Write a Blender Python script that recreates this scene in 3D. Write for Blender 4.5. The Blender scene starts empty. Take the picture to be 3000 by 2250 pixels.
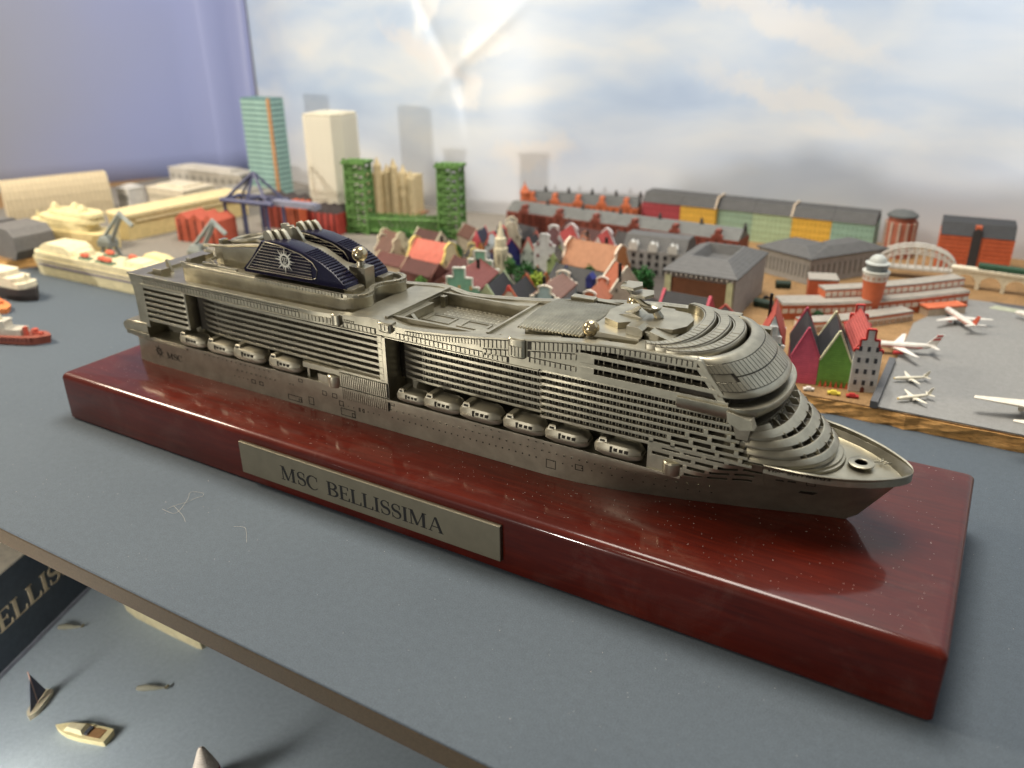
import bpy, math, random
from mathutils import Matrix, Vector
random.seed(7)
PI = math.pi
sc = bpy.context.scene
C = sc.collection
# one Blender unit is one centimetre: this is a table-top model display
sc.unit_settings.system = 'METRIC'
sc.unit_settings.scale_length = 0.01

# ------------------------------------------------------------------ camera
cam_d = bpy.data.cameras.new('camera')
cam = bpy.data.objects.new('camera', cam_d)
C.objects.link(cam)
RX = Vector((0.8626263516, 0.5057603727, -0.0090676849))
RY = Vector((0.1998761740, -0.3572670032, -0.9123649508))
RZ = Vector((-0.4646776221, 0.7852176347, -0.4092773798))
cam.matrix_world = Matrix(((RX.x, -RY.x, -RZ.x, 30.914455),
                           (RX.y, -RY.y, -RZ.y, -16.823887),
                           (RX.z, -RY.z, -RZ.z, 14.874598),
                           (0, 0, 0, 1)))
cam_d.sensor_width = 36
cam_d.lens = 28.945
cam_d.clip_start = 0.5
cam_d.clip_end = 2000
cam_d.dof.use_dof = True
cam_d.dof.focus_distance = 25.0
cam_d.dof.aperture_fstop = 0.135
sc.camera = cam

# ------------------------------------------------------------------ world, lamps, exposure
w = bpy.data.worlds.new('World')
sc.world = w
w.use_nodes = True
bg = w.node_tree.nodes['Background']
bg.inputs[0].default_value = (1.0, 0.93, 0.83, 1)
bg.inputs[1].default_value = 0.18
sc.view_settings.view_transform = 'Standard'
sc.view_settings.look = 'None'
sc.view_settings.exposure = 0.08
sc.view_settings.gamma = 1.0


def area(name, loc, target, size, power, col, size_y=None):
    d = bpy.data.lights.new(name, 'AREA')
    d.energy = power
    d.color = col
    d.shape = 'RECTANGLE' if size_y else 'DISK'
    d.size = size
    if size_y:
        d.size_y = size_y
    o = bpy.data.objects.new(name, d)
    C.objects.link(o)
    o.location = loc
    o.rotation_euler = (Vector(target) - Vector(loc)).to_track_quat('-Z', 'Y').to_euler()
    return o


area('lamp_key', (-36, -4, 36), (10, 6, 2), 14, 32000, (1.0, 0.87, 0.68))
area('lamp_ceiling', (15, 20, 65), (15, 12, 0), 34, 63000, (1.0, 0.93, 0.82))
area('added_front_highlight', (10, -48, 50), (24, 3, 4), 6, 4500, (1.0, 0.90, 0.72))  # added small lamp, placed to draw highlights on the pewter
area('added_shelf_fill', (3, -15.5, -4.6), (1, -2, -12), 5, 2500, (1.0, 0.93, 0.82))  # added fill under the board edge; the shelf has no lamp of its own
area('lamp_room', (-61, -250, 18), (-12, 30, 6), 14, 285000, (1.0, 0.95, 0.88))

# ------------------------------------------------------------------ geometry helpers


class G:
    """collects vertices and faces of one mesh"""

    def __init__(s):
        s.v = []
        s.f = []

    def add(s, vs, fs):
        n = len(s.v)
        s.v += [tuple(p) for p in vs]
        s.f += [tuple(i + n for i in q) for q in fs]
        return s

    def box(s, x0, x1, y0, y1, z0, z1):
        return s.add([(x0, y0, z0), (x1, y0, z0), (x1, y1, z0), (x0, y1, z0),
                      (x0, y0, z1), (x1, y0, z1), (x1, y1, z1), (x0, y1, z1)],
                     [(0, 3, 2, 1), (4, 5, 6, 7), (0, 1, 5, 4), (1, 2, 6, 5), (2, 3, 7, 6), (3, 0, 4, 7)])

    def loft(s, rings, caps=True, closed=True):
        n = len(rings[0])
        vs = [p for r in rings for p in r]
        fs = []
        m = n if closed else n - 1
        for i in range(len(rings) - 1):
            for j in range(m):
                k = (j + 1) % n
                fs.append((i * n + j, i * n + k, (i + 1) * n + k, (i + 1) * n + j))
        if caps and closed:
            fs.append(tuple(reversed(range(n))))
            b = (len(rings) - 1) * n
            fs.append(tuple(b + j for j in range(n)))
        return s.add(vs, fs)

    def prism(s, pts, lo, hi, ax='z'):
        def m(p, h):
            if ax == 'z':
                return (p[0], p[1], h)
            if ax == 'y':
                return (p[0], h, p[1])
            return (h, p[0], p[1])
        return s.loft([[m(p, lo) for p in pts], [m(p, hi) for p in pts]])

    def tube(s, path, r, n=8, caps=True):
        path = [Vector(p) for p in path]
        rs = r if isinstance(r, (list, tuple)) else [r] * len(path)
        rings = []
        for i, p in enumerate(path):
            a = path[max(i - 1, 0)]
            b = path[min(i + 1, len(path) - 1)]
            t = (b - a).normalized()
            u = t.cross(Vector((0, 0, 1)))
            if u.length < 1e-4:
                u = Vector((1, 0, 0))
            u.normalize()
            w_ = t.cross(u)
            rings.append([p + rs[i] * (math.cos(2 * PI * k / n) * u + math.sin(2 * PI * k / n) * w_) for k in range(n)])
        return s.loft(rings, caps)

    def bar(s, a, b, w_, h=None):
        """square beam between two points"""
        return s.tube([a, b], w_ * 0.7071, 4)

    def lathe(s, prof, c=(0, 0, 0), n=20, a0=0.0):
        rings = [[(c[0] + r * math.cos(a0 + 2 * PI * k / n), c[1] + r * math.sin(a0 + 2 * PI * k / n), c[2] + z)
                  for k in range(n)] for r, z in prof]
        return s.loft(rings)

    def ball(s, c, r, n=20, m=12, sz=(1, 1, 1)):
        prof = [(max(1e-4, math.sin(PI * i / m)), -math.cos(PI * i / m)) for i in range(m + 1)]
        rings = [[(c[0] + sz[0] * r * q * math.cos(2 * PI * k / n), c[1] + sz[1] * r * q * math.sin(2 * PI * k / n),
                   c[2] + sz[2] * r * z) for k in range(n)] for q, z in prof]
        return s.loft(rings)

    def ribbon(s, path, z0, z1, th):
        """vertical wall of thickness th along an open xy path (to the left of it)"""
        n = len(path)
        out = []
        for i, p in enumerate(path):
            a = path[max(i - 1, 0)]
            b = path[min(i + 1, n - 1)]
            dx, dy = b[0] - a[0], b[1] - a[1]
            l = math.hypot(dx, dy) or 1
            out.append((p[0] - dy / l * th, p[1] + dx / l * th))
        rings = []
        for p, q in zip(path, out):
            zz0 = z0(p[0]) if callable(z0) else z0
            zz1 = z1(p[0]) if callable(z1) else z1
            rings.append([(p[0], p[1], zz0), (q[0], q[1], zz0), (q[0], q[1], zz1), (p[0], p[1], zz1)])
        return s.loft(rings)

    def warp(s, fn):
        s.v = [tuple(fn(*p)) for p in s.v]
        return s


def link(o, parent=None):
    C.objects.link(o)
    if parent:
        o.parent = parent
        o.matrix_parent_inverse = Matrix.Translation(-Vector(parent.location)) if parent.get('w') else Matrix()
    return o


def obj(name, g, m, parent=None, smooth=32, label=None, cat=None, group=None, kind=None):
    me = bpy.data.meshes.new(name)
    me.from_pydata(g.v, [], g.f)
    me.validate()
    me.update()
    import bmesh
    bm = bmesh.new()
    bm.from_mesh(me)
    bmesh.ops.recalc_face_normals(bm, faces=bm.faces)
    bm.to_mesh(me)
    bm.free()
    if smooth:
        me.shade_smooth()
        me.set_sharp_from_angle(angle=math.radians(smooth))
    me.materials.append(m)
    o = bpy.data.objects.new(name, me)
    link(o, parent)
    tag(o, label, cat, group, kind)
    return o


def tag(o, label=None, cat=None, group=None, kind=None):
    for k, v in (('label', label), ('category', cat), ('group', group), ('kind', kind)):
        if v:
            o[k] = v
    return o


def thing(name, label, cat, loc=(0, 0, 0), rotz=0, group=None, world=False):
    o = bpy.data.objects.new(name, None)
    o.empty_display_size = 0.5
    C.objects.link(o)
    o.location = loc
    o.rotation_euler = (0, 0, rotz)
    if world:
        o['w'] = 1          # children are written in world coordinates
    return tag(o, label, cat, group)


def again(src, parent, loc=None, name=None):
    """another object sharing the mesh of src"""
    o = src.copy()
    C.objects.link(o)
    o.parent = parent
    if loc is not None:
        o.location = loc
    return o


# ------------------------------------------------------------------ materials
MATS = {}


def lin(c):
    return tuple((x / 12.92 if x <= 0.04045 else ((x + 0.055) / 1.055) ** 2.4) for x in (q / 255 for q in c))


def nodes_of(name):
    m = bpy.data.materials.new(name)
    m.use_nodes = True
    nt = m.node_tree
    return m, nt, nt.nodes['Principled BSDF']


def N(nt, t, **kw):
    n = nt.nodes.new(t)
    for k, v in kw.items():
        if hasattr(n, k):
            setattr(n, k, v)
        else:
            n.inputs[k.replace('_', ' ')].default_value = v
    return n


def noise(nt, scale, detail=4, rough=0.6, vec=None, dist=0.0):
    n = N(nt, 'ShaderNodeTexNoise')
    n.inputs['Scale'].default_value = scale
    n.inputs['Detail'].default_value = detail
    n.inputs['Roughness'].default_value = rough
    n.inputs['Distortion'].default_value = dist
    if vec is not None:
        nt.links.new(vec, n.inputs['Vector'])
    return n


def coords(nt, scale=(1, 1, 1), rot=(0, 0, 0), out='Object'):
    tc = N(nt, 'ShaderNodeTexCoord')
    mp = N(nt, 'ShaderNodeMapping')
    mp.inputs['Scale'].default_value = scale
    mp.inputs['Rotation'].default_value = rot
    nt.links.new(tc.outputs[out], mp.inputs['Vector'])
    return mp.outputs['Vector']


def ramp(nt, fac, stops):
    r = N(nt, 'ShaderNodeValToRGB')
    e = r.color_ramp.elements
    while len(e) < len(stops):
        e.new(0.5)
    for i, (p, c) in enumerate(stops):
        e[i].position = p
        e[i].color = (c[0], c[1], c[2], 1) if not isinstance(c, (int, float)) else (c, c, c, 1)
    nt.links.new(fac, r.inputs[0])
    return r.outputs[0]


def bump(nt, height, strength, dist, b, prev=None):
    n = N(nt, 'ShaderNodeBump')
    n.inputs['Strength'].default_value = strength
    n.inputs['Distance'].default_value = dist
    nt.links.new(height, n.inputs['Height'])
    if prev is not None:
        nt.links.new(prev, n.inputs['Normal'])
    nt.links.new(n.outputs[0], b.inputs['Normal'])
    return n.outputs[0]


def metal(name, col, rough, bevel=0.012, grit=0.12, spread=0.10, tarnish=0.5, solid=0.88):
    m, nt, b = nodes_of(name)
    v = coords(nt)
    n1 = noise(nt, 1.6, 5, 0.62, v)
    n2 = noise(nt, 38, 3, 0.7, v)
    dark = tuple(c * tarnish for c in col)
    mx = N(nt, 'ShaderNodeMix', data_type='RGBA')
    nt.links.new(ramp(nt, n1.outputs['Fac'], [(0.30, 0.0), (0.72, 1.0)]), mx.inputs[0])
    mx.inputs[6].default_value = (*dark, 1)
    mx.inputs[7].default_value = (*col, 1)
    nt.links.new(mx.outputs[2], b.inputs['Base Color'])
    b.inputs['Metallic'].default_value = solid
    nt.links.new(ramp(nt, n2.outputs['Fac'], [(0.25, rough - spread), (0.75, rough + spread)]), b.inputs['Roughness'])
    prev = None
    if bevel:
        bv = N(nt, 'ShaderNodeBevel', samples=4)
        bv.inputs['Radius'].default_value = bevel
        prev = bv.outputs[0]
    bump(nt, n2.outputs['Fac'], grit, 0.02, b, prev)
    return m


def paint(rgb, rough=0.62, layers=True, vary=0.11, name=None, scale=3.0):
    """matt printed plastic with faint layer lines"""
    key = (tuple(rgb), rough, layers)
    if key in MATS:
        return MATS[key]
    m, nt, b = nodes_of(name or 'painted_plastic')
    c = lin(rgb)
    lum = 0.3 * c[0] + 0.6 * c[1] + 0.1 * c[2]
    c = tuple((q * 0.86 + lum * 0.14) * 0.86 for q in c)
    v = coords(nt)
    n1 = noise(nt, scale, 4, 0.6, v)
    lo = tuple(x * (1 - vary * 1.4) for x in c)
    hi = tuple(min(1, x * (1 + vary)) for x in c)
    nt.links.new(ramp(nt, n1.outputs['Fac'], [(0.3, lo), (0.7, hi)]), b.inputs['Base Color'])
    b.inputs['Roughness'].default_value = rough
    b.inputs['Specular IOR Level'].default_value = 0.35
    if layers:
        wv = N(nt, 'ShaderNodeTexWave', wave_type='BANDS', bands_direction='Z')
        wv.inputs['Scale'].default_value = 3.2
        wv.inputs['Distortion'].default_value = 0.6
        nt.links.new(v, wv.inputs['Vector'])
        bump(nt, wv.outputs['Fac'], 0.35, 0.03, b)
    MATS[key] = m
    return m


PEWTER = metal('antique_pewter', (0.385, 0.358, 0.275), 0.34, grit=0.06, spread=0.06, tarnish=0.66)
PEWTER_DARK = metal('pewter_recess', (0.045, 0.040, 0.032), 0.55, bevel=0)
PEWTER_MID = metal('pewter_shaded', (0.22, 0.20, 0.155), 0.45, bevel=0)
PLATE_METAL = metal('plaque_pewter', (0.26, 0.232, 0.168), 0.38, bevel=0.015, grit=0.03, spread=0.05, tarnish=0.85)
BOAT = metal('matt_pewter', (0.37, 0.345, 0.27), 0.5, bevel=0.01, grit=0.10, spread=0.06, tarnish=0.8)
GOLD_BALL = metal('polished_ball', (0.56, 0.47, 0.30), 0.20, bevel=0, grit=0.04, spread=0.05, tarnish=0.6)
BRIGHT = metal('polished_pewter', (0.72, 0.69, 0.60), 0.34, bevel=0, grit=0.03, spread=0.05, tarnish=0.85)
INK = paint((14, 13, 12), 0.5, False, name='black_inlay')


def mk_navy():
    m, nt, b = nodes_of('navy_enamel')
    v = coords(nt)
    n2 = noise(nt, 60, 3, 0.7, v)
    nt.links.new(ramp(nt, n2.outputs['Fac'], [(0.3, (0.003, 0.0025, 0.011)), (0.8, (0.008, 0.007, 0.028))]), b.inputs['Base Color'])
    b.inputs['Roughness'].default_value = 0.26
    b.inputs['Specular IOR Level'].default_value = 0.22
    bv = N(nt, 'ShaderNodeBevel', samples=4)
    bv.inputs['Radius'].default_value = 0.02
    bump(nt, n2.outputs['Fac'], 0.10, 0.02, b, bv.outputs[0])
    return m


NAVY = mk_navy()


def mk_wood():
    m, nt, b = nodes_of('lacquered_mahogany')
    v = coords(nt, (0.16, 2.2, 2.2))
    n1 = noise(nt, 2.2, 6, 0.65, v, 1.2)
    v2 = coords(nt)
    n2 = noise(nt, 0.35, 3, 0.5, v2)
    mx = N(nt, 'ShaderNodeMix', data_type='RGBA', blend_type='MULTIPLY')
    mx.inputs[0].default_value = 1
    nt.links.new(ramp(nt, n1.outputs['Fac'], [(0.25, (0.042, 0.0028, 0.0009)), (0.55, (0.072, 0.0052, 0.0012)), (0.8, (0.104, 0.0100, 0.0022))]), mx.inputs[6])
    nt.links.new(ramp(nt, n2.outputs['Fac'], [(0.3, 0.72), (0.7, 1.0)]), mx.inputs[7])
    # thin film of dust in loose patches
    nd = noise(nt, 0.5, 7, 0.7, v2, 0.8)
    nd2 = noise(nt, 30, 3, 0.7, v2)
    ml = N(nt, 'ShaderNodeMath', operation='MULTIPLY')
    nt.links.new(ramp(nt, nd.outputs['Fac'], [(0.52, 0.0), (0.78, 0.16)]), ml.inputs[0])
    nt.links.new(ramp(nt, nd2.outputs['Fac'], [(0.4, 0.2), (0.7, 1.0)]), ml.inputs[1])
    md_ = N(nt, 'ShaderNodeMix', data_type='RGBA')
    nt.links.new(ml.outputs[0], md_.inputs[0])
    nt.links.new(mx.outputs[2], md_.inputs[6])
    md_.inputs[7].default_value = (0.30, 0.24, 0.20, 1)
    nt.links.new(md_.outputs[2], b.inputs['Base Color'])
    b.inputs['Roughness'].default_value = 0.42
    b.inputs['Coat Weight'].default_value = 0.6
    b.inputs['Specular IOR Level'].default_value = 0.1
    b.inputs['Coat IOR'].default_value = 1.45
    n3 = noise(nt, 55, 3, 0.7, v2)
    nt.links.new(ramp(nt, n3.outputs['Fac'], [(0.3, 0.07), (0.75, 0.13)]), b.inputs['Coat Roughness'])
    n4 = noise(nt, 1.3, 2, 0.5, v2)
    bump(nt, n4.outputs['Fac'], 0.05, 0.05, b)
    return m


WOOD = mk_wood()


def mk_board(name, c, c2, grain=26, strength=0.35, rough=0.75):
    m, nt, b = nodes_of(name)
    v = coords(nt)
    n1 = noise(nt, 0.12, 4, 0.6, v)
    n2 = noise(nt, grain, 5, 0.75, v)
    n3 = noise(nt, grain * 1.3, 3, 0.7, v)
    mx = N(nt, 'ShaderNodeMix', data_type='RGBA')
    nt.links.new(n1.outputs['Fac'], mx.inputs[0])
    mx.inputs[6].default_value = (*lin(c), 1)
    mx.inputs[7].default_value = (*lin(c2), 1)
    sp = N(nt, 'ShaderNodeMix', data_type='RGBA', blend_type='MULTIPLY')
    sp.inputs[0].default_value = 1
    nt.links.new(mx.outputs[2], sp.inputs[6])
    nt.links.new(ramp(nt, n3.outputs['Fac'], [(0.3, 0.72), (0.7, 1.18)]), sp.inputs[7])
    n5 = noise(nt, 4.5, 5, 0.7, v)
    sp2 = N(nt, 'ShaderNodeMix', data_type='RGBA', blend_type='MULTIPLY')
    sp2.inputs[0].default_value = 1
    nt.links.new(sp.outputs[2], sp2.inputs[6])
    nt.links.new(ramp(nt, n5.outputs['Fac'], [(0.3, 0.90), (0.7, 1.08)]), sp2.inputs[7])
    nt.links.new(sp2.outputs[2], b.inputs['Base Color'])
    b.inputs['Roughness'].default_value = rough
    b.inputs['Specular IOR Level'].default_value = 0.4
    bump(nt, n2.outputs['Fac'], strength, 0.03, b)
    return m


SEA = mk_board('blue_grey_card', (71, 81, 91), (82, 92, 101), 20, 0.6)
EDGE = mk_board('brown_board_edge', (66, 54, 38), (78, 64, 45), 12, 0.2)
APRON = mk_board('grey_apron', (122, 123, 122), (136, 136, 134), 30, 0.3)


def mk_cork(name, lo, hi, squash):
    m, nt, b = nodes_of(name)
    v = coords(nt)
    n1 = noise(nt, 0.9, 6, 0.7, v)
    n2 = noise(nt, 14, 5, 0.75, coords(nt, squash))
    mx = N(nt, 'ShaderNodeMix', data_type='RGBA', blend_type='MULTIPLY')
    mx.inputs[0].default_value = 1
    nt.links.new(ramp(nt, n1.outputs['Fac'], [(0.3, lin(lo)), (0.7, lin(hi))]), mx.inputs[6])
    nt.links.new(ramp(nt, n2.outputs['Fac'], [(0.3, 0.35), (0.52, 0.95), (0.8, 1.15)]), mx.inputs[7])
    nt.links.new(mx.outputs[2], b.inputs['Base Color'])
    b.inputs['Roughness'].default_value = 0.85
    bump(nt, n2.outputs['Fac'], 0.5, 0.05, b)
    return m


CORK = mk_cork('cork_sheet', (128, 99, 62), (160, 126, 84), (0.6, 1, 1))
CHIP = mk_cork('chipboard_edge', (196, 146, 82), (224, 176, 112), (0.25, 0.25, 1.3))


# ================================================================== THE SETTING
def grid_wall(name, path, z0, z1, nz, fn, m):
    g = G()
    n = len(path)
    vs = []
    for k in range(nz + 1):
        z = z0 + (z1 - z0) * k / nz
        for (x, y) in path:
            vs.append(fn(x, y, z))
    fs = [(k * n + i, k * n + i + 1, (k + 1) * n + i + 1, (k + 1) * n + i) for k in range(nz) for i in range(n - 1)]
    g.add(vs, fs)
    # real paper thickness behind
    o = obj(name, g, m, smooth=60, kind='structure')
    md = o.modifiers.new('thickness', 'SOLIDIFY')
    md.thickness = 0.05
    md.offset = 1
    return o


def mk_sky():
    m, nt, b = nodes_of('sky_print')
    v = coords(nt, (0.045, 0, 0.15), (0, math.radians(-22), 0))
    n1 = noise(nt, 1.0, 4, 0.48, v, 0.5)
    v2 = coords(nt, (0.08, 0, 0.20), (0, math.radians(-16), 0))
    n2 = noise(nt, 1.3, 4, 0.5, v2, 0.4)
    ad = N(nt, 'ShaderNodeMix', data_type='FLOAT')
    ad.inputs[0].default_value = 0.42
    nt.links.new(n1.outputs['Fac'], ad.inputs[2])
    nt.links.new(n2.outputs['Fac'], ad.inputs[3])
    col = ramp(nt, ad.outputs[0], [(0.34, lin((148, 167, 196))), (0.46, lin((168, 184, 206))), (0.57, lin((188, 197, 208))), (0.72, lin((214, 211, 206)))])
    # printed sky pales towards its horizon
    sx = N(nt, 'ShaderNodeSeparateXYZ')
    tc = N(nt, 'ShaderNodeTexCoord')
    nt.links.new(tc.outputs['Object'], sx.inputs[0])
    hz = N(nt, 'ShaderNodeMapRange')
    hz.inputs['From Min'].default_value = 1.0
    hz.inputs['From Max'].default_value = 9.0
    hz.inputs['To Min'].default_value = 0.75
    hz.inputs['To Max'].default_value = 0.0
    nt.links.new(sx.outputs['Z'], hz.inputs['Value'])
    # brighter print: first three patches paint in glare off the folds, the rest are clouds
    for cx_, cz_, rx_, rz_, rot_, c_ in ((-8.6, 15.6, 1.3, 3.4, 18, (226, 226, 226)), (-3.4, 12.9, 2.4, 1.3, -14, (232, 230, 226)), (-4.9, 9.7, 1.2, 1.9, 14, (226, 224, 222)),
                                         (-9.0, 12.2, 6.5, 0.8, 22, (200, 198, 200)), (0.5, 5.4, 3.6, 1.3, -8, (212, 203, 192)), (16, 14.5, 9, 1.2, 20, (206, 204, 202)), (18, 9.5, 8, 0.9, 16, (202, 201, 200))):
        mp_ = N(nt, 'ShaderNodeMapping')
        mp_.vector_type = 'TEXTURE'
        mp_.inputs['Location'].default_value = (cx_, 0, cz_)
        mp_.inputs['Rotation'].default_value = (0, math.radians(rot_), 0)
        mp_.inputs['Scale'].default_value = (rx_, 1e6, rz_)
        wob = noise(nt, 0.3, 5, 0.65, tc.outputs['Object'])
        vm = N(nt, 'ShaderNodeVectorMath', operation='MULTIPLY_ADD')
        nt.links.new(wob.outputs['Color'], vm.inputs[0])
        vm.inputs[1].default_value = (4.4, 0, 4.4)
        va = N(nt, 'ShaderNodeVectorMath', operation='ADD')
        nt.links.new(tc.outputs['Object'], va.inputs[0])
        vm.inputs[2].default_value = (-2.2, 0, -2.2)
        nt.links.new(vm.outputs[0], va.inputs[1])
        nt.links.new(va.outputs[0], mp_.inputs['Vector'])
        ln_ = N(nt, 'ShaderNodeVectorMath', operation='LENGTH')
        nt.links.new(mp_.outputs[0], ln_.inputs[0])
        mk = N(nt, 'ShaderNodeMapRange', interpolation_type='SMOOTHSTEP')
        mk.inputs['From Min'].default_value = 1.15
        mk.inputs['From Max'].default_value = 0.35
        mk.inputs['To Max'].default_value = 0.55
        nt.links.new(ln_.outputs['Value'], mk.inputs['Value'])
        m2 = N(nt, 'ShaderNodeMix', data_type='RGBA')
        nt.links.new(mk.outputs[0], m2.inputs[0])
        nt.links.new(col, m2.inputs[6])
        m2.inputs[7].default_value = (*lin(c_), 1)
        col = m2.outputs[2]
    mx = N(nt, 'ShaderNodeMix', data_type='RGBA')
    nt.links.new(hz.outputs[0], mx.inputs[0])
    nt.links.new(col, mx.inputs[6])
    mx.inputs[7].default_value = (*lin((196, 194, 194)), 1)
    nt.links.new(mx.outputs[2], b.inputs['Base Color'])
    b.inputs['Roughness'].default_value = 0.36
    b.inputs['Specular IOR Level'].default_value = 0.4
    return m


def wall_y(x):
    """the poster sags forward behind the bridge"""
    tab = [(-40, 44.0), (-32.6, 43.0), (-26, 40.6), (-20, 39.5), (-14, 38.8), (-9, 37.9), (-5, 37.7), (0, 38.3), (5, 39.6), (10, 41.0), (16, 42.2), (24, 42.9), (80, 44.0)]
    for k in range(1, len(tab) - 2):
        if x <= tab[k + 1][0] or k == len(tab) - 3:
            (x0, y0), (x1, y1) = tab[k], tab[k + 1]
            t = (x - x0) / (x1 - x0)
            m0 = (y1 - tab[k - 1][1]) / (x1 - tab[k - 1][0]) * (x1 - x0)
            m1 = (tab[k + 2][1] - y0) / (tab[k + 2][0] - x0) * (x1 - x0)
            return (2 * t ** 3 - 3 * t ** 2 + 1) * y0 + (t ** 3 - 2 * t ** 2 + t) * m0 + (-2 * t ** 3 + 3 * t ** 2) * y1 + (t ** 3 - t ** 2) * m1
    return tab[0][1]


def sky_fn(x, y, z):
    d = 0.07 * math.sin(0.21 * x + 0.05 * z) + 0.04 * math.sin(0.5 * x - 0.3 * z)
    for cx, cz, ang, wd, ln, h in ((-8.4, 14.5, 0.55, 0.55, 5.0, 0.26), (-4.2, 12.6, -0.9, 0.5, 4.0, -0.22), (-5.6, 9.8, 0.15, 0.45, 3.0, 0.2)):
        u = (x - cx) * math.cos(ang) + (z - cz) * math.sin(ang)
        v = -(x - cx) * math.sin(ang) + (z - cz) * math.cos(ang)
        if abs(v) < ln * 2.2 and abs(u) < 4:
            d += h * math.exp(-abs(u) / wd) * math.exp(-(v / ln) ** 2)
    return (x, wall_y(x) + d * min(1, max(0, (z - 3) / 4)), z)


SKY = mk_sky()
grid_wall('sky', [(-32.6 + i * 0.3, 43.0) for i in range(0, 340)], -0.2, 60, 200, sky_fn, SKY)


def mk_side_sky():
    m, nt, b = nodes_of('side_sky_print')
    v = coords(nt, (0.05, 0.05, 0.05))
    n1 = noise(nt, 1.0, 3, 0.5, v)
    sx = N(nt, 'ShaderNodeSeparateXYZ')
    tc = N(nt, 'ShaderNodeTexCoord')
    nt.links.new(tc.outputs['Object'], sx.inputs[0])
    mr = N(nt, 'ShaderNodeMapRange')
    mr.inputs['From Min'].default_value = -58
    mr.inputs['From Max'].default_value = -35
    nt.links.new(sx.outputs['X'], mr.inputs['Value'])
    ad = N(nt, 'ShaderNodeMath', operation='MULTIPLY_ADD')
    nt.links.new(n1.outputs['Fac'], ad.inputs[0])
    ad.inputs[1].default_value = 0.35
    nt.links.new(mr.outputs[0], ad.inputs[2])
    col = ramp(nt, ad.outputs[0], [(0.25, lin((156, 153, 152))), (0.62, lin((138, 142, 158))), (1.0, lin((136, 145, 186)))])
    nt.links.new(col, b.inputs['Base Color'])
    b.inputs['Roughness'].default_value = 0.45
    return m


SIDE_SKY = mk_side_sky()
side_path = []
for i in range(0, 13):                     # paper curling round the corner of the display
    a = i / 12
    side_path.append((-33.25 - 2.7 * a, 43.3 + 0.9 * math.sin(a * PI)))
for i in range(1, 9):
    a = i / 8
    side_path.append((-35.95 - 1.6 * a, 43.3 - 1.5 * math.sin(a * PI / 2) - 0.6 * a))
for i in range(1, 20):
    a = i / 19
    side_path.append((-37.55 - 33 * a + 3 * math.sin(a * PI), 41.2 - 46 * a))
grid_wall('sky', side_path, -0.2, 60, 20, lambda x, y, z: (x, y + 0.10 * math.sin(z * 0.2 + x), z), SIDE_SKY)

# the upper board with its grey-blue sea card, and the lower shelf
g = G()
g.loft([[(x, y, z) for x, y in ((-75, -6.0 + e), (75, -6.0 + e), (75, 46), (-75, 46))] for z, e in ((-0.06, 0.0), (-0.02, 0.0), (0.0, 0.025))])
obj('sea', g, SEA, kind='structure')
g = G()
g.loft([[(x, y, z) for x, y in ((-75, -6.02 + e), (75, -6.02 + e), (75, 46), (-75, 46))] for z, e in ((-0.72, 0.03), (-0.68, 0.0), (-0.10, 0.0), (-0.062, 0.03))])
obj('table', g, EDGE, kind='structure')
g = G()
g.box(-90, 60, -60, 46, -12.6, -12.0)
LOW_SEA = mk_board('lower_sea_card', (150, 164, 177), (162, 176, 188), 30, 0.2)
obj('sea', g, LOW_SEA, kind='structure')
g = G()
g.box(-200, 200, -250, 120, -75, -74)
obj('floor', g, mk_board('room_floor', (96, 84, 70), (104, 92, 76), 2, 0.1), kind='structure')

cork = [(-75, 9.0), (-30, 10.6), (-23.6, 11.3), (-22.6, 13.4), (-12, 14.3), (5, 15.0), (18, 15.3)]
for i in range(60):
    x = 19 + i * 0.5
    cork.append((x, 15.38 + 0.012 * (x - 20) + random.uniform(-0.05, 0.05)))
cork += [(75, 16), (75, 42.6), (-75, 42.6)]
g = G()
g.loft([[(x, y + (random.uniform(-0.05, 0.05) if y < 20 else 0), z) for x, y in cork] for z in (0.0, 0.14, 0.28, 0.42, 0.585)])
obj('ground', g, CHIP, smooth=0, kind='structure')
g = G()
g.loft([[(x, y + 0.02, z) for x, y in cork] for z in (0.59, 0.65)])
obj('ground', g, CORK, smooth=0, kind='structure')
T = 0.65
g = G()
g.prism([(28.45, 15.5), (75, 16.1), (75, 33.5), (30.4, 31.9), (28.5, 26.5), (28.42, 20.6)], T, T + 0.06)
obj('apron', g, APRON, kind='structure')
g = G()
g.prism([(31.6, 30.8), (75, 9 + 15), (75, 25.2), (31.9, 31.4)], T + 0.06, T + 0.075)
obj('marking', g, paint((168, 174, 150), 0.7, False), kind='structure')
g = G()
g.prism([(32.2, 31.6), (75, 25.5), (75, 33.0), (31.6, 32.0)], T + 0.06, T + 0.072)
obj('runway', g, paint((84, 84, 88), 0.75, False), kind='structure')
g = G()
g.prism([(-40, 14.6), (-12, 15.2), (0.2, 19.0), (0.6, 42.5), (-40, 42.5)], T, T + 0.008)
obj('pavement', g, paint((132, 126, 116), 0.8, False), kind='structure')
g = G()
g.prism([(0.65, 16.2), (16.4, 16.8), (16.4, 33.0), (0.65, 42.0)], T, T + 0.008)
obj('pavement', g, paint((82, 76, 72), 0.8, False), kind='structure')
g = G()
g.box(28.16, 28.44, 15.42, 20.6, T, T + 0.28)
obj('quay_wall', g, paint((92, 94, 98), 0.7, False), kind='structure')

# ================================================================== THE WOODEN BASE
L, W, H = 32.0, 9.03, 2.016


def rrect(x0, x1, y0, y1, r, z, n=6):
    out = []
    for cx, cy, a in ((x1 - r, y0 + r, -90), (x1 - r, y1 - r, 0), (x0 + r, y1 - r, 90), (x0 + r, y0 + r, 180)):
        for k in range(n + 1):
            t = math.radians(a + 90 * k / n)
            out.append((cx + r * math.cos(t), cy + r * math.sin(t), z))
    return out


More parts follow.
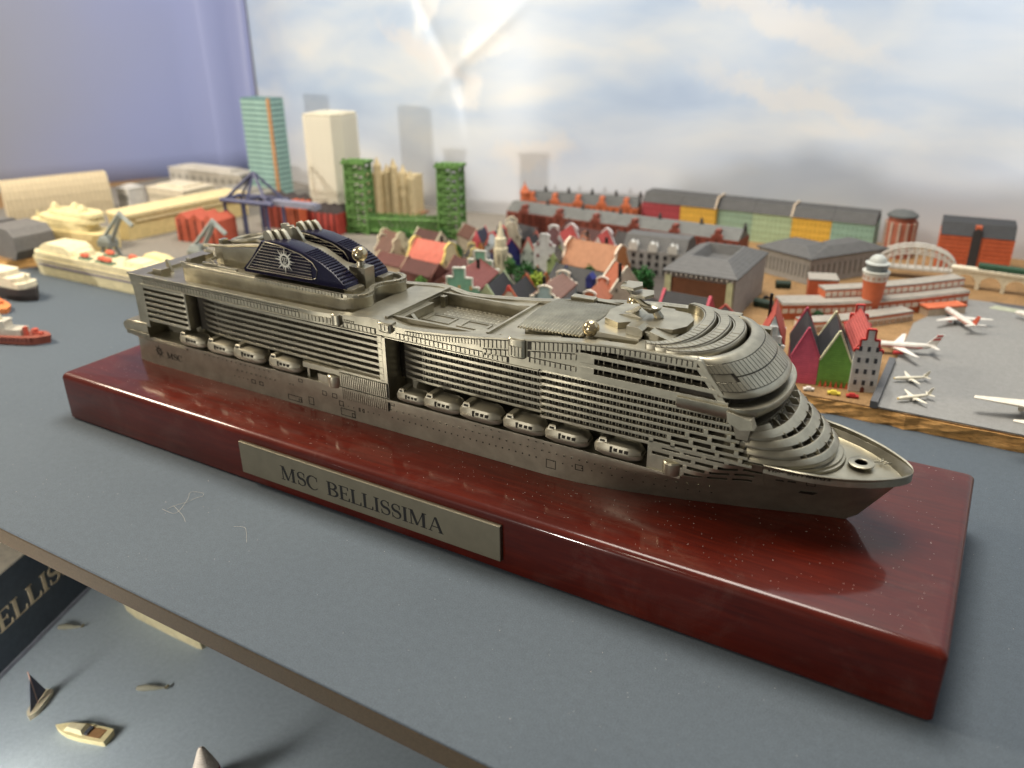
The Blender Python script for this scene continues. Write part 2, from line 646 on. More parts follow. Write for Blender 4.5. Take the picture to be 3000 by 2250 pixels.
base = thing('display_base', 'glossy dark red mahogany block under the pewter cruise ship', 'display base', (16, 4.5, 0), world=True)
g = G()
rings = []
for z, e in ((0.0, 0.10), (0.04, 0.04), (0.10, 0.0), (H - 0.24, 0.0)):
    rings.append(rrect(e, L - e, e, W - e, 0.14, z))
for k in range(1, 8):
    a = k / 7 * PI / 2
    e = 0.24 * (1 - math.cos(a))
    rings.append(rrect(e, L - e, e, W - e, 0.14, H - 0.24 + 0.24 * math.sin(a)))
g.loft(rings)
obj('block', g, WOOD, base, smooth=40)

# ---- serif letters drawn as outlines (cap height 1)


def stroke(pts, ws):
    """filled polygon strip along pts with widths ws"""
    L_, R_ = [], []
    n = len(pts)
    for i in range(n):
        a = pts[max(i - 1, 0)]
        b = pts[min(i + 1, n - 1)]
        dx, dy = b[0] - a[0], b[1] - a[1]
        l = math.hypot(dx, dy) or 1
        nx, ny = -dy / l * ws[i] / 2, dx / l * ws[i] / 2
        L_.append((pts[i][0] + nx, pts[i][1] + ny))
        R_.append((pts[i][0] - nx, pts[i][1] - ny))
    return [(L_[i], L_[i + 1], R_[i + 1], R_[i]) for i in range(n - 1)]


def rect(x0, x1, y0, y1):
    return [((x0, y0), (x1, y0), (x1, y1), (x0, y1))]


def arc(cx, cy, rx, ry, a0, a1, n=14):
    return [(cx + rx * math.cos(math.radians(a0 + (a1 - a0) * i / n)), cy + ry * math.sin(math.radians(a0 + (a1 - a0) * i / n))) for i in range(n + 1)]


TH, TN, SF = 0.15, 0.05, 0.04


def stem(x, w=TH):
    return rect(x, x + w, 0, 1) + rect(x - 0.08, x + w + 0.08, 0, SF) + rect(x - 0.08, x + w + 0.08, 1 - SF, 1)


def glyph(c):
    """list of quads and advance width"""
    if c == 'I':
        return stem(0.08), 0.34
    if c == 'L':
        return stem(0.08) + rect(0.2, 0.62, 0, 0.05) + stroke([(0.60, 0.02), (0.63, 0.26)], [0.10, 0.03]), 0.68
    if c == 'E':
        return stem(0.08) + rect(0.2, 0.62, 0, 0.05) + rect(0.2, 0.58, 0.95, 1) + rect(0.2, 0.46, 0.48, 0.53) + \
            stroke([(0.60, 0.02), (0.63, 0.25)], [0.10, 0.03]) + stroke([(0.56, 0.98), (0.58, 0.78)], [0.08, 0.03]) + rect(0.44, 0.48, 0.40, 0.62), 0.68
    if c == 'B':
        q = stem(0.08)
        for cy, ry, rx in ((0.755, 0.22, 0.27), (0.265, 0.24, 0.33)):
            p = [(0.2, cy + ry)] + arc(0.32, cy, rx, ry, 90, -90) + [(0.2, cy - ry)]
            q += stroke(p, [TN] + [TN + (TH - TN) * math.sin(PI * i / 14) for i in range(15)] + [TN])
        return q, 0.74
    if c == 'C':
        p = arc(0.42, 0.5, 0.36, 0.49, 48, 318, 24)
        ws = [0.05 + 0.11 * max(0, -math.cos(math.radians(48 + 270 * i / 24))) for i in range(25)]
        return stroke(p, ws) + rect(0.66, 0.70, 0.66, 0.98), 0.82
    if c == 'S':
        p = arc(0.29, 0.745, 0.215, 0.235, 25, 250, 12) + arc(0.29, 0.265, 0.235, 0.245, 70, -155, 12)
        n = len(p)
        ws = [0.05 + 0.12 * math.exp(-((i - n / 2 + 0.5) / 5.0) ** 2) for i in range(n)]
        return stroke(p, ws) + rect(0.47, 0.51, 0.68, 0.97) + rect(0.05, 0.09, 0.03, 0.33), 0.60
    if c == 'M':
        q = rect(0.10, 0.15, 0, 1) + rect(0.0, 0.25, 0, SF) + rect(0.0, 0.2, 1 - SF, 1)
        q += rect(0.76, 0.91, 0, 1) + rect(0.66, 1.0, 0, SF) + rect(0.8, 1.0, 1 - SF, 1)
        q += stroke([(0.16, 0.99), (0.46, 0.04)], [0.15, 0.13]) + stroke([(0.46, 0.03), (0.82, 0.99)], [0.04, 0.05])
        return q, 1.06
    if c == 'A':
        q = stroke([(0.08, 0.02), (0.38, 0.98)], [0.05, 0.05]) + stroke([(0.40, 1.0), (0.70, 0.02)], [0.13, 0.15])
        q += rect(0.2, 0.58, 0.32, 0.37) + rect(0.0, 0.2, 0, SF) + rect(0.55, 0.82, 0, SF)
        return q, 0.82
    return [], 0.42


def text_quads(s, gap=0.04):
    x = 0
    out = []
    for c in s:
        q, wd = glyph(c)
        out.append((c, [[(p[0] + x, p[1]) for p in f] for f in q]))
        x += wd + gap
    return out, x - gap


def letters(s, height, place, m, parent, depth=0.01, width=None, each=True, name='letter'):
    """place(u, v, d) maps letter plane coordinates to space; d is outwards"""
    tq, tw = text_quads(s)
    kx = (width / tw) if width else height
    whole = G()
    for c, qs in tq:
        if not qs:
            continue
        g_ = G() if each else whole
        for i, f in enumerate(qs):
            d = depth + 0.0006 * (i % 4)
            lo = [place(p[0] * kx, p[1] * height, -0.004) for p in f]
            hi = [place(p[0] * kx, p[1] * height, d) for p in f]
            g_.loft([lo, hi])
        if each:
            obj(name, g_, m, parent, smooth=0)
    if not each:
        obj(name, whole, m, parent, smooth=0)


g = G()
x0, x1, z0, z1 = 10.1, 20.58, 0.425, 1.63
g.loft([[(x, y, z) for x, z in ((x0 + e, z0 + e), (x1 - e, z0 + e), (x1 - e, z1 - e), (x0 + e, z1 - e))] for y, e in ((0.01, 0.0), (-0.11, 0.0), (-0.125, 0.015))])
plaque = obj('plaque', g, PLATE_METAL, base, smooth=20)
letters('MSC BELLISSIMA', 0.52, lambda u, v, d: (12.0 + u, -0.126 - d, 0.70 + v), INK, plaque, 0.006, width=6.6)

# ================================================================== THE CRUISE SHIP
YC = 4.5
ship = thing('cruise_ship', 'antique pewter cruise ship model with dark blue twin funnels on red wooden base', 'ship model', (15.8, YC, H), world=True)


def interp(tab, x):
    if x <= tab[0][0]:
        return tab[0][1]
    for (a, p), (b, q) in zip(tab, tab[1:]):
        if x <= b:
            t = (x - a) / (b - a)
            return p + (q - p) * t
    return tab[-1][1]


HB_T = [(1.5, 1.9), (1.8, 1.98), (2.4, 2.0), (24.8, 2.0), (25.6, 1.99), (26.5, 1.95), (27.1, 1.90), (27.8, 1.80), (28.5, 1.62), (29.1, 1.36), (29.6, 1.06), (30.0, 0.74), (30.25, 0.48), (30.38, 0.26), (30.43, 0.04)]
HB_B = [(1.5, 1.9), (2.4, 2.0), (20.6, 2.0), (21.6, 1.95), (22.8, 1.76), (24.76, 1.28), (26.5, 0.78), (28.16, 0.24), (28.8, 0.08), (29.15, 0.02), (30.43, 0.01)]


def sheer(x):
    return interp([(23.9, 4.12), (26.5, 4.12), (28.0, 4.03), (30.43, 3.90)], x)


def hull_top(x):
    return 3.17 if x < 24.86 else (3.36 if x < 24.9 else sheer(x))


def hull_bot(x):
    return H if x < 29.15 else H + (x - 29.15) / 1.28 * 1.86


def hull_y(x, z, off=0.0):
    """y of the near hull side at height z, pushed outwards by off"""
    zt = sheer(x)
    zb = hull_bot(x)
    t = min(1, max(0, (z - zb) / max(1e-3, zt - zb)))
    b, tp = interp(HB_B, x), interp(HB_T, x)
    p = 1.0 if x < 27 else 1.0 + (x - 27) * 0.12
    # full-bodied hull aft, flaring bow forward
    if x < 24:
        t = min(1, t * 2.2)
    elif x < 26.5:
        t = min(1, t * (2.2 - (x - 24) / 2.5 * 1.2))
    return YC - (b + (tp - b) * t ** p) - off


xs = [1.62, 1.9, 2.4] + [3 + i * 1.0 for i in range(18)] + [20.6, 21.2, 21.8, 22.4, 23, 23.6, 24.2, 24.897]
xs2 = [24.9, 25.4, 25.9, 26.4, 26.7, 27.0, 27.4, 27.9, 28.3, 28.7, 29.0, 29.3, 29.6, 29.85, 30.05, 30.2, 30.3, 30.38, 30.43]
g = G()
NL = 9


def hull_ring(x, top):
    zb = hull_bot(x)
    near = []
    for i in range(NL + 1):
        z = zb + (top - zb) * i / NL
        xo = x
        if x < 1.7:
            xo = x - 0.12 * (1 - i / NL) ** 2 + 0.1
        near.append((xo, hull_y(x, z), z))
    far = [(p[0], 2 * YC - p[1], p[2]) for p in reversed(near)]
    return near + far


g.loft([hull_ring(x, 3.17) for x in xs])
g.loft([hull_ring(x, 3.235) for x in xs2 if x <= 27.0])
def fore_ring(x):
    """hull side, rim of the bulwark, its inner face and the fore deck"""
    zs = sheer(x)
    near = hull_ring(x, zs)[:NL + 1]
    yi = min(near[-1][1] + 0.10, YC - 0.004)
    near += [(x, near[-1][1] + 0.02 if yi < YC - 0.03 else near[-1][1], zs + 0.012), (x, yi, zs), (x, yi, zs - 0.28)]
    return near + [(p[0], 2 * YC - p[1], p[2]) for p in reversed(near)]


g.loft([fore_ring(x) for x in xs2 if x >= 27.0])
hull = obj('hull', g, PEWTER, ship, smooth=40)
g = G()
g.lathe([(0.16, 0), (0.30, 0), (0.34, 0.02), (0.34, 0.05), (0.30, 0.065), (0.18, 0.065), (0.16, 0.05), (0.16, 0.0)], (29.15, 4.55, 3.76), 28)
obj('helipad_ring', g, PEWTER, ship)
g = G()
for a, b in (((29.45, 4.85), (29.75, 5.05)), ((29.6, 4.9), (29.62, 5.15)), ((29.5, 5.05), (29.8, 4.95)), ((29.7, 4.85), (29.85, 5.0))):
    g.tube([(*a, 3.76), (*b, 3.76)], 0.018, 6)
obj('anchor_gear', g, PEWTER, ship)

# ---- solid core and boat decks
g = G()
g.box(2.05, 14.7, 3.32, 5.68, 3.1, 5.5)
g.box(14.7, 25.4, 3.42, 5.58, 3.1, 5.6)
obj('inner_wall', g, PEWTER, ship, smooth=0)
g = G()
g.box(1.9, 24.88, 2.48, 6.52, 3.172, 3.20)
g.box(1.9, 24.86, 2.44, 2.50, 3.12, 3.21)
g.box(1.9, 24.86, 6.50, 6.56, 3.12, 3.21)
obj('boat_deck', g, PEWTER, ship, smooth=0)
for y0, y1 in ((2.47, 3.4), (5.6, 6.53)):   # flush side between the two rows of boats
    g = G()
    g.box(12.62, 14.75, y0, y1, 3.19, 3.86)
    obj('side_wall', g, PEWTER, ship, smooth=0)
g = G()
for r, (za, zb) in enumerate(((2.78, 3.22), (3.27, 3.76))):
    n = 24
    for i in range(n):
        x = 12.68 + (14.72 - 12.68) * i / n
        g.box(x, x + 0.055, 2.425, 2.475, za, zb)
obj('rib', g, PEWTER, ship, smooth=0, kind='stuff')
g = G()
g.box(12.66, 14.73, 2.458, 2.475, 2.77, 3.23)
g.box(12.66, 14.73, 2.458, 2.475, 3.26, 3.77)
obj('patina_strip', g, PEWTER_DARK, ship, smooth=0, kind='stuff')

# ---- rails of balconies


def rail_block(path, rows, zs, hb, back, xend=None, pitch=0.125, fx0=None, dens=True, far=True):
    """balcony fronts along an xy path; one object per deck"""
    for z in zs:
        p = path
        if xend:
            p = [q for q in path if q[0] < xend(z) - 0.05] + [(xend(z), path[-1][1])]
        g_ = G()
        g_.ribbon(p, z - hb, z + hb, 0.30)
        obj('balcony_rail', g_, PEWTER, ship, smooth=30)
    if far:
        g_ = G()
        for z in zs:
            p = path
            if xend:
                p = [q for q in path if q[0] < xend(z) - 0.05] + [(xend(z), path[-1][1])]
            g_.ribbon([(q[0], 2 * YC - q[1]) for q in reversed(p)], z - hb, z + hb, 0.30)
        obj('far_rail', g_, PEWTER, ship, smooth=30, kind='stuff')


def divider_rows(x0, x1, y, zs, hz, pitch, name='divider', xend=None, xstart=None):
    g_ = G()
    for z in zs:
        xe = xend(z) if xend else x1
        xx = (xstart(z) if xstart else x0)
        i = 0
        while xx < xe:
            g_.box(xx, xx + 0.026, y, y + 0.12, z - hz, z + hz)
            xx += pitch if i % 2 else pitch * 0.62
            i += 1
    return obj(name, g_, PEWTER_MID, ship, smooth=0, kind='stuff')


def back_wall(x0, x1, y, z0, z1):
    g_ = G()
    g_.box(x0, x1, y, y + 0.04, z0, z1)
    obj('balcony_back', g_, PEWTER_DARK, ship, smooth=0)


ROWS = 7
P = 0.222
# aft block
za = [3.99 + P * i for i in range(ROWS)]
rail_block([(2.72, 2.49), (4.98, 2.49), (5.06, 2.52), (5.10, 2.60)], ROWS, za, 0.05, 0)
divider_rows(2.8, 5.05, 2.66, [z + P / 2 for z in za[:-1]], 0.055, 0.14)
back_wall(2.7, 5.06, 2.78, 3.9, 5.45)
g = G()
g.prism([(2.0, 5.79), (2.06, 5.55), (2.16, 5.2), (2.2, 4.6), (2.18, 3.72), (2.76, 3.62), (2.76, 5.46), (2.74, 5.79)], 2.485, 6.515, 'y')
obj('stern_wall', g, PEWTER, ship, smooth=40)
for bb in ((5.08, 5.18, 2.50, 3.35, 3.93, 5.46), (5.08, 5.18, 5.65, 6.50, 3.93, 5.46)):
    g = G()
    g.box(*bb)
    obj('end_wall', g, PEWTER, ship, smooth=0)
g = G()
g.box(2.7, 5.07, 2.52, 3.35, 3.90, 3.945)
obj('block_floor', g, PEWTER, ship, smooth=0)
# mid block
zm = [3.90 + P * i for i in range(ROWS)]
mid = [(5.2, 3.30), (5.32, 3.12), (5.5, 2.98), (5.8, 2.87), (6.3, 2.79), (7.0, 2.74), (9, 2.70), (11.5, 2.64), (14.32, 2.58), (14.38, 2.62)]
rail_block(mid, ROWS, zm, 0.047, 0)
divider_rows(6.4, 14.3, 2.80, [z + P / 2 for z in zm[:-1]], 0.065, 0.125)
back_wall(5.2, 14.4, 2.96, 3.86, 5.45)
g = G()
for s in (0, 1):
    ys = (lambda y: y) if s == 0 else (lambda y: 2 * YC - y)
    a, b = sorted((ys(2.47), ys(3.4)))
    g = G()
    g.box(14.42, 14.76, a, b, 3.84, 5.47)
    obj('pillar', g, PEWTER, ship, smooth=0)
g = G()
for i in range(7):
    z = 3.92 + i * P
    g.box(14.45, 14.60, 2.452, 2.474, z, z + 0.17)
obj('pillar_panel', g, PEWTER, ship, smooth=0, kind='stuff')
g = G()
g.box(14.62, 14.76, 2.44, 2.475, 3.80, 5.46)
obj('pillar_edge', g, PEWTER, ship, smooth=0)
# forward recess
fr = [(14.78, 3.42), (14.86, 3.24), (15.05, 3.10), (15.4, 3.0), (16.0, 2.95), (17.5, 2.92), (20.5, 2.90)]
rail_block(fr, ROWS, zm, 0.045, 0)
divider_rows(15.8, 20.4, 3.01, [z + P / 2 for z in zm[:-1]], 0.068, 0.125)
back_wall(14.78, 20.5, 3.16, 3.80, 5.45)
# forward block


def diag(z):
    return 25.78 + (5.45 - z) * 0.62


zf = [3.98 + 0.2115 * i for i in range(8)]
fb = [(20.36, 2.92), (20.38, 2.66), (20.42, 2.53), (20.52, 2.49), (24.8, 2.49), (25.6, 2.50), (27.2, 2.53)]
rail_block(fb, 8, zf, 0.043, 0, xend=lambda z: diag(z) + 0.05)
zgap = [z + 0.2115 / 2 for z in zf[:-1]]
SLOT0 = {0: 23.95, 1: 24.45, 2: 24.95, 3: 25.45}


def gap_end(z):
    k = round((z - zgap[0]) / 0.2115)
    return SLOT0.get(k, diag(z))


divider_rows(20.6, 26, 2.57, zgap, 0.065, 0.125, xend=gap_end)
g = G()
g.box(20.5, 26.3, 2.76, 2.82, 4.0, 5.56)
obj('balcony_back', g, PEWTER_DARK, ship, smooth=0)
g = G()   # short bars between the forward windows
for k in SLOT0:
    xx = SLOT0[k]
    zz = zgap[k]
    while xx < diag(zz):
        g.box(xx - 0.06, xx + 0.06, 2.488, 2.80, zz - 0.066, zz + 0.066)
        xx += 0.62
obj('window_post', g, PEWTER, ship, smooth=0, kind='stuff')
# lower forward wall pierced by three rows of slots
g = G()
rows_ = [(3.975, 3.885, 23.98), (3.765, 3.67, 24.0), (3.555, 3.46, 24.1), (3.33, 3.245, 24.95)]


def yside(x, d=0.0):
    return YC - interp(HB_T, x) - 0.015 + d


def side_piece(g_, x0, x1, z0, z1, d0=0.0, d1=0.26):
    n = max(1, int((x1 - x0) / 0.15))
    rings_ = []
    for i in range(n + 1):
        x = x0 + (x1 - x0) * i / n
        ya, yb = (hull_y(x, z0, 0.012), hull_y(x, z1, 0.012)) if x > 24.9 else (2.488, 2.488)
        rings_.append([(x, ya + d0, z0), (x, ya + d1, z0), (x, yb + d1, z1), (x, yb + d0, z1)])
    g_.loft(rings_)


zt = 4.06
for i, (za_, zb_, xs_) in enumerate(rows_):
    side_piece(g, 23.86 if i < 3 else 24.9, 27.0, za_, zt)
    xx = xs_ + (0.0 if i % 2 else 0.30)
    prev = 23.86 if i < 3 else 24.9
    while xx + 0.5 < 27.0:
        side_piece(g, prev, xx, zb_, za_)
        prev = xx + 0.50
        xx += 0.62
    side_piece(g, prev, 27.0, zb_, za_)
    zt = zb_
side_piece(g, 24.9, 27.0, 3.19, zt)
side_piece(g, 23.86, 24.9, 3.19, 3.46)
obj('forward_wall', g, PEWTER, ship, smooth=30)
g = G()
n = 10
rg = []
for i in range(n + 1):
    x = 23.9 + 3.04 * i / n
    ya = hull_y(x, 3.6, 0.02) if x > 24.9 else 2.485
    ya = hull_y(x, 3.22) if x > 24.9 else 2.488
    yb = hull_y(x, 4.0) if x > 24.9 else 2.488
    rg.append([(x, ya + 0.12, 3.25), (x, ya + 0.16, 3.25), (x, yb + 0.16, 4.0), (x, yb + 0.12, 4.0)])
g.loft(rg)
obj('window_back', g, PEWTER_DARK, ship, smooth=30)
g = G()   # far side of the forward block, plain
g.box(23.9, 26.4, 6.2, 6.5, 3.2, 4.2)
g.box(20.4, 26.0, 6.2, 6.46, 3.95, 6.5)
obj('far_wall', g, PEWTER, ship, smooth=0)

# ---- the long band under the rail


def rail_z(x):
    return interp([(2.0, 5.80), (12.3, 5.86), (13.4, 5.95), (14.2, 6.02), (14.7, 6.0), (15.35, 5.87), (16.2, 5.91), (17.1, 5.99), (18.4, 6.13), (19.7, 6.31), (20.7, 6.46), (21.7, 6.59), (22.6, 6.67), (23.5, 6.71), (25.06, 6.73)], x)


def frange(a, b, st):
    n = max(1, int(round((b - a) / st)))
    return [a + (b - a) * i / n for i in range(n + 1)]


def band_piece(g_, x0, x1, zlo, zhi, ya, yb):
    rg_ = []
    for x in frange(x0, x1, 0.35):
        a = zlo(x) if callable(zlo) else zlo
        b = zhi(x) if callable(zhi) else zhi
        rg_.append([(x, ya, a), (x, yb, a), (x, yb, b), (x, ya, b)])
    g_.loft(rg_)


for s in (0, 1):
    g = G()
    band_piece(g, 2.7, 20.4, 5.44, rail_z, 2.47, 2.72)
    band_piece(g, 20.4, 21.72, 5.69, rail_z, 2.47, 2.72)
    band_piece(g, 2.0, 25.06, lambda x: rail_z(x) - 0.045, lambda x: rail_z(x) + 0.005, 2.42, 2.56)
    band_piece(g, 2.7, 20.4, 5.415, 5.455, 2.44, 2.6)
    if s == 0:
        dg = lambda z: 25.06 + (6.72 - z) * 0.80
        band_piece(g, 21.72, 25.06, 6.43, rail_z, 2.47, 2.72)
        for a, c, d in ((21.72, 6.16, 6.27), (22.15, 5.86, 5.98), (20.4, 5.49, 5.69)):
            band_piece(g, a, dg((c + d) / 2), c, d, 2.47, 2.72)
        band_piece(g, 21.72, 22.149, 5.69, 5.86, 2.47, 2.72)
        band_piece(g, 21.72, 22.149, 5.98, 6.16, 2.47, 2.72)
        band_piece(g, 21.72, 22.149, 5.86, 5.98, 2.47, 2.72)
        g.prism([(dg(6.5) - 0.22, 6.5), (dg(6.5), 6.5), (dg(5.66), 5.66), (dg(5.66) - 0.22, 5.66)], 2.475, 2.72, 'y')
        # diagonal strut carrying the visor
        g.prism([(25.0, 6.72), (25.16, 6.72), (25.86, 5.86), (25.72, 5.86)], 2.43, 2.60, 'y')
    else:
        band_piece(g, 21.72, 25.06, 5.56, rail_z, 2.47, 2.72)
        band_piece(g, 20.4, 21.72, 5.49, 5.69, 2.47, 2.72)
        g.v = [(x, 2 * YC - y, z) for x, y, z in g.v]
    obj('side_band', g, PEWTER, ship, smooth=25)
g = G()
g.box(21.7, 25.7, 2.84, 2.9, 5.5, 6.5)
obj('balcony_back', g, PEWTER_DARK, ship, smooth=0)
divider_rows(21.8, 24.95, 2.62, [6.35], 0.08, 0.30)
divider_rows(22.2, 25.2, 2.62, [6.07, 5.775], 0.085, 0.26)

# window panes embossed on the band, over darkened strips of old patina
g = G()
for s in (0,):
    g.box(2.82, 11.05, 2.456, 2.475, 5.48, 5.665)
    g.box(13.0, 14.4, 2.456, 2.475, 5.48, 5.665)
    g.box(2.82, 11.05, 2.456, 2.475, 5.68, 5.75)
    g.box(15.22, 19.4, 2.456, 2.475, 5.49, 5.67)
    band_piece(g, 15.6, 18.3, lambda x: max(5.69, rail_z(x) - 0.26), lambda x: max(5.70, rail_z(x) - 0.085), 2.456, 2.475)
    band_piece(g, 18.3, 19.38, lambda x: rail_z(x) - 0.33, lambda x: rail_z(x) - 0.075, 2.456, 2.475)
    band_piece(g, 20.03, 21.65, lambda x: rail_z(x) - 0.33, lambda x: rail_z(x) - 0.075, 2.456, 2.475)
    band_piece(g, 21.66, 24.95, lambda x: rail_z(x) - 0.235, lambda x: rail_z(x) - 0.075, 2.456, 2.475)
    band_piece(g, 18.5, 19.38, lambda x: rail_z(x) - 0.56, lambda x: rail_z(x) - 0.37, 2.456, 2.475)
    band_piece(g, 20.03, 21.55, lambda x: rail_z(x) - 0.56, lambda x: rail_z(x) - 0.37, 2.456, 2.475)
    g.box(20.08, 21.55, 2.456, 2.475, 5.65, 5.81)
obj('patina_strip', g, PEWTER_DARK, ship, smooth=0, kind='stuff')
g = G()
x = 2.85
while x < 14.3:
    if not (11.05 < x < 13.0):
        g.box(x, x + 0.128, 2.436, 2.475, 5.49, 5.655)
    x += 0.165
x = 2.85
while x < 13.5:
    if not (11.05 < x < 13.0):
        g.box(x, x + 0.062, 2.438, 2.475, 5.685, 5.745)
    x += 0.092
x = 15.25
while x < 19.35:
    g.box(x, x + 0.128, 2.436, 2.475, 5.50, 5.66)
    x += 0.165
x = 15.6
while x < 18.3:
    h = rail_z(x) - 0.09
    if h - 0.07 > 5.70:
        g.box(x, x + 0.085, 2.438, 2.475, max(5.70, h - 0.16), h)
    x += 0.115
x = 18.3
while x < 24.9:
    if not (19.35 < x < 20.05):
        h = rail_z(x) - 0.08
        g.box(x, x + 0.110, 2.438, 2.475, h - (0.24 if x < 21.6 else 0.15), h)
    x += 0.145
x = 18.5
while x < 21.5:
    if not (19.35 < x < 20.05):
        g.box(x, x + 0.128, 2.436, 2.475, rail_z(x) - 0.55, rail_z(x) - 0.38)
        if x > 20.1:
            g.box(x, x + 0.128, 2.436, 2.475, 5.66, 5.80)
    x += 0.165
obj('window_pane', g, PEWTER, ship, smooth=0, kind='stuff')

# bays hanging on the band


def bay(cx, wx, z0, z1, out, nwin):
    g_ = G()
    rings_ = []
    for z, e in ((z0, 0.05), (z0 + 0.05, 0.0), (z1 - 0.04, 0.0), (z1, 0.03)):
        r = [(cx - wx, 2.5, z)]
        for k in range(9):
            a = PI + PI * k / 8
            r.append((cx + (wx - e) * math.copysign(abs(math.cos(a)) ** 0.5, math.cos(a)), 2.5 + (out - e) * math.copysign(abs(math.sin(a)) ** 0.5, math.sin(a)), z))
        r += [(cx + wx, 2.5, z), (cx + wx, 2.62, z), (cx - wx, 2.62, z)]
        rings_.append(r)
    g_.loft(rings_)
    o = obj('bay', g_, PEWTER, ship, smooth=35)
    return o


bay(19.70, 0.29, 5.72, 6.34, 0.16, 3)
bay(14.86, 0.28, 5.64, 5.99, 0.20, 2)
bay(12.8, 0.17, 5.50, 5.93, 0.20, 1)
g = G()
path = [(11.08, 2.49), (11.15, 2.40), (11.4, 2.34), (11.9, 2.33), (12.4, 2.38), (12.7, 2.40)]
g.ribbon(path, 5.50, 5.88, 0.16)
o = obj('bay', g, PEWTER, ship, smooth=35)
g = G()
for i in range(9):
    x = 11.2 + i * 0.155
    y = interp(path, x) if x > 11.15 else 2.4
    y = interp([(a, b) for a, b in path], x)
    g.box(x, x + 0.12, y - 0.02, y + 0.05, 5.53, 5.72)
obj('bay_window', g, PEWTER, ship, smooth=0, kind='stuff')
g = G()
for cx, wx, z0_, z1_, out, nn in ((19.70, 0.29, 5.80, 6.10, 0.16, 4), (14.86, 0.28, 5.74, 5.93, 0.20, 3)):
    for i in range(nn):
        x = cx - wx * 0.8 + i * wx * 1.6 / nn
        g.box(x + 0.02, x + wx * 1.6 / nn - 0.02, 2.5 - out - 0.02, 2.5 - out + 0.03, z0_, z1_)
obj('bay_window', g, PEWTER, ship, smooth=0, kind='stuff')

# ---- decks
g = G()
g.box(2.15, 13.2, 2.6, 6.4, 5.52, 5.66)                          # aft deck
band_piece(g, 13.2, 14.75, 5.5, lambda x: rail_z(x) - 0.03, 2.6, 6.4)
band_piece(g, 14.75, 18.35, 5.5, lambda x: rail_z(x) - 0.06, 2.55, 3.05)
band_piece(g, 14.75, 18.35, 5.5, lambda x: rail_z(x) - 0.06, 5.85, 6.45)
band_piece(g, 18.35, 25.1, 5.6, lambda x: rail_z(x) - 0.12, 2.95, 6.45)
band_piece(g, 18.35, 25.1, lambda x: rail_z(x) - 0.2, lambda x: rail_z(x) - 0.115, 2.71, 2.96)
obj('deck', g, PEWTER, ship, smooth=20)
g = G()
g.box(14.7, 18.4, 3.0, 5.9, 5.40, 5.56)
obj('pool_floor', g, PEWTER, ship, smooth=0)
g = G()   # coaming round the pool well
zc = 6.0
for a, b in (((14.7, 3.0), (18.3, 3.0)), ((14.7, 5.82), (18.3, 5.82))):
    g.prism([(a[0], a[1]), (b[0], a[1]), (b[0], a[1] + 0.09), (a[0], a[1] + 0.09)], 5.5, zc)
g.prism([(14.62, 2.7), (14.74, 2.7), (14.74, 6.3), (14.62, 6.3)], 5.5, zc + 0.06)
g.prism([(18.28, 3.0), (18.36, 3.0), (18.36, 5.9), (18.28, 5.9)], 5.5, zc + 0.08)
g.box(14.86, 15.05, 5.45, 5.65, 5.5, 5.98)
obj('coaming', g, PEWTER, ship, smooth=0)
g = G()
g.box(14.76, 14.98, 3.1, 4.9, 5.55, 5.93)
obj('pool_bar', g, PEWTER, ship, smooth=0)
g = G()
g.prism([(14.98, 5.55), (15.35, 5.55), (14.98, 5.9)], 3.6, 3.75, 'y')
obj('stair', g, PEWTER, ship, smooth=0)
g = G()
g.prism([(17.75, 3.1), (18.27, 3.1), (18.27, 3.45), (17.95, 3.45), (17.95, 3.32), (17.75, 3.32)], 5.55, 5.98)
obj('pool_bar', g, PEWTER, ship, smooth=0)
g = G()
for x0_, x1_ in ((15.2, 16.05), (16.6, 17.4)):
    y0_, y1_ = 4.12, 4.62
    z0_, z1_ = 5.56, 5.63
    g.box(x0_ - 0.15, x1_ + 0.1, y0_ - 0.06, y0_, z0_, z1_)
    g.box(x0_ - 0.15, x1_ + 0.1, y1_, y1_ + 0.06, z0_, z1_)
    g.box(x0_ - 0.15, x0_, y0_, y1_, z0_, z1_)
    g.box(x1_, x1_ + 0.1, y0_, y1_, z0_, z1_)
    q = G()
    q.box(x0_, x1_, y0_, y1_, 5.56, 5.57)
    obj('pool', q, PEWTER_DARK, ship, smooth=0)
obj('pool_rim', g, PEWTER, ship, smooth=0)
g = G()
for r, y in enumerate((4.86, 5.05, 5.24, 5.43, 5.62)):
    for i in range(15):
        x = 15.4 + i * 0.185
        g.prism([(x, 5.56), (x + 0.11, 5.56), (x + 0.11, 5.585), (x, 5.61)], y, y + 0.10, 'y')
for r, y in enumerate((3.2, 3.42, 3.64, 3.86)):
    for i in range(14):
        x = 15.4 + i * 0.18
        g.box(x, x + 0.10, y, y + 0.09, 5.56, 5.58)
obj('deck_chair', g, PEWTER, ship, smooth=0, kind='stuff')
g = G()
g.box(15.1, 18.2, 4.76, 4.79, 5.55, 5.60)
obj('deck_step', g, PEWTER, ship, smooth=0)
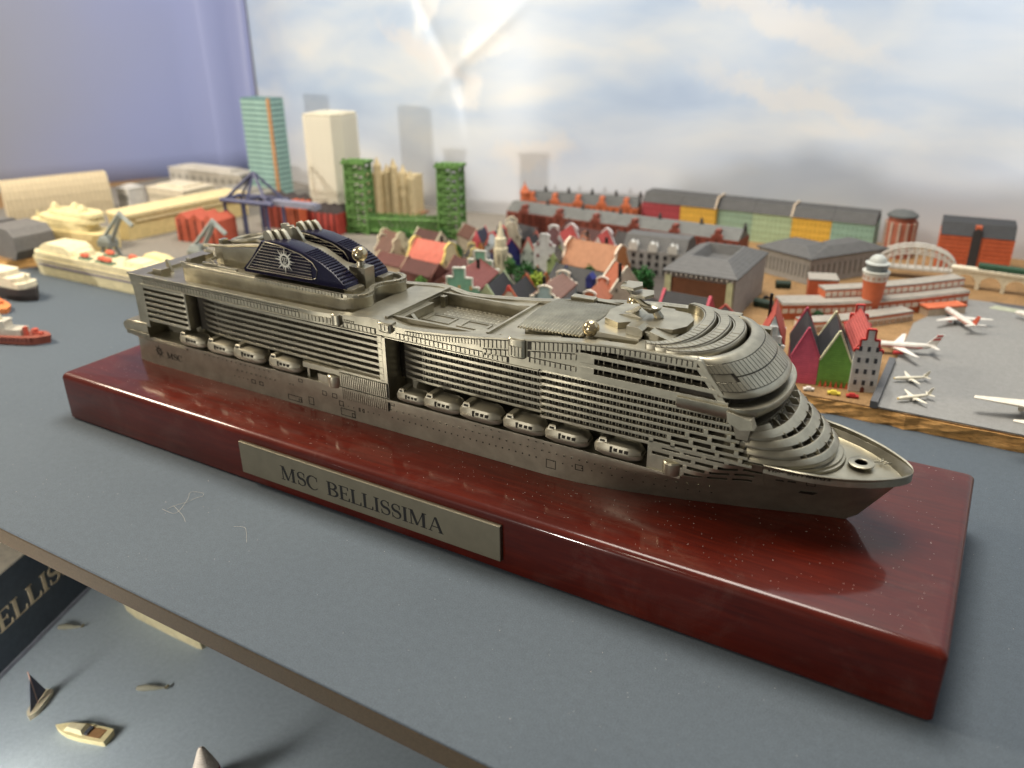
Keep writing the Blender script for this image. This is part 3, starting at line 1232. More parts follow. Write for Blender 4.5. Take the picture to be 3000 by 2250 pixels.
# lattice roof
g = G()
nx, ny = 40, 18
vs = []
for i in range(nx + 1):
    for j in range(ny + 1):
        x = 19.35 + 2.15 * i / nx
        y = 3.05 + 2.9 * j / ny
        z = 6.44 + 0.16 * (1 - ((y - YC) / 1.45) ** 2) + 0.08 * i / nx
        z += 0.032 if i % 2 else -0.026
        z += 0.010 * (j % 2)
        vs.append((x, y, z))
g.add(vs, [(i * (ny + 1) + j, (i + 1) * (ny + 1) + j, (i + 1) * (ny + 1) + j + 1, i * (ny + 1) + j + 1) for i in range(nx) for j in range(ny)])
lat = obj('lattice_roof', g, PEWTER, ship, smooth=0)
md = lat.modifiers.new('thick', 'SOLIDIFY')
md.thickness = 0.05
g = G()
g.box(19.5, 21.4, 3.25, 5.75, 6.05, 6.36)
g.box(18.9, 21.5, 2.78, 2.95, 6.0, 6.20)
g.prism([(18.75, 6.08), (20.9, 6.36), (20.9, 6.44), (18.75, 6.16)], 2.68, 2.95, 'y')
g.prism([(18.7, 6.05), (19.6, 6.2), (19.6, 6.38), (18.9, 6.3)], 5.95, 6.3, 'y')
g.box(19.7, 20.5, 5.9, 6.2, 6.2, 6.62)
obj('roof_support', g, PEWTER, ship, smooth=0)

# ---- funnel deck with its double-lobed front
out = [(4.4, 3.15), (5.0, 3.0), (8.0, 2.98), (11.6, 2.98), (12.2, 2.95), (12.75, 2.98), (13.1, 3.12), (13.3, 3.38), (13.33, 3.65), (13.22, 3.92), (13.05, 4.12), (12.95, 4.3), (12.92, YC)]
out += [(p[0], 2 * YC - p[1]) for p in reversed(out[:-1])]
sm = []
for i in range(len(out)):      # one round of corner cutting
    a, b = out[i], out[(i + 1) % len(out)]
    sm += [(a[0] * .75 + b[0] * .25, a[1] * .75 + b[1] * .25), (a[0] * .25 + b[0] * .75, a[1] * .25 + b[1] * .75)]
cxx, cyy = 8.9, YC


def shrink(pts, e):
    o_ = []
    n = len(pts)
    for i in range(n):
        a, b = pts[i - 1], pts[(i + 1) % n]
        dx, dy = b[0] - a[0], b[1] - a[1]
        l = math.hypot(dx, dy) or 1
        o_.append((pts[i][0] - dy / l * e, pts[i][1] + dx / l * e))
    return o_


g = G()
prof = [(5.6, 0.0), (6.20, 0.0), (6.28, -0.02), (6.36, 0.02), (6.38, 0.06), (6.38, 0.16), (6.30, 0.20), (6.24, 0.20)]
g.loft([[(p[0], p[1], z) for p in shrink(sm, e)] for z, e in prof])
obj('funnel_deck', g, PEWTER, ship, smooth=35)
g = G()
g.box(8.57, 12.65, 2.945, 2.99, 6.275, 6.405)
obj('patina_strip', g, PEWTER_DARK, ship, smooth=0)
g = G()   # panes along the edge of the funnel deck
x = 8.6
while x < 12.6:
    g.box(x, x + 0.115, 2.925, 2.99, 6.28, 6.40)
    x += 0.145
for i in range(len(sm)):
    p, q = sm[i], sm[(i + 1) % len(sm)]
    if p[0] > 12.6 and p[1] < 6.0:
        dx, dy = q[0] - p[0], q[1] - p[1]
        l = math.hypot(dx, dy)
        k = max(1, int(l / 0.14))
        for j in range(k):
            t0, t1 = (j + 0.08) / k, (j + 0.92) / k
            a = (p[0] + dx * t0, p[1] + dy * t0)
            b = (p[0] + dx * t1, p[1] + dy * t1)
            nx_, ny_ = dy / l, -dx / l
            g.prism([(a[0] + nx_ * 0.012, a[1] + ny_ * 0.012), (b[0] + nx_ * 0.012, b[1] + ny_ * 0.012), (b[0] - nx_ * 0.1, b[1] - ny_ * 0.1), (a[0] - nx_ * 0.1, a[1] - ny_ * 0.1)], 6.30, 6.395)
obj('deck_pane', g, PEWTER, ship, smooth=0, kind='stuff')
g = G()
g.box(4.6, 8.5, 3.06, 3.14, 6.2, 6.42)
g.box(4.6, 8.5, 5.86, 5.94, 6.2, 6.42)
g.box(4.5, 4.62, 3.1, 5.9, 6.2, 6.42)
g.box(3.0, 3.5, 2.9, 3.3, 5.6, 5.98)
g.box(3.2, 4.3, 5.5, 5.6, 5.6, 6.05)
g.box(4.7, 4.95, 3.2, 3.9, 6.2, 6.55)
g.box(5.6, 6.4, 3.2, 3.28, 6.3, 6.52)
g.box(6.5, 7.5, 3.12, 3.2, 6.3, 6.50)
obj('deck_wall', g, PEWTER, ship, smooth=0)
g = G()
sd = [(4.9, 5.6), (4.9, 4.9), (5.2, 4.2), (5.9, 3.95), (8.4, 3.95), (8.4, 5.6), (4.9, 5.6)]
g.ribbon(sd, 6.2, lambda x: 6.82 + max(0, x - 5.2) * 0.12, 0.08)
g.box(5.0, 5.2, 4.6, 4.9, 6.8, 7.0)
obj('sports_deck', g, PEWTER, ship, smooth=0)
g = G()
pts = []
for k in range(33):
    a = 2 * PI * k / 32
    pts.append((6.0 + 0.66 * math.cos(a), 5.3 + 0.62 * math.sin(a), 7.0 + 0.10 * math.cos(a)))
g.tube(pts, 0.10, 8)
g.tube([(6.7, 5.0, 7.05), (7.4, 4.6, 7.15), (8.2, 4.3, 7.3)], 0.07, 6)
g.tube([(4.9, 4.0, 6.9), (5.9, 3.98, 6.98), (8.2, 3.98, 7.3)], 0.06, 6)
obj('slide_ring', g, PEWTER, ship)
g = G()
pp = [(5.0, 3.9, 6.72), (5.3, 3.75, 6.78), (5.55, 3.85, 6.72), (5.8, 3.7, 6.6), (5.65, 3.55, 6.5), (5.9, 3.5, 6.42)]
g.tube(pp, 0.06, 6)
obj('slide', g, PEWTER, ship)
for x, y in ((3.4, 4.3), (3.6, 5.2), (5.1, 5.9), (2.9, 3.6)):
    g = G()
    g.prism([(x, 5.6), (x + 0.35, 5.6), (x + 0.12, 6.15), (x, 6.15)], y, y + 0.09, 'y')
    obj('fin', g, PEWTER, ship, smooth=0)


# ---- funnels
def funnel(y0, y1, near):
    side = [(7.62, 6.50), (8.15, 7.00), (8.72, 7.66), (9.2, 7.74), (10.0, 7.66), (10.8, 7.48), (11.5, 7.22), (12.0, 6.95), (12.45, 6.58), (12.50, 6.42), (7.7, 6.40)]
    g_ = G()
    e = 0.07
    rings_ = []
    for y, s in ((y0, 0.05), (y0 + e, 0.0), (y1 - e, 0.0), (y1, 0.05)):
        cx_, cz_ = 10.1, 7.0
        rings_.append([(p[0] - (p[0] - cx_) * s * 0.3, y, p[1] - (p[1] - cz_) * s * 0.6) for p in side])
    g_.loft(rings_)
    f = obj('funnel', g_, NAVY, ship, smooth=28)
    g_ = G()           # louvres on the flank
    yf = y0 - 0.03 if near else y1 - 0.03
    for i in range(9):
        z = 6.62 + i * 0.112
        xa = 8.0 + (z - 6.62) * 0.86
        xb = min(11.05, 11.2 - max(0, z - 7.0) * 1.0)
        if z > 7.2:
            xb = 11.05 - (z - 7.2) * 3.2
        if xb > xa + 0.2:
            g_.box(xa, xb, yf, yf + 0.05, z, z + 0.03)
    obj('louvre', g_, NAVY, f, smooth=0)
    g_ = G()  # silvery worn slat edges; the bright pewter also paints in their highlights
    for i in range(9):
        z = 6.62 + i * 0.112
        xa = 8.0 + (z - 6.62) * 0.86
        xb = min(11.05, 11.2 - max(0, z - 7.0) * 1.0)
        if z > 7.2:
            xb = 11.05 - (z - 7.2) * 3.2
        if xb > xa + 0.2:
            g_.box(xa + 0.02, xb - 0.02, yf - 0.004, yf + 0.02, z + 0.0275, z + 0.0385)
    obj('louvre_edge', g_, PEWTER, f, smooth=0)
    g_ = G()           # raised frame of the louvre field
    fr_ = [(7.86, 6.56), (8.95, 7.66), (9.6, 7.62), (10.6, 7.42), (11.1, 7.2), (11.3, 6.95), (11.22, 6.66), (11.0, 6.58), (7.86, 6.56)]
    g_.tube([(p[0], yf + 0.015, p[1]) for p in fr_], 0.016, 5)
    obj('frame', g_, PEWTER, f)
    g_ = G()           # ribbed cover over the forward slope
    for i in range(15):
        t = i / 14
        x = 10.75 + 1.6 * t
        z = interp([(10.0, 7.66), (10.8, 7.48), (11.5, 7.22), (12.0, 6.95), (12.45, 6.58)], x)
        g_.box(x, x + 0.055, y0 + 0.05, y1 - 0.05, z - 0.08, z + 0.022)
    obj('cover_rib', g_, NAVY, f, smooth=0)
    for k, yy in enumerate((y0 + 0.10, y0 + 0.30, y0 + 0.50)):
        g_ = G()
        x = 8.78 + k * 0.16
        g_.prism([(x + 0.66, 7.45), (x + 0.10, 7.5), (x + 0.0, 7.86), (x + 0.05, 7.99), (x + 0.17, 8.03), (x + 0.30, 7.95), (x + 0.46, 7.72)], yy, yy + 0.15, 'y')
        obj('exhaust_pipe', g_, PEWTER, f, smooth=40)
    return f, yf


f1, yf1 = funnel(3.32, 4.05, True)
f2, yf2 = funnel(4.95, 5.68, True)


def sun(cx, cz, r, place, m, parent, name='emblem'):
    g_ = G()
    n = 16
    for k in range(n):
        a = 2 * PI * k / n
        R_ = r * (1.0 if k % 2 == 0 else 0.72)
        w_ = 0.13
        tip = (cx + R_ * math.cos(a + 0.06 * (1 if k % 2 else -1)), cz + R_ * math.sin(a + 0.06 * (1 if k % 2 else -1)))
        b1 = (cx + 0.46 * r * math.cos(a - w_), cz + 0.46 * r * math.sin(a - w_))
        b2 = (cx + 0.46 * r * math.cos(a + w_), cz + 0.46 * r * math.sin(a + w_))
        g_.loft([[place(*p, -0.004) for p in (b1, tip, b2)], [place(*p, 0.022) for p in (b1, tip, b2)]])
    ring = [(cx + 0.44 * r * math.cos(2 * PI * k / 20), cz + 0.44 * r * math.sin(2 * PI * k / 20)) for k in range(21)]
    for q in stroke(ring, [0.14 * r] * 21):
        g_.loft([[place(*p, -0.004) for p in q], [place(*p, 0.026) for p in q]])
    # small letters inside: m over sc
    mm = [(-.2, -.02), (-.2, .2), (-.07, .2), (0, .16), (.07, .2), (.2, .2), (.2, -.02)]
    for seg in (mm, [(0, .16), (0, -.02)], [(-.03, -.1), (-.15, -.1), (-.15, -.18), (-.03, -.18), (-.03, -.27), (-.17, -.27)], [(.17, -.1), (.05, -.12), (.05, -.26), (.17, -.27)]):
        for q in stroke([(cx + p[0] * r, cz + p[1] * r) for p in seg], [0.055 * r] * len(seg)):
            g_.loft([[place(*p, -0.004) for p in q], [place(*p, 0.024) for p in q]])
    return obj(name, g_, m, parent, smooth=0)


sun(9.87, 7.12, 0.47, lambda u, v, d: (u, yf1 - 0.008 - d - 0.012, v), BRIGHT, f1)
for x, yy in ((8.15, 4.86), (8.55, 4.70), (8.9, 4.56)):
    g = G()
    g.prism([(x + 0.25, 6.4), (x + 0.05, 7.9), (x + 0.35, 7.95), (x + 0.62, 7.6), (x + 1.1, 6.4)], yy, yy + 0.12, 'y')
    obj('fin', g, PEWTER, ship, smooth=0)
g = G()
g.prism([(9.4, 6.3), (9.4, 7.45), (10.4, 7.3), (11.3, 6.9), (11.8, 6.85), (12.2, 6.7), (12.3, 6.3)], 4.18, 4.82, 'y')
g.box(12.35, 12.75, 3.4, 4.0, 6.25, 6.46)
g.box(12.35, 12.75, 5.0, 5.6, 6.25, 6.46)
g.box(11.9, 12.6, 4.25, 4.75, 6.2, 6.95)
obj('funnel_casing', g, PEWTER, ship, smooth=20)


def radome(c, r, ped):
    g_ = G()
    g_.lathe([(0.14, ped - c[2]), (0.12, -r * 0.9), (0.10, -r * 0.7)], c, 12)
    p_ = obj('radome_base', g_, PEWTER, ship)
    g_ = G()
    g_.ball(c, r, 32, 18)
    obj('radome', g_, GOLD_BALL, p_, smooth=60)


radome((12.22, 4.5, 7.36), 0.275, 6.9)
radome((21.72, 3.12, 6.78), 0.245, 6.45)
radome((21.9, 5.85, 6.78), 0.235, 6.45)

# ---- roof houses, mast, crescents
g = G()
g.prism([(21.62, 3.05), (23.2, 3.05), (23.2, 3.9), (23.9, 3.9), (23.9, 5.1), (23.2, 5.1), (23.2, 5.95), (21.62, 5.95)], 6.35, 6.74)
g.box(22.0, 22.35, 2.86, 3.12, 6.35, 6.56)
g.box(23.2, 23.55, 2.75, 3.3, 6.4, 6.66)
obj('roof_house', g, PEWTER, ship, smooth=0)
g = G()
g.prism([(21.85, 3.78), (22.35, 3.55), (22.75, 3.9), (23.05, 3.6), (23.9, 3.75), (24.15, 4.2), (24.15, 4.8), (23.9, 5.25), (23.05, 5.4), (22.75, 5.1), (22.35, 5.45), (21.85, 5.22), (21.7, 4.5)], 6.74, 6.92)
obj('roof_plate', g, PEWTER, ship, smooth=0)
g = G()
g.prism([(22.72, 6.4), (22.72, 6.98), (23.05, 6.98), (23.2, 6.9), (23.2, 6.4)], 3.28, 3.85, 'y')
g.prism([(23.2, 6.4), (23.2, 6.82), (23.5, 6.78), (23.5, 6.4)], 3.45, 3.85, 'y')
g.prism([(23.4, 6.92), (24.0, 6.75), (24.0, 6.6), (23.4, 6.6)], 3.3, 4.0, 'y')
g.prism([(22.0, 6.9), (22.5, 7.02), (22.9, 6.9)], 4.2, 4.8, 'y')
obj('roof_block', g, PEWTER, ship, smooth=0)
g = G()
g.tube([(23.24, 4.5, 6.9), (23.1, 4.5, 7.1), (22.75, 4.5, 7.22), (22.45, 4.5, 7.42), (22.2, 4.5, 7.66), (22.08, 4.5, 7.82)], [0.14, 0.12, 0.085, 0.075, 0.07, 0.06], 8)
mast = obj('mast', g, PEWTER, ship)
g = G()
for x0_, z_, l_ in ((22.1, 7.70, 0.42), (22.42, 7.50, 0.46)):
    g.prism([(x0_, 4.22), (x0_ + l_, 4.16), (x0_ + l_ + 0.14, 4.5), (x0_ + l_, 4.84), (x0_, 4.78)], z_, z_ + 0.09)
obj('yard', g, PEWTER, mast, smooth=0)
g = G()
g.lathe([(0.12, -0.1), (0.26, 0.02), (0.30, 0.10), (0.26, 0.10), (0.12, 0.04)], (22.98, 4.5, 7.14), 20)
obj('dish', g, PEWTER, mast)
g = G()
g.prism([(22.1, 6.9), (22.5, 7.12), (22.6, 7.2), (22.7, 7.2), (22.6, 7.05), (22.35, 6.9)], 4.38, 4.62, 'y')
obj('strut', g, PEWTER, mast, smooth=0)


def dee(x0, a, b=2.0, n=28, ex=2.15, back=None, amin=-90, amax=90):
    pts_ = []
    for k in range(n + 1):
        t = math.radians(amin + (amax - amin) * k / n)
        c_, s_ = math.cos(t), math.sin(t)
        pts_.append((x0 + a * math.copysign(abs(c_) ** (2 / ex), c_), YC + b * math.copysign(abs(s_) ** (2 / ex), s_)))
    if back is not None:
        pts_ += [(back, YC + b), (back, YC - b)]
    return pts_


# crescents stepping down over the bow roof
for k, (xe, a, wd, z) in enumerate(((23.45, 0.98, 0.34, 6.90), (23.70, 1.20, 0.36, 6.86), (24.02, 1.32, 0.38, 6.82))):
    outer = dee(xe + 0.18, a + 0.12, 1.96)
    inner_ = dee(xe + 0.04, a - 0.12, 1.72)
    g = G()
    rings = []
    for p, q in zip(outer, inner_):
        zz = z - 0.05 * abs(p[1] - YC) / 2
        rings.append([(p[0], p[1], 6.5), (p[0], p[1], zz - 0.06), (p[0] - 0.03, p[1] + (YC - p[1]) * 0.01, zz), (q[0], q[1], zz + 0.01), (q[0], q[1], 6.5)])
    g.loft(rings)
    cr = obj('roof_crescent', g, PEWTER, ship, smooth=35)
    g = G()
    for i in range(0, len(outer) - 1):
        if i % 1 == 0:
            p0, p1, q0, q1 = outer[i], outer[i + 1], inner_[i], inner_[i + 1]
            mixp = lambda p, q, t: (p[0] + (q[0] - p[0]) * t, p[1] + (q[1] - p[1]) * t)
            A_ = mixp(mixp(p0, q0, .2), mixp(p1, q1, .2), .06)
            B_ = mixp(mixp(p0, q0, .2), mixp(p1, q1, .2), .94)
            C_ = mixp(mixp(p0, q0, .85), mixp(p1, q1, .85), .94)
            D_ = mixp(mixp(p0, q0, .85), mixp(p1, q1, .85), .06)
            zz = z - 0.05 * abs(p0[1] - YC) / 2
            g.prism([A_, B_, C_, D_], zz - 0.02, zz + 0.028)
    obj('crescent_panel', g, PEWTER, cr, smooth=0)
    g = G()
    rr = []
    for p, q in zip(outer, inner_):
        zz = z - 0.05 * abs(p[1] - YC) / 2
        a_ = (p[0] + (q[0] - p[0]) * 0.15, p[1] + (q[1] - p[1]) * 0.15)
        b_ = (p[0] + (q[0] - p[0]) * 0.9, p[1] + (q[1] - p[1]) * 0.9)
        rr.append([(*a_, zz - 0.02), (*a_, zz + 0.013), (*b_, zz + 0.016), (*b_, zz - 0.02)])
    g.loft(rr)
    obj('patina_strip', g, PEWTER_DARK, cr, smooth=30)
g = G()
g.prism(dee(24.0, 1.3, 1.9, back=23.0), 6.3, 6.52)
obj('roof_well', g, PEWTER_DARK, ship, smooth=0)

# visor
VIS = [(6.56, 24.36, 1.36, 1.96), (6.70, 24.42, 1.34, 1.97), (6.735, 24.60, 1.24, 1.94), (6.71, 24.84, 1.15, 1.95), (6.58, 25.00, 1.17, 1.97), (6.40, 25.17, 1.21, 1.995), (6.22, 25.34, 1.25, 2.01), (6.05, 25.50, 1.27, 2.03), (5.94, 25.62, 1.27, 2.03), (5.87, 25.68, 1.29, 2.07), (5.82, 25.70, 1.27, 2.06), (5.80, 25.5, 1.0, 1.9)]


def vis_at(z, t, off=0.0):
    """point on the visor at height z and angle t (degrees)"""
    tab = sorted([(v[0], v[1:]) for v in VIS[3:9]])
    for (a, p), (b, q) in zip(tab, tab[1:]):
        if z <= b:
            k = (z - a) / (b - a)
            x0_, aa, bb = [p[i] + (q[i] - p[i]) * k for i in range(3)]
            break
    c_, s_ = math.cos(math.radians(t)), math.sin(math.radians(t))
    ex = 2.15
    return (x0_ + (aa + off) * math.copysign(abs(c_) ** (2 / ex), c_), YC + (bb + off) * math.copysign(abs(s_) ** (2 / ex), s_), z + off * 0.45)


g = G()
rings = [[(p[0], p[1], z) for p in dee(x0_, a, b, 40)] for z, x0_, a, b in VIS]
vs = [p for r in rings for p in r]
n = len(rings[0])
g.add(vs, [(i * n + j, (i + 1) * n + j, (i + 1) * n + j + 1, i * n + j + 1) for i in range(len(rings) - 1) for j in range(n - 1)])
visor = obj('visor', g, PEWTER, ship, smooth=50)
md = visor.modifiers.new('thick', 'SOLIDIFY')
md.thickness = 0.06
md.offset = -1


def vis_panel(z0_, z1_, t0, t1):
    g_ = G()
    lo, hi = [], []
    zm_ = (z0_ + z1_) / 2
    for (z, t) in ((z0_, t0), (z0_, (t0 + t1) / 2), (z0_, t1), (zm_, t1), (z1_, t1), (z1_, (t0 + t1) / 2), (z1_, t0), (zm_, t0)):
        lo.append(vis_at(z, t, -0.01))
        hi.append(vis_at(z, t, 0.02))
    g_.loft([lo, hi])
    obj('window_panel', g_, PEWTER, visor, smooth=0)


for z0_, z1_, t0, t1 in ((6.295, 6.605, -58.5, 58.5), (5.985, 6.295, -58.5, 58.5), (6.365, 6.595, -86.5, -57), (5.965, 6.195, -86.5, -57), (6.365, 6.595, 57, 86.5), (5.965, 6.195, 57, 86.5)):
    g = G()
    n_ = 24
    rr = [[vis_at(z, t0 + (t1 - t0) * k / n_, o_) for z, o_ in ((z0_, -0.01), (z0_, 0.006), ((z0_ + z1_) / 2, 0.006), (z1_, 0.006), (z1_, -0.01))] for k in range(n_ + 1)]
    g.loft(rr)
    obj('patina_strip', g, PEWTER_DARK, visor, smooth=30)
t = -86
while t < 84:
    st = 5.2
    if -58 < t < 58:
        vis_panel(6.31, 6.59, t + 0.35, t + st - 0.35)
        vis_panel(6.0, 6.28, t + 0.35, t + st - 0.35)
    else:
        vis_panel(6.38, 6.58, t + 0.35, t + st - 0.35)
        vis_panel(5.98, 6.18, t + 0.35, t + st - 0.35)
    t += st


# bridge lip under the visor
def slab(name, prof, m=PEWTER, back=24.6, parent=None):
    g_ = G()
    g_.loft([[(p[0], p[1], z) for p in dee(x0_, a, b, 40, back=back)] for z, x0_, a, b in prof])
    return obj(name, g_, m, parent or ship, smooth=40)


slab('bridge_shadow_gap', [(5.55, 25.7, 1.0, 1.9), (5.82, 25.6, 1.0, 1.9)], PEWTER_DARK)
br = slab('bridge', [(5.10, 26.0, 0.55, 1.85), (5.22, 26.1, 0.80, 2.0), (5.40, 26.18, 0.92, 2.07), (5.56, 26.14, 0.98, 2.10), (5.60, 26.12, 0.98, 2.10), (5.60, 26.05, 0.90, 2.0)])
g = G()
for k in range(34):
    t0 = -72 + k * 144 / 34
    a = [dee(x0_, aa + 0.012, bb + 0.012, 1, amin=t0, amax=t0 + 3.2) for (x0_, aa, bb) in ((26.175, 0.905, 2.065), (26.145, 0.955, 2.085))]
    b = [dee(x0_, aa - 0.05, bb - 0.05, 1, amin=t0, amax=t0 + 3.2) for (x0_, aa, bb) in ((26.175, 0.905, 2.065), (26.145, 0.955, 2.085))]
    g.loft([[(*b[0][0], 5.39), (*b[0][1], 5.39), (*b[1][1], 5.48), (*b[1][0], 5.48)], [(*a[0][0], 5.39), (*a[0][1], 5.39), (*a[1][1], 5.48), (*a[1][0], 5.48)]])
obj('bridge_window', g, PEWTER, br, smooth=0)
for s in (0, 1):
    g = G()
    pr = [(25.98, 5.52), (26.62, 5.40), (26.72, 5.14), (26.36, 5.06), (26.02, 5.22)]
    ya, yb = (2.33, 2.62) if s == 0 else (6.38, 6.67)
    g.prism(pr, ya, yb, 'y')
    obj('bridge_wing', g, PEWTER, br, smooth=0)
for ya, yb in ((2.50, 2.9), (6.1, 6.5)):
    g = G()
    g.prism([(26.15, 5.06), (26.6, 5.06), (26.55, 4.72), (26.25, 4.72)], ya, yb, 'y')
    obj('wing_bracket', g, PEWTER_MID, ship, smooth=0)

# curved balcony fronts over the fore deck: slanted parapets with open decks behind
TIERS = [(5.16, 26.34, 0.62), (4.93, 26.40, 0.95), (4.69, 26.46, 1.27), (4.45, 26.52, 1.57), (4.21, 26.57, 1.82), (3.99, 26.62, 1.98)]


def front_pt(x0_, a, b, t, ex=2.15):
    c_, s_ = math.cos(math.radians(t)), math.sin(math.radians(t))
    return (x0_ + a * math.copysign(abs(c_) ** (2 / ex), c_), YC + b * math.copysign(abs(s_) ** (2 / ex), s_))


for k in range(1, 5):
    z, x0_, a = TIERS[k]
    zn, xn, an = TIERS[k + 1]
    zu, xu, au = TIERS[k - 1]
    hb_ = 1.94 - 0.02 * k
    f_ = 0.58
    xb, ab, zb_ = x0_ + (xn - x0_) * f_, a + (an - a) * f_, z + (zn - z) * f_
    xo, ao, zo = xu + (x0_ - xu) * f_, au + (a - au) * f_, zu + (z - zu) * f_     # lower edge of the parapet above
    g = G()
    rr = []
    for q in range(41):
        t = -90 + 180 * q / 40
        rr.append([(*front_pt(xb, ab, hb_ + 0.012, t), zb_), (*front_pt(x0_, a, hb_ - 0.045, t), z), (*front_pt(x0_, a - 0.02, hb_ - 0.06, t), z + 0.008), (*front_pt(x0_, a - 0.055, hb_ - 0.09, t), z), (*front_pt(xb, ab - 0.06, hb_ - 0.05, t), zb_)])
    g.loft(rr)
    obj('terrace', g, PEWTER, ship, smooth=40)
    # recessed deck front behind the opening above this parapet
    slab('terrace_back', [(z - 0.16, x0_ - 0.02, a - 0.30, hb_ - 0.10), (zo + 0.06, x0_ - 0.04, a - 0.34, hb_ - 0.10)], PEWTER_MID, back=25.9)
    slab('terrace_floor', [(z - 0.12, x0_ - 0.02, a - 0.03, hb_ - 0.07), (z - 0.09, x0_ - 0.02, a - 0.03, hb_ - 0.07)], PEWTER, back=25.9)
    for t in (-40, -24, -8, 9, 26, 42, 58):
        t += (6 if k % 2 else 0)
        p0, p1 = front_pt(x0_, a + 0.005, hb_ - 0.04, t), front_pt(xo, ao + 0.0, hb_ + 0.01, t)
        q0, q1 = front_pt(x0_, a - 0.25, hb_ - 0.12, t), front_pt(xo, ao - 0.20, hb_ - 0.12, t)
        dx, dy = -math.sin(math.radians(t)) * 0.014, math.cos(math.radians(t)) * 0.014
        g = G()
        g.loft([[(p[0] + s_ * dx, p[1] + s_ * dy, zz) for p, zz in ((p0, z - 0.05), (p1, zo + 0.04), (q1, zo + 0.04), (q0, z - 0.05))] for s_ in (-1, 1)])
        obj('terrace_fin', g, PEWTER, ship, smooth=0)
    g = G()
    for t0 in range(-44, 62, 5):
        if (t0 // 5) % 4 == 0:
            continue
        a0, a1 = front_pt(x0_ - 0.03, a - 0.305, hb_ - 0.09, t0), front_pt(x0_ - 0.03, a - 0.305, hb_ - 0.09, t0 + 3.6)
        b0, b1 = front_pt(x0_ - 0.03, a - 0.36, hb_ - 0.15, t0), front_pt(x0_ - 0.03, a - 0.36, hb_ - 0.15, t0 + 3.6)
        g.prism([a0, a1, b1, b0], z - 0.02, zo - 0.02)
    obj('terrace_window', g, PEWTER, ship, smooth=0, kind='stuff')
    # smooth cheeks where the openings close towards the ship's sides
    for lo_, hi_ in ((-90, -46), (64, 90)):
        g = G()
        rr = []
        for q in range(13):
            t = lo_ + (hi_ - lo_) * q / 12
            rr.append([(*front_pt(x0_, a - 0.02, hb_ - 0.075, t), z - 0.04), (*front_pt(xo, ao - 0.03, hb_ - 0.045, t), zo + 0.05), (*front_pt(xo, ao - 0.12, hb_ - 0.14, t), zo + 0.05), (*front_pt(x0_, a - 0.12, hb_ - 0.16, t), z - 0.04)])
        g.loft(rr)
        obj('terrace_cheek', g, PEWTER, ship, smooth=40)
slab('deck_step', [(3.70, 26.6, 2.00, 1.62), (3.98, 26.6, 1.86, 1.62)], back=25.9)
slab('deck_step', [(3.74, 26.6, 2.16, 1.60), (3.81, 26.6, 2.14, 1.60), (3.82, 26.6, 2.08, 1.58), (3.89, 26.6, 2.06, 1.58), (3.90, 26.6, 1.95, 1.55)], back=25.9)

# ---- lifeboats
def lifeboat_meshes():
    gb = G()
    Lh = 0.70
    rings_ = []
    for x, wy, zk in ((-Lh, 0.16, 0.16), (-Lh + 0.08, 0.27, 0.06), (-0.35, 0.36, 0.0), (0.35, 0.36, 0.0), (Lh - 0.1, 0.27, 0.05), (Lh, 0.13, 0.16)):
        rings_.append([(x, -wy, 0.24), (x, -wy * 0.96, 0.13), (x, -wy * 0.5, zk), (x, wy * 0.5, zk), (x, wy * 0.96, 0.13), (x, wy, 0.24)])
    gb.loft(rings_)
    gc = G()
    rings_ = []
    for x, wy, zt_ in ((-Lh + 0.02, 0.20, 0.34), (-Lh + 0.1, 0.28, 0.43), (-0.3, 0.35, 0.47), (0.3, 0.35, 0.47), (Lh - 0.22, 0.30, 0.45), (Lh - 0.04, 0.15, 0.33)):
        rings_.append([(x, -wy, 0.225), (x, -wy * 1.01, 0.30), (x, -wy * 0.86, zt_ - 0.03), (x, -wy * 0.66, zt_), (x, wy * 0.66, zt_), (x, wy * 0.86, zt_ - 0.03), (x, wy * 1.01, 0.30), (x, wy, 0.225)])
    gc.loft(rings_)
    gw = G()
    gw.loft([[(x, y, z) for x, y in ((-0.52 - e, -0.25 + e2), (-0.30 + e, -0.25 + e2), (-0.30 + e, 0.33), (-0.52 - e, 0.33))] for z, e, e2 in ((0.40, 0.03, -0.03), (0.53, 0.0, 0.0), (0.56, -0.03, 0.03))])
    gg = G()
    gg.box(-0.06, 0.06, -0.02, 0.0, 0, 0.07)
    gd = G()
    gd.box(-0.035, 0.035, -0.02, 0.0, 0, 0.13)
    return gb, gc, gw, gg, gd


def lifeboat(cx, s, y=2.72, z=3.215):
    gb, gc, gw, gg, gd = lifeboat_meshes()
    tr = lambda g_: g_.warp(lambda a, b, c: (cx + a * s, y + b * s, z + c * s))
    lb = obj('lifeboat', tr(gb), BOAT, ship, smooth=45)
    obj('canopy', tr(gc), BOAT, lb, smooth=40)
    obj('wheelhouse', tr(gw), BOAT, lb, smooth=30)
    for k, dx in enumerate((0.0, 0.16, 0.31)):
        q = G()
        q.box(dx - 0.05, dx + 0.05, -0.362, -0.34, 0.285, 0.37)
        obj('window', tr(q), PEWTER_DARK, lb, smooth=0)
    q = G()
    q.box(-0.16, -0.10, -0.366, -0.34, 0.24, 0.40)
    obj('door', tr(q), PEWTER_DARK, lb, smooth=0)
    q = G()
    q.box(-0.49, -0.35, -0.276, -0.24, 0.45, 0.51)
    obj('window', tr(q), PEWTER_DARK, lb, smooth=0)


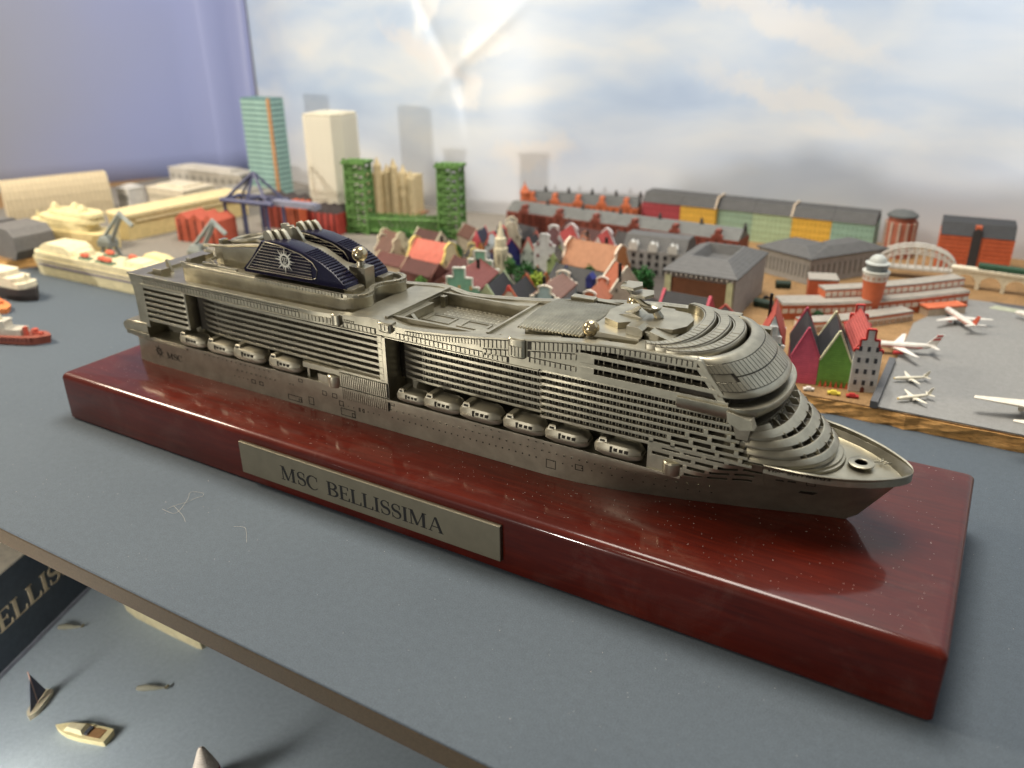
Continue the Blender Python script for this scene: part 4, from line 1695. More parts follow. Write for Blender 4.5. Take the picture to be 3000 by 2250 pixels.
for cx, s in ((5.12, 1.0), (6.72, 1.05), (8.2, 1.12), (9.98, 1.08), (15.6, 0.86), (16.85, 1.04), (18.3, 1.1), (19.85, 1.05), (21.3, 1.04), (22.95, 1.06)):
    lifeboat(cx, s)
g = G()
for i, cx in enumerate((5.12, 6.72, 8.2, 9.98, 15.6, 16.85, 18.3, 19.85, 21.3, 22.95)):
    g.box(cx - 0.6, cx + 0.6, 5.95, 6.6, 3.22, 3.66)
obj('far_boat', g, PEWTER, ship, smooth=0, kind='stuff')
# winch housings between the boats
g = G()
g.box(10.95, 12.66, 2.47, 2.72, 3.62, 3.82)
g.box(11.0, 11.1, 2.6, 2.9, 3.2, 3.62)
obj('beam', g, PEWTER, ship, smooth=0)
g = G()
g.box(11.62, 12.1, 2.46, 2.8, 3.2, 3.5)
g.lathe([(0.30, 0), (0.31, 0.04), (0.31, 0.40), (0.27, 0.44), (0.02, 0.44)], (12.33, 2.62, 3.16), 20)
obj('winch', g, PEWTER, ship, smooth=30)
g = G()
g.lathe([(0.28, 0), (0.29, 0.04), (0.29, 0.36), (0.26, 0.40), (0.02, 0.40)], (24.58, 2.62, 3.18), 20)
g.box(24.2, 24.6, 2.5, 2.9, 3.19, 3.40)
obj('winch', g, PEWTER, ship, smooth=30)
# stern gallery
g = G()
rings = []
for z, e in ((3.04, 0.58), (3.12, 0.30), (3.30, 0.06), (3.50, 0.0), (3.62, 0.06), (3.74, 0.26), (3.76, 0.6)):
    rings.append([(1.12 + e, 2.42 + e * 0.2, z), (1.95, 2.42 + e * 0.1, z), (2.55, 2.48, z), (2.55, 6.52, z), (1.95, 6.58 - e * 0.1, z), (1.12 + e, 6.58 - e * 0.2, z)])
g.loft(rings)
obj('stern_gallery', g, PEWTER, ship, smooth=40)
g = G()
for i in range(13):
    x = 1.3 + i * 0.11
    g.box(x, x + 0.07, 2.405, 2.45, 3.16, 3.34)
for i in range(24):
    x = 2.2 + i * 0.11
    g.box(x, x + 0.07, 2.43, 2.475, 3.02, 3.12)
for i in range(26):
    y = 2.6 + i * 0.15
    g.box(1.10, 1.16, y, y + 0.1, 3.36, 3.5)
obj('gallery_pane', g, PEWTER, ship, smooth=0, kind='stuff')

# ---- portholes, hatches, names on the hull


def on_hull(x, z, d):
    return (x, hull_y(x, z, d), z)


def ring_at(g_, x, z, r, n=8):
    outer_ = [(x + r * math.cos(2 * PI * k / n), z + r * math.sin(2 * PI * k / n)) for k in range(n)]
    inn = [(x + 0.55 * r * math.cos(2 * PI * k / n), z + 0.55 * r * math.sin(2 * PI * k / n)) for k in range(n)]
    rings_ = [[on_hull(*p, -0.005) for p in outer_], [on_hull(*p, 0.014) for p in outer_], [on_hull(*p, 0.014) for p in inn], [on_hull(*p, -0.005) for p in inn]]
    g_.loft(rings_, caps=False)


def dot_at(g_, x, z, r, n=8):
    g_.loft([[on_hull(x + r * math.cos(2 * PI * k / n), z + r * math.sin(2 * PI * k / n), d) for k in range(n)] for d in (-0.005, 0.006)])


g, gd_ = G(), G()
for x0_, x1_, z, n, r in ((5.74, 9.14, 3.04, 15, .035), (7.46, 9.41, 2.75, 9, .05), (13.28, 14.01, 2.79, 4, .055), (14.76, 22.76, 2.83, 33, .045), (18.13, 19.0, 3.08, 4, .05), (20.05, 20.82, 3.08, 4, .05), (10.13, 10.3, 2.76, 2, .04), (22.95, 25.6, 2.86, 10, .035)):
    for i in range(n):
        x = x0_ + (x1_ - x0_) * i / (n - 1)
        ring_at(g, x, z, r * 1.15)
        dot_at(gd_, x, z, r * 0.75)
obj('porthole', g, PEWTER, ship, smooth=0, kind='stuff')
for x0_, x1_, z, n, r in ((7.26, 7.96, 2.475, 4, .022), (14.79, 20.31, 2.54, 24, .028), (13.5, 14.22, 2.5, 4, .022), (20.9, 25.6, 2.56, 16, .024), (12.62, 13.1, 2.5, 3, .02)):
    for i in range(n):
        dot_at(gd_, x0_ + (x1_ - x0_) * i / (n - 1), z, r)
obj('porthole_glass', gd_, PEWTER_DARK, ship, smooth=0, kind='stuff')


def hatch(x0_, x1_, z0_, z1_):
    g_ = G()
    w_ = 0.022
    for a, b, c, d in ((x0_, x1_, z0_, z0_ + w_), (x0_, x1_, z1_ - w_, z1_), (x0_, x0_ + w_, z0_, z1_), (x1_ - w_, x1_, z0_, z1_)):
        g_.loft([[on_hull(x, z, dd) for x, z in ((a, c), (b, c), (b, d), (a, d))] for dd in (-0.005, 0.008)])
    obj('hatch', g_, PEWTER_DARK, ship, smooth=0)


for h_ in ((8.15, 8.36, 2.37, 2.53), (8.56, 8.76, 2.37, 2.53), (10.6, 10.8, 2.95, 3.09), (9.98, 10.66, 2.12, 2.34), (10.5, 10.62, 2.12, 2.26), (11.0, 11.24, 2.16, 2.46), (11.7, 11.9, 2.68, 2.86), (12.16, 12.38, 2.68, 2.86), (12.45, 12.65, 2.44, 2.64), (12.5, 13.15, 2.1, 2.38), (13.0, 13.14, 2.12, 2.28), (13.33, 13.4, 2.42, 2.56), (13.5, 13.58, 2.42, 2.56), (14.7, 14.92, 2.98, 3.12), (20.65, 20.98, 2.28, 2.58), (21.62, 21.88, 2.46, 2.66)):
    hatch(*h_)
for h_ in ((28.05, 28.28, 3.46, 3.64), (27.3, 27.5, 3.5, 3.56), (27.6, 27.8, 3.52, 3.58), (28.6, 28.8, 3.62, 3.68), (28.85, 29.05, 3.64, 3.70), (29.1, 29.3, 3.66, 3.72), (29.34, 29.5, 3.67, 3.73)):
    hatch(*h_)
g = G()
g.loft([[on_hull(x, z, d) for x, z in ((27.85, 3.06), (28.2, 3.02), (28.32, 3.14), (27.9, 3.14))] for d in (-0.005, 0.03)])
obj('anchor', g, PEWTER_DARK, ship, smooth=0)
sun(3.0, 2.63, 0.30, lambda u, v, d: (u, 2.5 - d * 0.4, v), PEWTER_DARK, ship)
letters('MSC', 0.26, lambda u, v, d: (3.44 + u, 2.5 - d, 2.43 + v), PEWTER_DARK, ship, 0.010, width=0.92, name='stern_letter')
letters('MSC BELLISSIMA', 0.15, lambda u, v, d: (27.1 + u + v * 0.25, hull_y(27.1 + u + v * 0.25, 3.81 + v, d + 0.004), 3.81 + v), PEWTER_DARK, ship, 0.022, width=1.55, name='bow_letter')


# ================================================================== THE MODEL CITY ON THE CORK
def facade_profile(style, w, he, ha):
    h = w / 2
    if style == 'tri':
        return [(-h, 0), (h, 0), (h, he), (0, ha), (-h, he)]
    if style == 'step':
        d = ha - he
        p = [(-h, 0), (h, 0), (h, he)]
        r = [(h, he + d * 0.12), (h * 0.66, he + d * 0.12), (h * 0.66, he + d * 0.55), (h * 0.30, he + d * 0.55), (h * 0.30, ha)]
        return p + r + [(-a, b) for a, b in reversed(r)] + [(-h, he)]
    if style == 'bell':
        d = ha - he
        r = [(h, he + d * 0.1), (h * 0.82, he + d * 0.14), (h * 0.74, he + d * 0.3), (h * 0.58, he + d * 0.5), (h * 0.5, he + d * 0.66), (h * 0.62, he + d * 0.7), (h * 0.45, he + d * 0.84), (h * 0.2, he + d * 0.95), (0, ha)]
        return [(-h, 0), (h, 0), (h, he)] + r + [(-a, b) for a, b in reversed(r[:-1])] + [(-h, he)]
    d = ha - he                                                                   # neck gable
    r = [(h, he + d * 0.08), (h * 0.75, he + d * 0.1), (h * 0.62, he + d * 0.32), (h * 0.42, he + d * 0.42), (h * 0.42, he + d * 0.8), (h * 0.5, he + d * 0.82), (h * 0.25, he + d * 0.96), (0, ha)]
    return [(-h, 0), (h, 0), (h, he)] + r + [(-a, b) for a, b in reversed(r[:-1])] + [(-h, he)]


def house(x, y, yaw, w, d, za, style, wall, roof, trim, label, he=None, chim=None, win=None, back=True, ra=None, group='small model houses of the city', door=None):
    ha = za - T
    he = he or ha * 0.55
    t = thing('town_house', label, 'model house', (x, y, T), math.radians(yaw), group)
    ra = ra if ra else ha - 0.12              # roof ridge height
    roof = tuple(int(c * 0.88) for c in roof)
    if win is None:
        win = (2, 2, tuple(int(c * 0.55) for c in wall))
    g = G()
    g.prism([(-w / 2 + .03, 0), (w / 2 - .03, 0), (w / 2 - .03, he), (0, ra - 0.05), (-w / 2 + .03, he)], 0.06, d - 0.06, 'y')
    obj('wall', g, paint(wall), t, smooth=0)
    g = G()
    for s in (-1, 1):
        g.prism([(s * (w / 2 + 0.04), he - 0.06), (s * (w / 2 + 0.04), he + 0.03), (0, ra + 0.03), (0, ra - 0.06)], 0.09, d - 0.09, 'y')
    obj('roof', g, paint(roof), t, smooth=0)
    pr = facade_profile(style, w, he, ha)
    ends = [('facade', 0.0, 0.09)] + ([('rear_gable', d - 0.09, d)] if back else [])
    for nm, a, b in ends:
        g = G()
        g.prism(pr, a, b, 'y')
        f = obj(nm, g, paint(wall), t, smooth=0)
        if trim:
            g = G()
            top = pr[2:]
            for p, q in zip(top, top[1:]):
                l = math.hypot(q[0] - p[0], q[1] - p[1])
                if l < 0.02:
                    continue
                nx_, ny_ = (q[1] - p[1]) / l * 0.035, -(q[0] - p[0]) / l * 0.035
                g.prism([(p[0] - nx_, p[1] - ny_), (q[0] - nx_, q[1] - ny_), (q[0] + nx_, q[1] + ny_), (p[0] + nx_, p[1] + ny_)], a - 0.02, b + 0.02, 'y')
            obj('coping', g, paint(trim), f, smooth=0)
    if win:
        rows, cols, wc = win
        first = None
        for r in range(rows):
            for c in range(cols):
                wx = -w * 0.30 + w * 0.60 * c / max(1, cols - 1) if cols > 1 else 0
                wz = 0.42 + (he * 1.08 - 0.42) * r / max(1, rows - 1) if rows > 1 else he * 0.7
                if first is None:
                    g = G()
                    g.box(-0.06, 0.06, -0.025, 0.02, -0.10, 0.10)
                    first = obj('window', g, paint(wc, 0.35, False), t, smooth=0)
                    first.location = (wx, 0, wz)
                else:
                    again(first, t, (wx, 0, wz))
    if door:
        g = G()
        g.prism([(-0.08, 0), (0.08, 0), (0.08, 0.18), (0.0, 0.25), (-0.08, 0.18)], -0.03, 0.02, 'y')
        obj('door', g, paint(door), t, smooth=0)
    if chim:
        for cx, cy in chim:
            g = G()
            zz = he + (ra - he) * (1 - abs(cx) / (w / 2))
            g.box(cx - 0.07, cx + 0.07, cy - 0.07, cy + 0.07, zz - 0.15, ra + 0.32)
            obj('chimney', g, paint((28, 24, 22)), t, smooth=0)
    return t


BLK, DGR, MAR = (52, 52, 56), (62, 62, 64), (92, 44, 40)
# the row by the quay
h = house(27.66, 16.75, 17, 1.06, 3.2, 3.36, 'step', (226, 226, 224), (204, 84, 76), (196, 40, 30), 'pale grey house with red stepped gable and twelve windows at the cork edge', he=1.75, win=(4, 3, (74, 76, 82)), door=(120, 60, 48))
house(26.50, 16.70, 14, 1.24, 2.6, 3.10, 'tri', (112, 176, 60), BLK, (222, 222, 180), 'green triangular gable house with white zigzag edge', he=1.15, win=(0, 0, BLK))
house(25.34, 16.45, 14, 1.10, 2.7, 3.12, 'tri', (240, 92, 128), BLK, (204, 72, 104), 'bright pink pointed gable house beside the green one', he=1.2, win=(0, 0, BLK))
house(23.9, 16.55, 12, 1.0, 2.4, 2.88, 'step', (214, 224, 226), (212, 84, 66), (232, 236, 236), 'white stepped gable house with teal windows and red roof near the bow', he=1.3, ra=2.75, win=(2, 2, (30, 140, 120)), chim=[(-.25, 1.9)])
g = G()
for i in range(6):
    g.prism([(25.98 + i * 0.2, T), (26.12 + i * 0.2, T), (26.05 + i * 0.2, T + 0.3)], 16.50 + i * 0.05, 16.56 + i * 0.05, 'y')
tag(obj('picket_fence', g, paint((214, 96, 48)), smooth=0), 'small orange pointed fence before the green gable house', 'fence')

# first row behind the ship
house(7.9, 16.85, 14, 2.1, 3.5, 3.12, 'step', (126, 196, 168), (140, 72, 66), (226, 232, 220), 'mint green stepped gable house with orange windows', he=1.35, ra=2.05, win=(2, 3, (226, 176, 96)), chim=[(0.3, 2.2)])
house(9.25, 17.3, 12, 1.25, 2.8, 2.35, 'tri', (188, 208, 164), BLK, None, 'pale green pointed gable house with dark roof', he=0.8)
house(10.55, 17.4, 10, 1.25, 2.6, 2.35, 'tri', (232, 226, 212), BLK, (196, 100, 60), 'cream pointed gable house with red tip and dark roof', he=0.8)
g = G()
g.prism([(10.36, 2.14), (10.66, 2.14), (10.56, 2.42), (10.46, 2.42)], 17.36, 17.5, 'y')
tag(obj('roof_cap', g, paint((206, 60, 48)), smooth=0), 'red painted tip standing on the cream pointed gable', 'roof cap')
house(12.3, 17.9, 8, 1.5, 2.9, 2.55, 'neck', (164, 198, 206), (140, 104, 92), (234, 226, 206), 'light blue neck gable house with brown roof and white scrolls', he=1.25, chim=[(-.35, .9)])
house(14.35, 18.8, 10, 1.3, 2.6, 2.35, 'neck', (208, 112, 66), (196, 112, 78), (236, 226, 214), 'orange house with white scrolled gable low behind the ship roof', he=0.85)
house(5.6, 18.6, 12, 1.3, 2.4, 1.9, 'tri', (120, 66, 54), MAR, None, 'dark maroon roofed house left of the mint stepped one', he=0.7)
house(4.3, 20.2, 80, 1.5, 2.6, 2.05, 'tri', (104, 58, 48), (96, 50, 44), None, 'maroon house with long roof below the salmon roof', he=0.7)
house(1.6, 20.9, 84, 1.4, 2.4, 2.0, 'tri', (170, 150, 120), (110, 60, 52), None, 'maroon roofed house with tan end by the funnels', he=0.75)
# salmon, tan, cream
house(3.35, 22.75, 84, 1.7, 2.9, 2.55, 'bell', (226, 208, 160), (228, 112, 88), (230, 206, 100), 'yellow scrolled gable house with long salmon roof', he=0.75, chim=[(0.25, 0.9)])
house(-0.3, 22.3, 70, 1.2, 1.8, 2.45, 'neck', (186, 168, 140), (120, 84, 70), (206, 192, 160), 'tan scrolled gable house left of the salmon roof', he=0.9)
house(4.6, 23.4, 40, 0.9, 1.4, 2.2, 'neck', (222, 216, 190), (74, 70, 66), (226, 206, 120), 'cream narrow house with black spots right of the salmon roof', he=0.9)
house(3.3, 25.6, 10, 0.7, 1.6, 2.65, 'tri', (214, 84, 96), (60, 62, 82), None, 'small pink pointed gable with navy roof near the bridge', he=1.1)
house(3.85, 25.2, 10, 0.62, 1.2, 2.05, 'tri', (178, 112, 42), (100, 72, 50), None, 'ochre pointed gable before the navy roof', he=0.8)
house(4.6, 25.4, 10, 0.9, 1.8, 2.75, 'bell', (176, 190, 200), (66, 68, 80), (200, 60, 48), 'grey blue rounded gable with red top beside the church', he=1.2, chim=[(.1, .9)])
house(6.05, 25.3, 60, 1.5, 2.2, 2.55, 'tri', (44, 48, 120), (86, 50, 44), (140, 44, 80), 'dark blue gable house with magenta edge and brown roof', he=0.9)
house(6.85, 25.9, 12, 0.95, 1.8, 2.55, 'tri', (198, 212, 202), (50, 52, 56), (206, 110, 96), 'pale mint pointed gable with red edge', he=0.9)
house(4.7, 27.6, 30, 1.2, 1.6, 2.95, 'bell', (214, 206, 178), (104, 104, 104), (222, 212, 184), 'cream rounded gable with grey roof by the brick row', he=1.2)
house(8.3, 25.3, 14, 1.3, 2.4, 3.1, 'neck', (214, 216, 218), (92, 48, 44), (226, 228, 228), 'tall white neck gable house with dark red shutters', he=1.7, win=(3, 2, (136, 52, 60)))
house(8.3, 28.9, 188, 1.3, 2.4, 3.0, 'bell', (216, 216, 220), (198, 66, 58), (232, 232, 236), 'red roofed house with white scrolled gable behind the shuttered one', he=1.1, back=False)
house(10.6, 29.2, 185, 1.15, 1.8, 2.9, 'bell', (214, 216, 220), (200, 66, 58), (232, 232, 236), 'red roofed house with white scrolled gable beside the grey dormer block', he=1.1, back=False)
house(9.4, 28.3, 20, 0.8, 1.2, 2.45, 'bell', (218, 214, 208), (90, 84, 80), (214, 140, 100), 'small white house with orange tip between two red roofs', he=1.0, chim=[(.2, .6)])
house(12.95, 26.0, 84, 2.2, 3.5, 2.85, 'bell', (206, 124, 54), (196, 134, 92), (236, 214, 190), 'orange scrolled gable house with wide tan roof', he=0.8, chim=[(0.3, 1.2)])
house(13.55, 22.6, 82, 2.2, 3.3, 2.25, 'tri', (70, 72, 82), (70, 70, 70), None, 'wide dark grey roofed house with blue dormer', he=0.55)
g = G()
g.box(12.75, 13.15, 21.7, 22.1, 1.5, 2.0)
g.prism([(12.72, 1.98), (13.18, 1.98), (12.95, 2.28)], 21.68, 22.2, 'y')
tag(obj('dormer', g, paint((42, 52, 130)), smooth=0), 'dark blue dormer standing on the wide dark grey roof', 'dormer')
house(15.15, 21.6, 50, 1.9, 1.5, 3.0, 'tri', (222, 214, 192), (190, 100, 62), (226, 220, 200), 'big cream gable wall with black chimney behind the mast', he=1.05, chim=[(-.4, 0.05)])
house(19.85, 20.95, 86, 1.4, 2.5, 2.3, 'tri', (210, 70, 96), (54, 54, 58), (212, 80, 104), 'black roofed house with pink gable ends before the hipped hall', he=0.7)
house(10.8, 20.9, 50, 0.9, 1.3, 2.3, 'tri', (190, 106, 62), (56, 58, 62), None, 'house with orange edge beside the lime green tree', he=0.8)
house(11.4, 21.8, 20, 0.6, 1.2, 2.2, 'tri', (48, 74, 140), (58, 60, 66), None, 'narrow blue house behind the lime green tree', he=1.2)
house(9.35, 24.4, 15, 0.7, 1.8, 2.3, 'tri', (160, 182, 112), (80, 76, 70), None, 'narrow pale green house right of the white shuttered one', he=1.1)

house(5.5, 29.6, 70, 1.3, 2.0, 2.3, 'tri', (96, 60, 54), (58, 56, 60), None, 'dark house with black roof left of the brick row', he=0.8)
house(7.0, 30.6, 20, 1.2, 2.0, 2.4, 'tri', (110, 62, 50), (88, 46, 40), None, 'brown gable house close in front of the brick row', he=0.9)
house(9.6, 31.2, 80, 1.4, 2.4, 2.2, 'tri', (120, 70, 56), (84, 44, 40), None, 'maroon long roof close in front of the brick row', he=0.8)
house(12.2, 31.0, 75, 1.4, 2.0, 2.3, 'tri', (96, 60, 52), (64, 60, 60), None, 'black long roof between brick row and dormer block', he=0.8)
house(2.2, 27.6, 60, 1.2, 2.0, 2.3, 'tri', (176, 168, 150), (110, 72, 60), None, 'brown roofed pale house under the right bridge tower', he=0.9)
house(0.4, 26.0, 80, 1.3, 2.2, 2.2, 'tri', (196, 188, 160), (94, 56, 48), None, 'long maroon roof before the bridge deck', he=0.8)
house(-1.8, 24.6, 75, 1.2, 1.8, 2.2, 'bell', (206, 196, 160), (120, 84, 66), None, 'cream rounded gable left of the tan one', he=0.9)
house(6.2, 21.6, 78, 1.5, 2.2, 2.1, 'tri', (128, 82, 70), (92, 48, 44), None, 'maroon roof between mint gable house and church', he=0.7)
house(17.2, 18.9, 20, 1.3, 2.2, 2.2, 'tri', (170, 100, 70), (60, 58, 60), None, 'black roofed brown house right of the mast', he=0.9)
house(21.0, 18.8, 10, 1.1, 2.0, 2.1, 'tri', (176, 130, 118), (70, 56, 54), (206, 90, 80), 'dusky pink pointed house near the bow roof', he=0.9)

# cream church with a pointed tower
t = thing('church', 'cream church with tall pointed spire among the houses', 'church', (5.8, 24.45, T), math.radians(12))
g = G()
g.lathe([(0.42, 0), (0.42, 1.5), (0.36, 1.55), (0.34, 2.1), (0.24, 2.15), (0.16, 2.5), (0.02, 3.1)], n=8, a0=PI / 8)
obj('tower', g, paint((216, 206, 172)), t, smooth=0)
g = G()
g.prism([(-0.45, 0), (0.45, 0), (0.45, 0.8), (0, 1.4), (-0.45, 0.8)], 0.2, 1.8, 'y')
obj('nave', g, paint((206, 196, 164)), t, smooth=0)
for k in range(6):
    g = G()
    a = PI / 8 + k * PI / 4 - PI / 2 - 0.8
    g.prism([(-0.05, 0.6), (0.05, 0.6), (0.05, 1.1), (0, 1.25), (-0.05, 1.1)], -0.41, -0.36, 'y')
    o = obj('window', g, paint((130, 120, 100)), t, smooth=0)
    o.rotation_euler = (0, 0, k * PI / 4)


# trees: clumps of foam leaves
def tree(x, y, hgt, r, col, label, name='leafy_tree', leaves=900):
    t_ = thing(name, label, 'model tree', (x, y, T), 0, 'foam model trees')
    g_ = G()
    g_.tube([(0, 0, 0), (0.02, 0, hgt * 0.4), (0, 0.02, hgt * 0.7)], [0.07, 0.05, 0.03], 7)
    for k in range(5):
        a = k * 1.26
        g_.tube([(0, 0, hgt * (0.3 + 0.07 * k)), (r * 0.6 * math.cos(a), r * 0.6 * math.sin(a), hgt * (0.5 + 0.07 * k))], [0.03, 0.012], 5)
    obj('trunk', g_, paint((84, 62, 44)), t_)
    g_ = G()
    rnd = random.Random(int(x * 100))
    for k in range(leaves):
        while True:
            p = Vector((rnd.uniform(-1, 1), rnd.uniform(-1, 1), rnd.uniform(-1, 1)))
            if 0.35 < p.length < 1.0:
                break
        lump = 0.82 + 0.18 * math.sin(5 * p.x + 3 * p.z) * math.cos(4 * p.y)
        c = Vector((p.x * r * lump, p.y * r * lump, hgt * 0.58 + p.z * hgt * 0.42 * lump))
        u = Vector((rnd.uniform(-1, 1), rnd.uniform(-1, 1), rnd.uniform(-1, 1))).normalized()
        v_ = u.cross(Vector((rnd.uniform(-1, 1), rnd.uniform(-1, 1), rnd.uniform(-1, 1)))).normalized()
        s = rnd.uniform(0.05, 0.10)
        g_.add([c - u * s, c + v_ * s * 0.7, c + u * s, c - v_ * s * 0.7], [(0, 1, 2, 3)])
    obj('crown', g_, paint(col, 0.8, False, vary=0.35, scale=9), t_, smooth=0)


tree(9.55, 20.9, 2.2, 0.85, (40, 104, 40), 'dark green foam tree left of the lime one')
tree(10.55, 20.35, 1.85, 0.55, (152, 176, 20), 'lime green foam tree beside a dark green one')
tree(15.4, 23.6, 2.0, 0.6, (36, 108, 44), 'dark green foam tree under the grey dormer block')
tree(3.9, 18.9, 1.0, 0.32, (84, 132, 48), 'small green tree just behind the funnel deck')
tree(24.3, 24.6, 0.55, 0.3, (46, 92, 50), 'low green bush on the cork by the orange terminal')


for x, y, h_, r_, c_, lab in ((2.6, 24.6, 1.3, 0.4, (56, 110, 44), 'small green tree behind the long salmon roof'), (5.0, 22.4, 1.4, 0.4, (48, 100, 48), 'small dark tree between salmon roof and church'),
                              (7.2, 23.2, 1.5, 0.42, (62, 118, 50), 'small green tree right of the church tower'), (11.6, 24.6, 1.3, 0.4, (58, 108, 46), 'small tree before the wide tan roof'),
                              (16.2, 20.4, 1.5, 0.45, (40, 92, 44), 'dark green tree left of the hipped hall front'), (6.6, 19.0, 1.2, 0.36, (74, 124, 50), 'small light green tree left of the mint gable house'),
                              (10.0, 27.0, 1.4, 0.4, (50, 104, 46), 'small tree between shuttered house and tan roof'), (-0.6, 27.6, 1.4, 0.5, (60, 116, 46), 'bushy tree at the foot of the right bridge tower'),
                              (-3.2, 26.8, 1.2, 0.45, (66, 120, 50), 'low bushy tree before the bridge deck'), (14.2, 25.2, 1.3, 0.38, (52, 104, 44), 'small tree at the corner of the tan roofed house')):
    tree(x, y, h_, r_, c_, lab, leaves=420)

# ---- larger buildings
def hip(name, label, cat, x0, x1, y0, y1, ze, zr, wall, roof, well=None, rot=0, win=None):
    cx, cy = (x0 + x1) / 2, (y0 + y1) / 2
    t_ = thing(name, label, cat, (cx, cy, T), math.radians(rot))
    a, b = (x1 - x0) / 2, (y1 - y0) / 2
    g_ = G()
    g_.box(-a, a, -b, b, 0, ze - T)
    obj('wall', g_, paint(wall), t_, smooth=0)
    g_ = G()
    e = 0.10
    k = 0.55
    g_.loft([[(sx * a_, sy * b_, z - T) for sx, sy in ((-1, -1), (1, -1), (1, 1), (-1, 1))] for a_, b_, z in ((a + e, b + e, ze + 0.002), (a + e, b + e, ze + 0.07), (a * k, b * k, zr), (a * k * 0.9, b * k * 0.9, zr - 0.01), (a * k * 0.6, b * k * 0.75, ze + 0.1 if well else zr - 0.02))])
    obj('roof', g_, paint(roof), t_, smooth=0)
    if win:
        nx_, nz_, wc = win
        first = None
        for side in (0, 1):
            ln = a if side == 0 else b
            n_ = max(2, int(ln * 2 / nx_))
            for r in range(nz_):
                for i in range(n_):
                    u = -ln + 2 * ln * (i + 0.5) / n_
                    z = (ze - T) * (r + 0.6) / (nz_ + 0.2)
                    loc = (u, -b, z) if side == 0 else (a, u, z)
                    if first is None:
                        g_ = G()
                        g_.box(-0.07, 0.07, -0.03, 0.03, -0.12, 0.12)
                        first = obj('window', g_, paint(wc, 0.4, False), t_, smooth=0)
                        first.location = loc
                        o_ = first
                    else:
                        o_ = again(first, t_, loc)
                    o_.rotation_euler = (0, 0, 0 if side == 0 else PI / 2)
    return t_


t = hip('hall', 'grey hipped roof hall with brown front between pale green piers', 'model building', 16.9, 20.6, 22.3, 28.0, 2.85, 3.45, (158, 156, 152), (92, 92, 92), well=True)
g = G()
g.box(-1.45, 1.45, -2.90, -2.84, 0.3, 1.95)
obj('front_panel', g, paint((122, 76, 46)), t, smooth=0)
for x in (-1.6, 1.6):
    g = G()
    g.box(x - 0.16, x + 0.16, -2.95, -2.84, 0.0, 2.05)
    obj('pier', g, paint((196, 204, 158)), t, smooth=0)
for i in range(14):
    g = G()
    x = -1.7 + i * 3.4 / 13
    g.box(x - 0.05, x + 0.05, -2.97, -2.84, 2.06, 2.18)
    obj('bracket', g, paint((176, 172, 164)), t, smooth=0)

t = thing('hall', 'long grey hall with two angled wings behind the orange terminal', 'model building', (22.5, 31.2, T))
for nm, pts in (('wing', [(-3.3, 0.9), (0.0, -0.6), (1.4, 2.2), (-2.2, 3.4)]), ('wing', [(0.0, -0.58), (3.3, 3.9), (1.4, 5.2), (-0.6, 2.4)])):
    g = G()
    g.prism(pts, 0, 1.45)
    w_ = obj(nm, g, paint((164, 162, 158)), t, smooth=0)
    cxp = sum(p[0] for p in pts) / 4
    cyp = sum(p[1] for p in pts) / 4
    g = G()
    g.loft([[(cxp + (p[0] - cxp) * k, cyp + (p[1] - cyp) * k, z) for p in pts] for k, z in ((1.08, 1.452), (1.08, 1.53), (0.45, 1.95), (0.4, 1.95))])
    obj('roof', g, paint((88, 88, 88)), w_, smooth=0)
    a, b = pts[0], pts[1]
    for i in range(14):
        u = (i + 0.5) / 14
        x, y = a[0] + (b[0] - a[0]) * u, a[1] + (b[1] - a[1]) * u
        g = G()
        g.box(-0.05, 0.05, -0.03, 0.03, -0.38, 0.38)
        o = obj('window', g, paint((120, 118, 116), 0.5, False), w_, smooth=0)
        o.location = (x, y, 0.72)
        o.rotation_euler = (0, 0, math.atan2(b[1] - a[1], b[0] - a[0]))

t = thing('dormer_block', 'grey block with white dormers and dark windows', 'model building', (14.1, 28.0, T), math.radians(3))
g = G()
g.box(-1.95, 1.95, 0, 2.4, 0, 1.5)
obj('wall', g, paint((150, 150, 150)), t, smooth=0)
g = G()
g.prism([(0.02, 1.5), (2.38, 1.5), (1.7, 2.25), (0.6, 2.25)], -1.9, 1.9, 'x')
obj('roof', g, paint((90, 90, 90)), t, smooth=0)
for i, x in enumerate((-1.25, -0.05, 1.15)):
    g = G()
    g.prism([(x - 0.28, 1.45), (x + 0.28, 1.45), (x + 0.28, 1.8), (x + 0.14, 2.02), (x, 1.9), (x - 0.14, 2.02), (x - 0.28, 1.8)], -0.06, 0.5, 'y')
    obj('dormer', g, paint((204, 204, 200)), t, smooth=0)
first = None
for r in range(3):
    for i in range(8):
        loc = (-1.7 + i * 3.4 / 7, 0, 0.28 + r * 0.45)
        if first is None:
            g = G()
            g.box(-0.10, 0.10, -0.03, 0.03, -0.13, 0.13)
            first = obj('window', g, paint((44, 44, 48), 0.4, False), t, smooth=0)
            first.location = loc
        else:
            again(first, t, loc)


# ---- brick warehouse rows
def turret(g_, x, y, z, r, h):
    g_.lathe([(r, 0), (r, h * 0.45), (r * 1.1, h * 0.46), (0.02, h)], (x, y, z), 6)


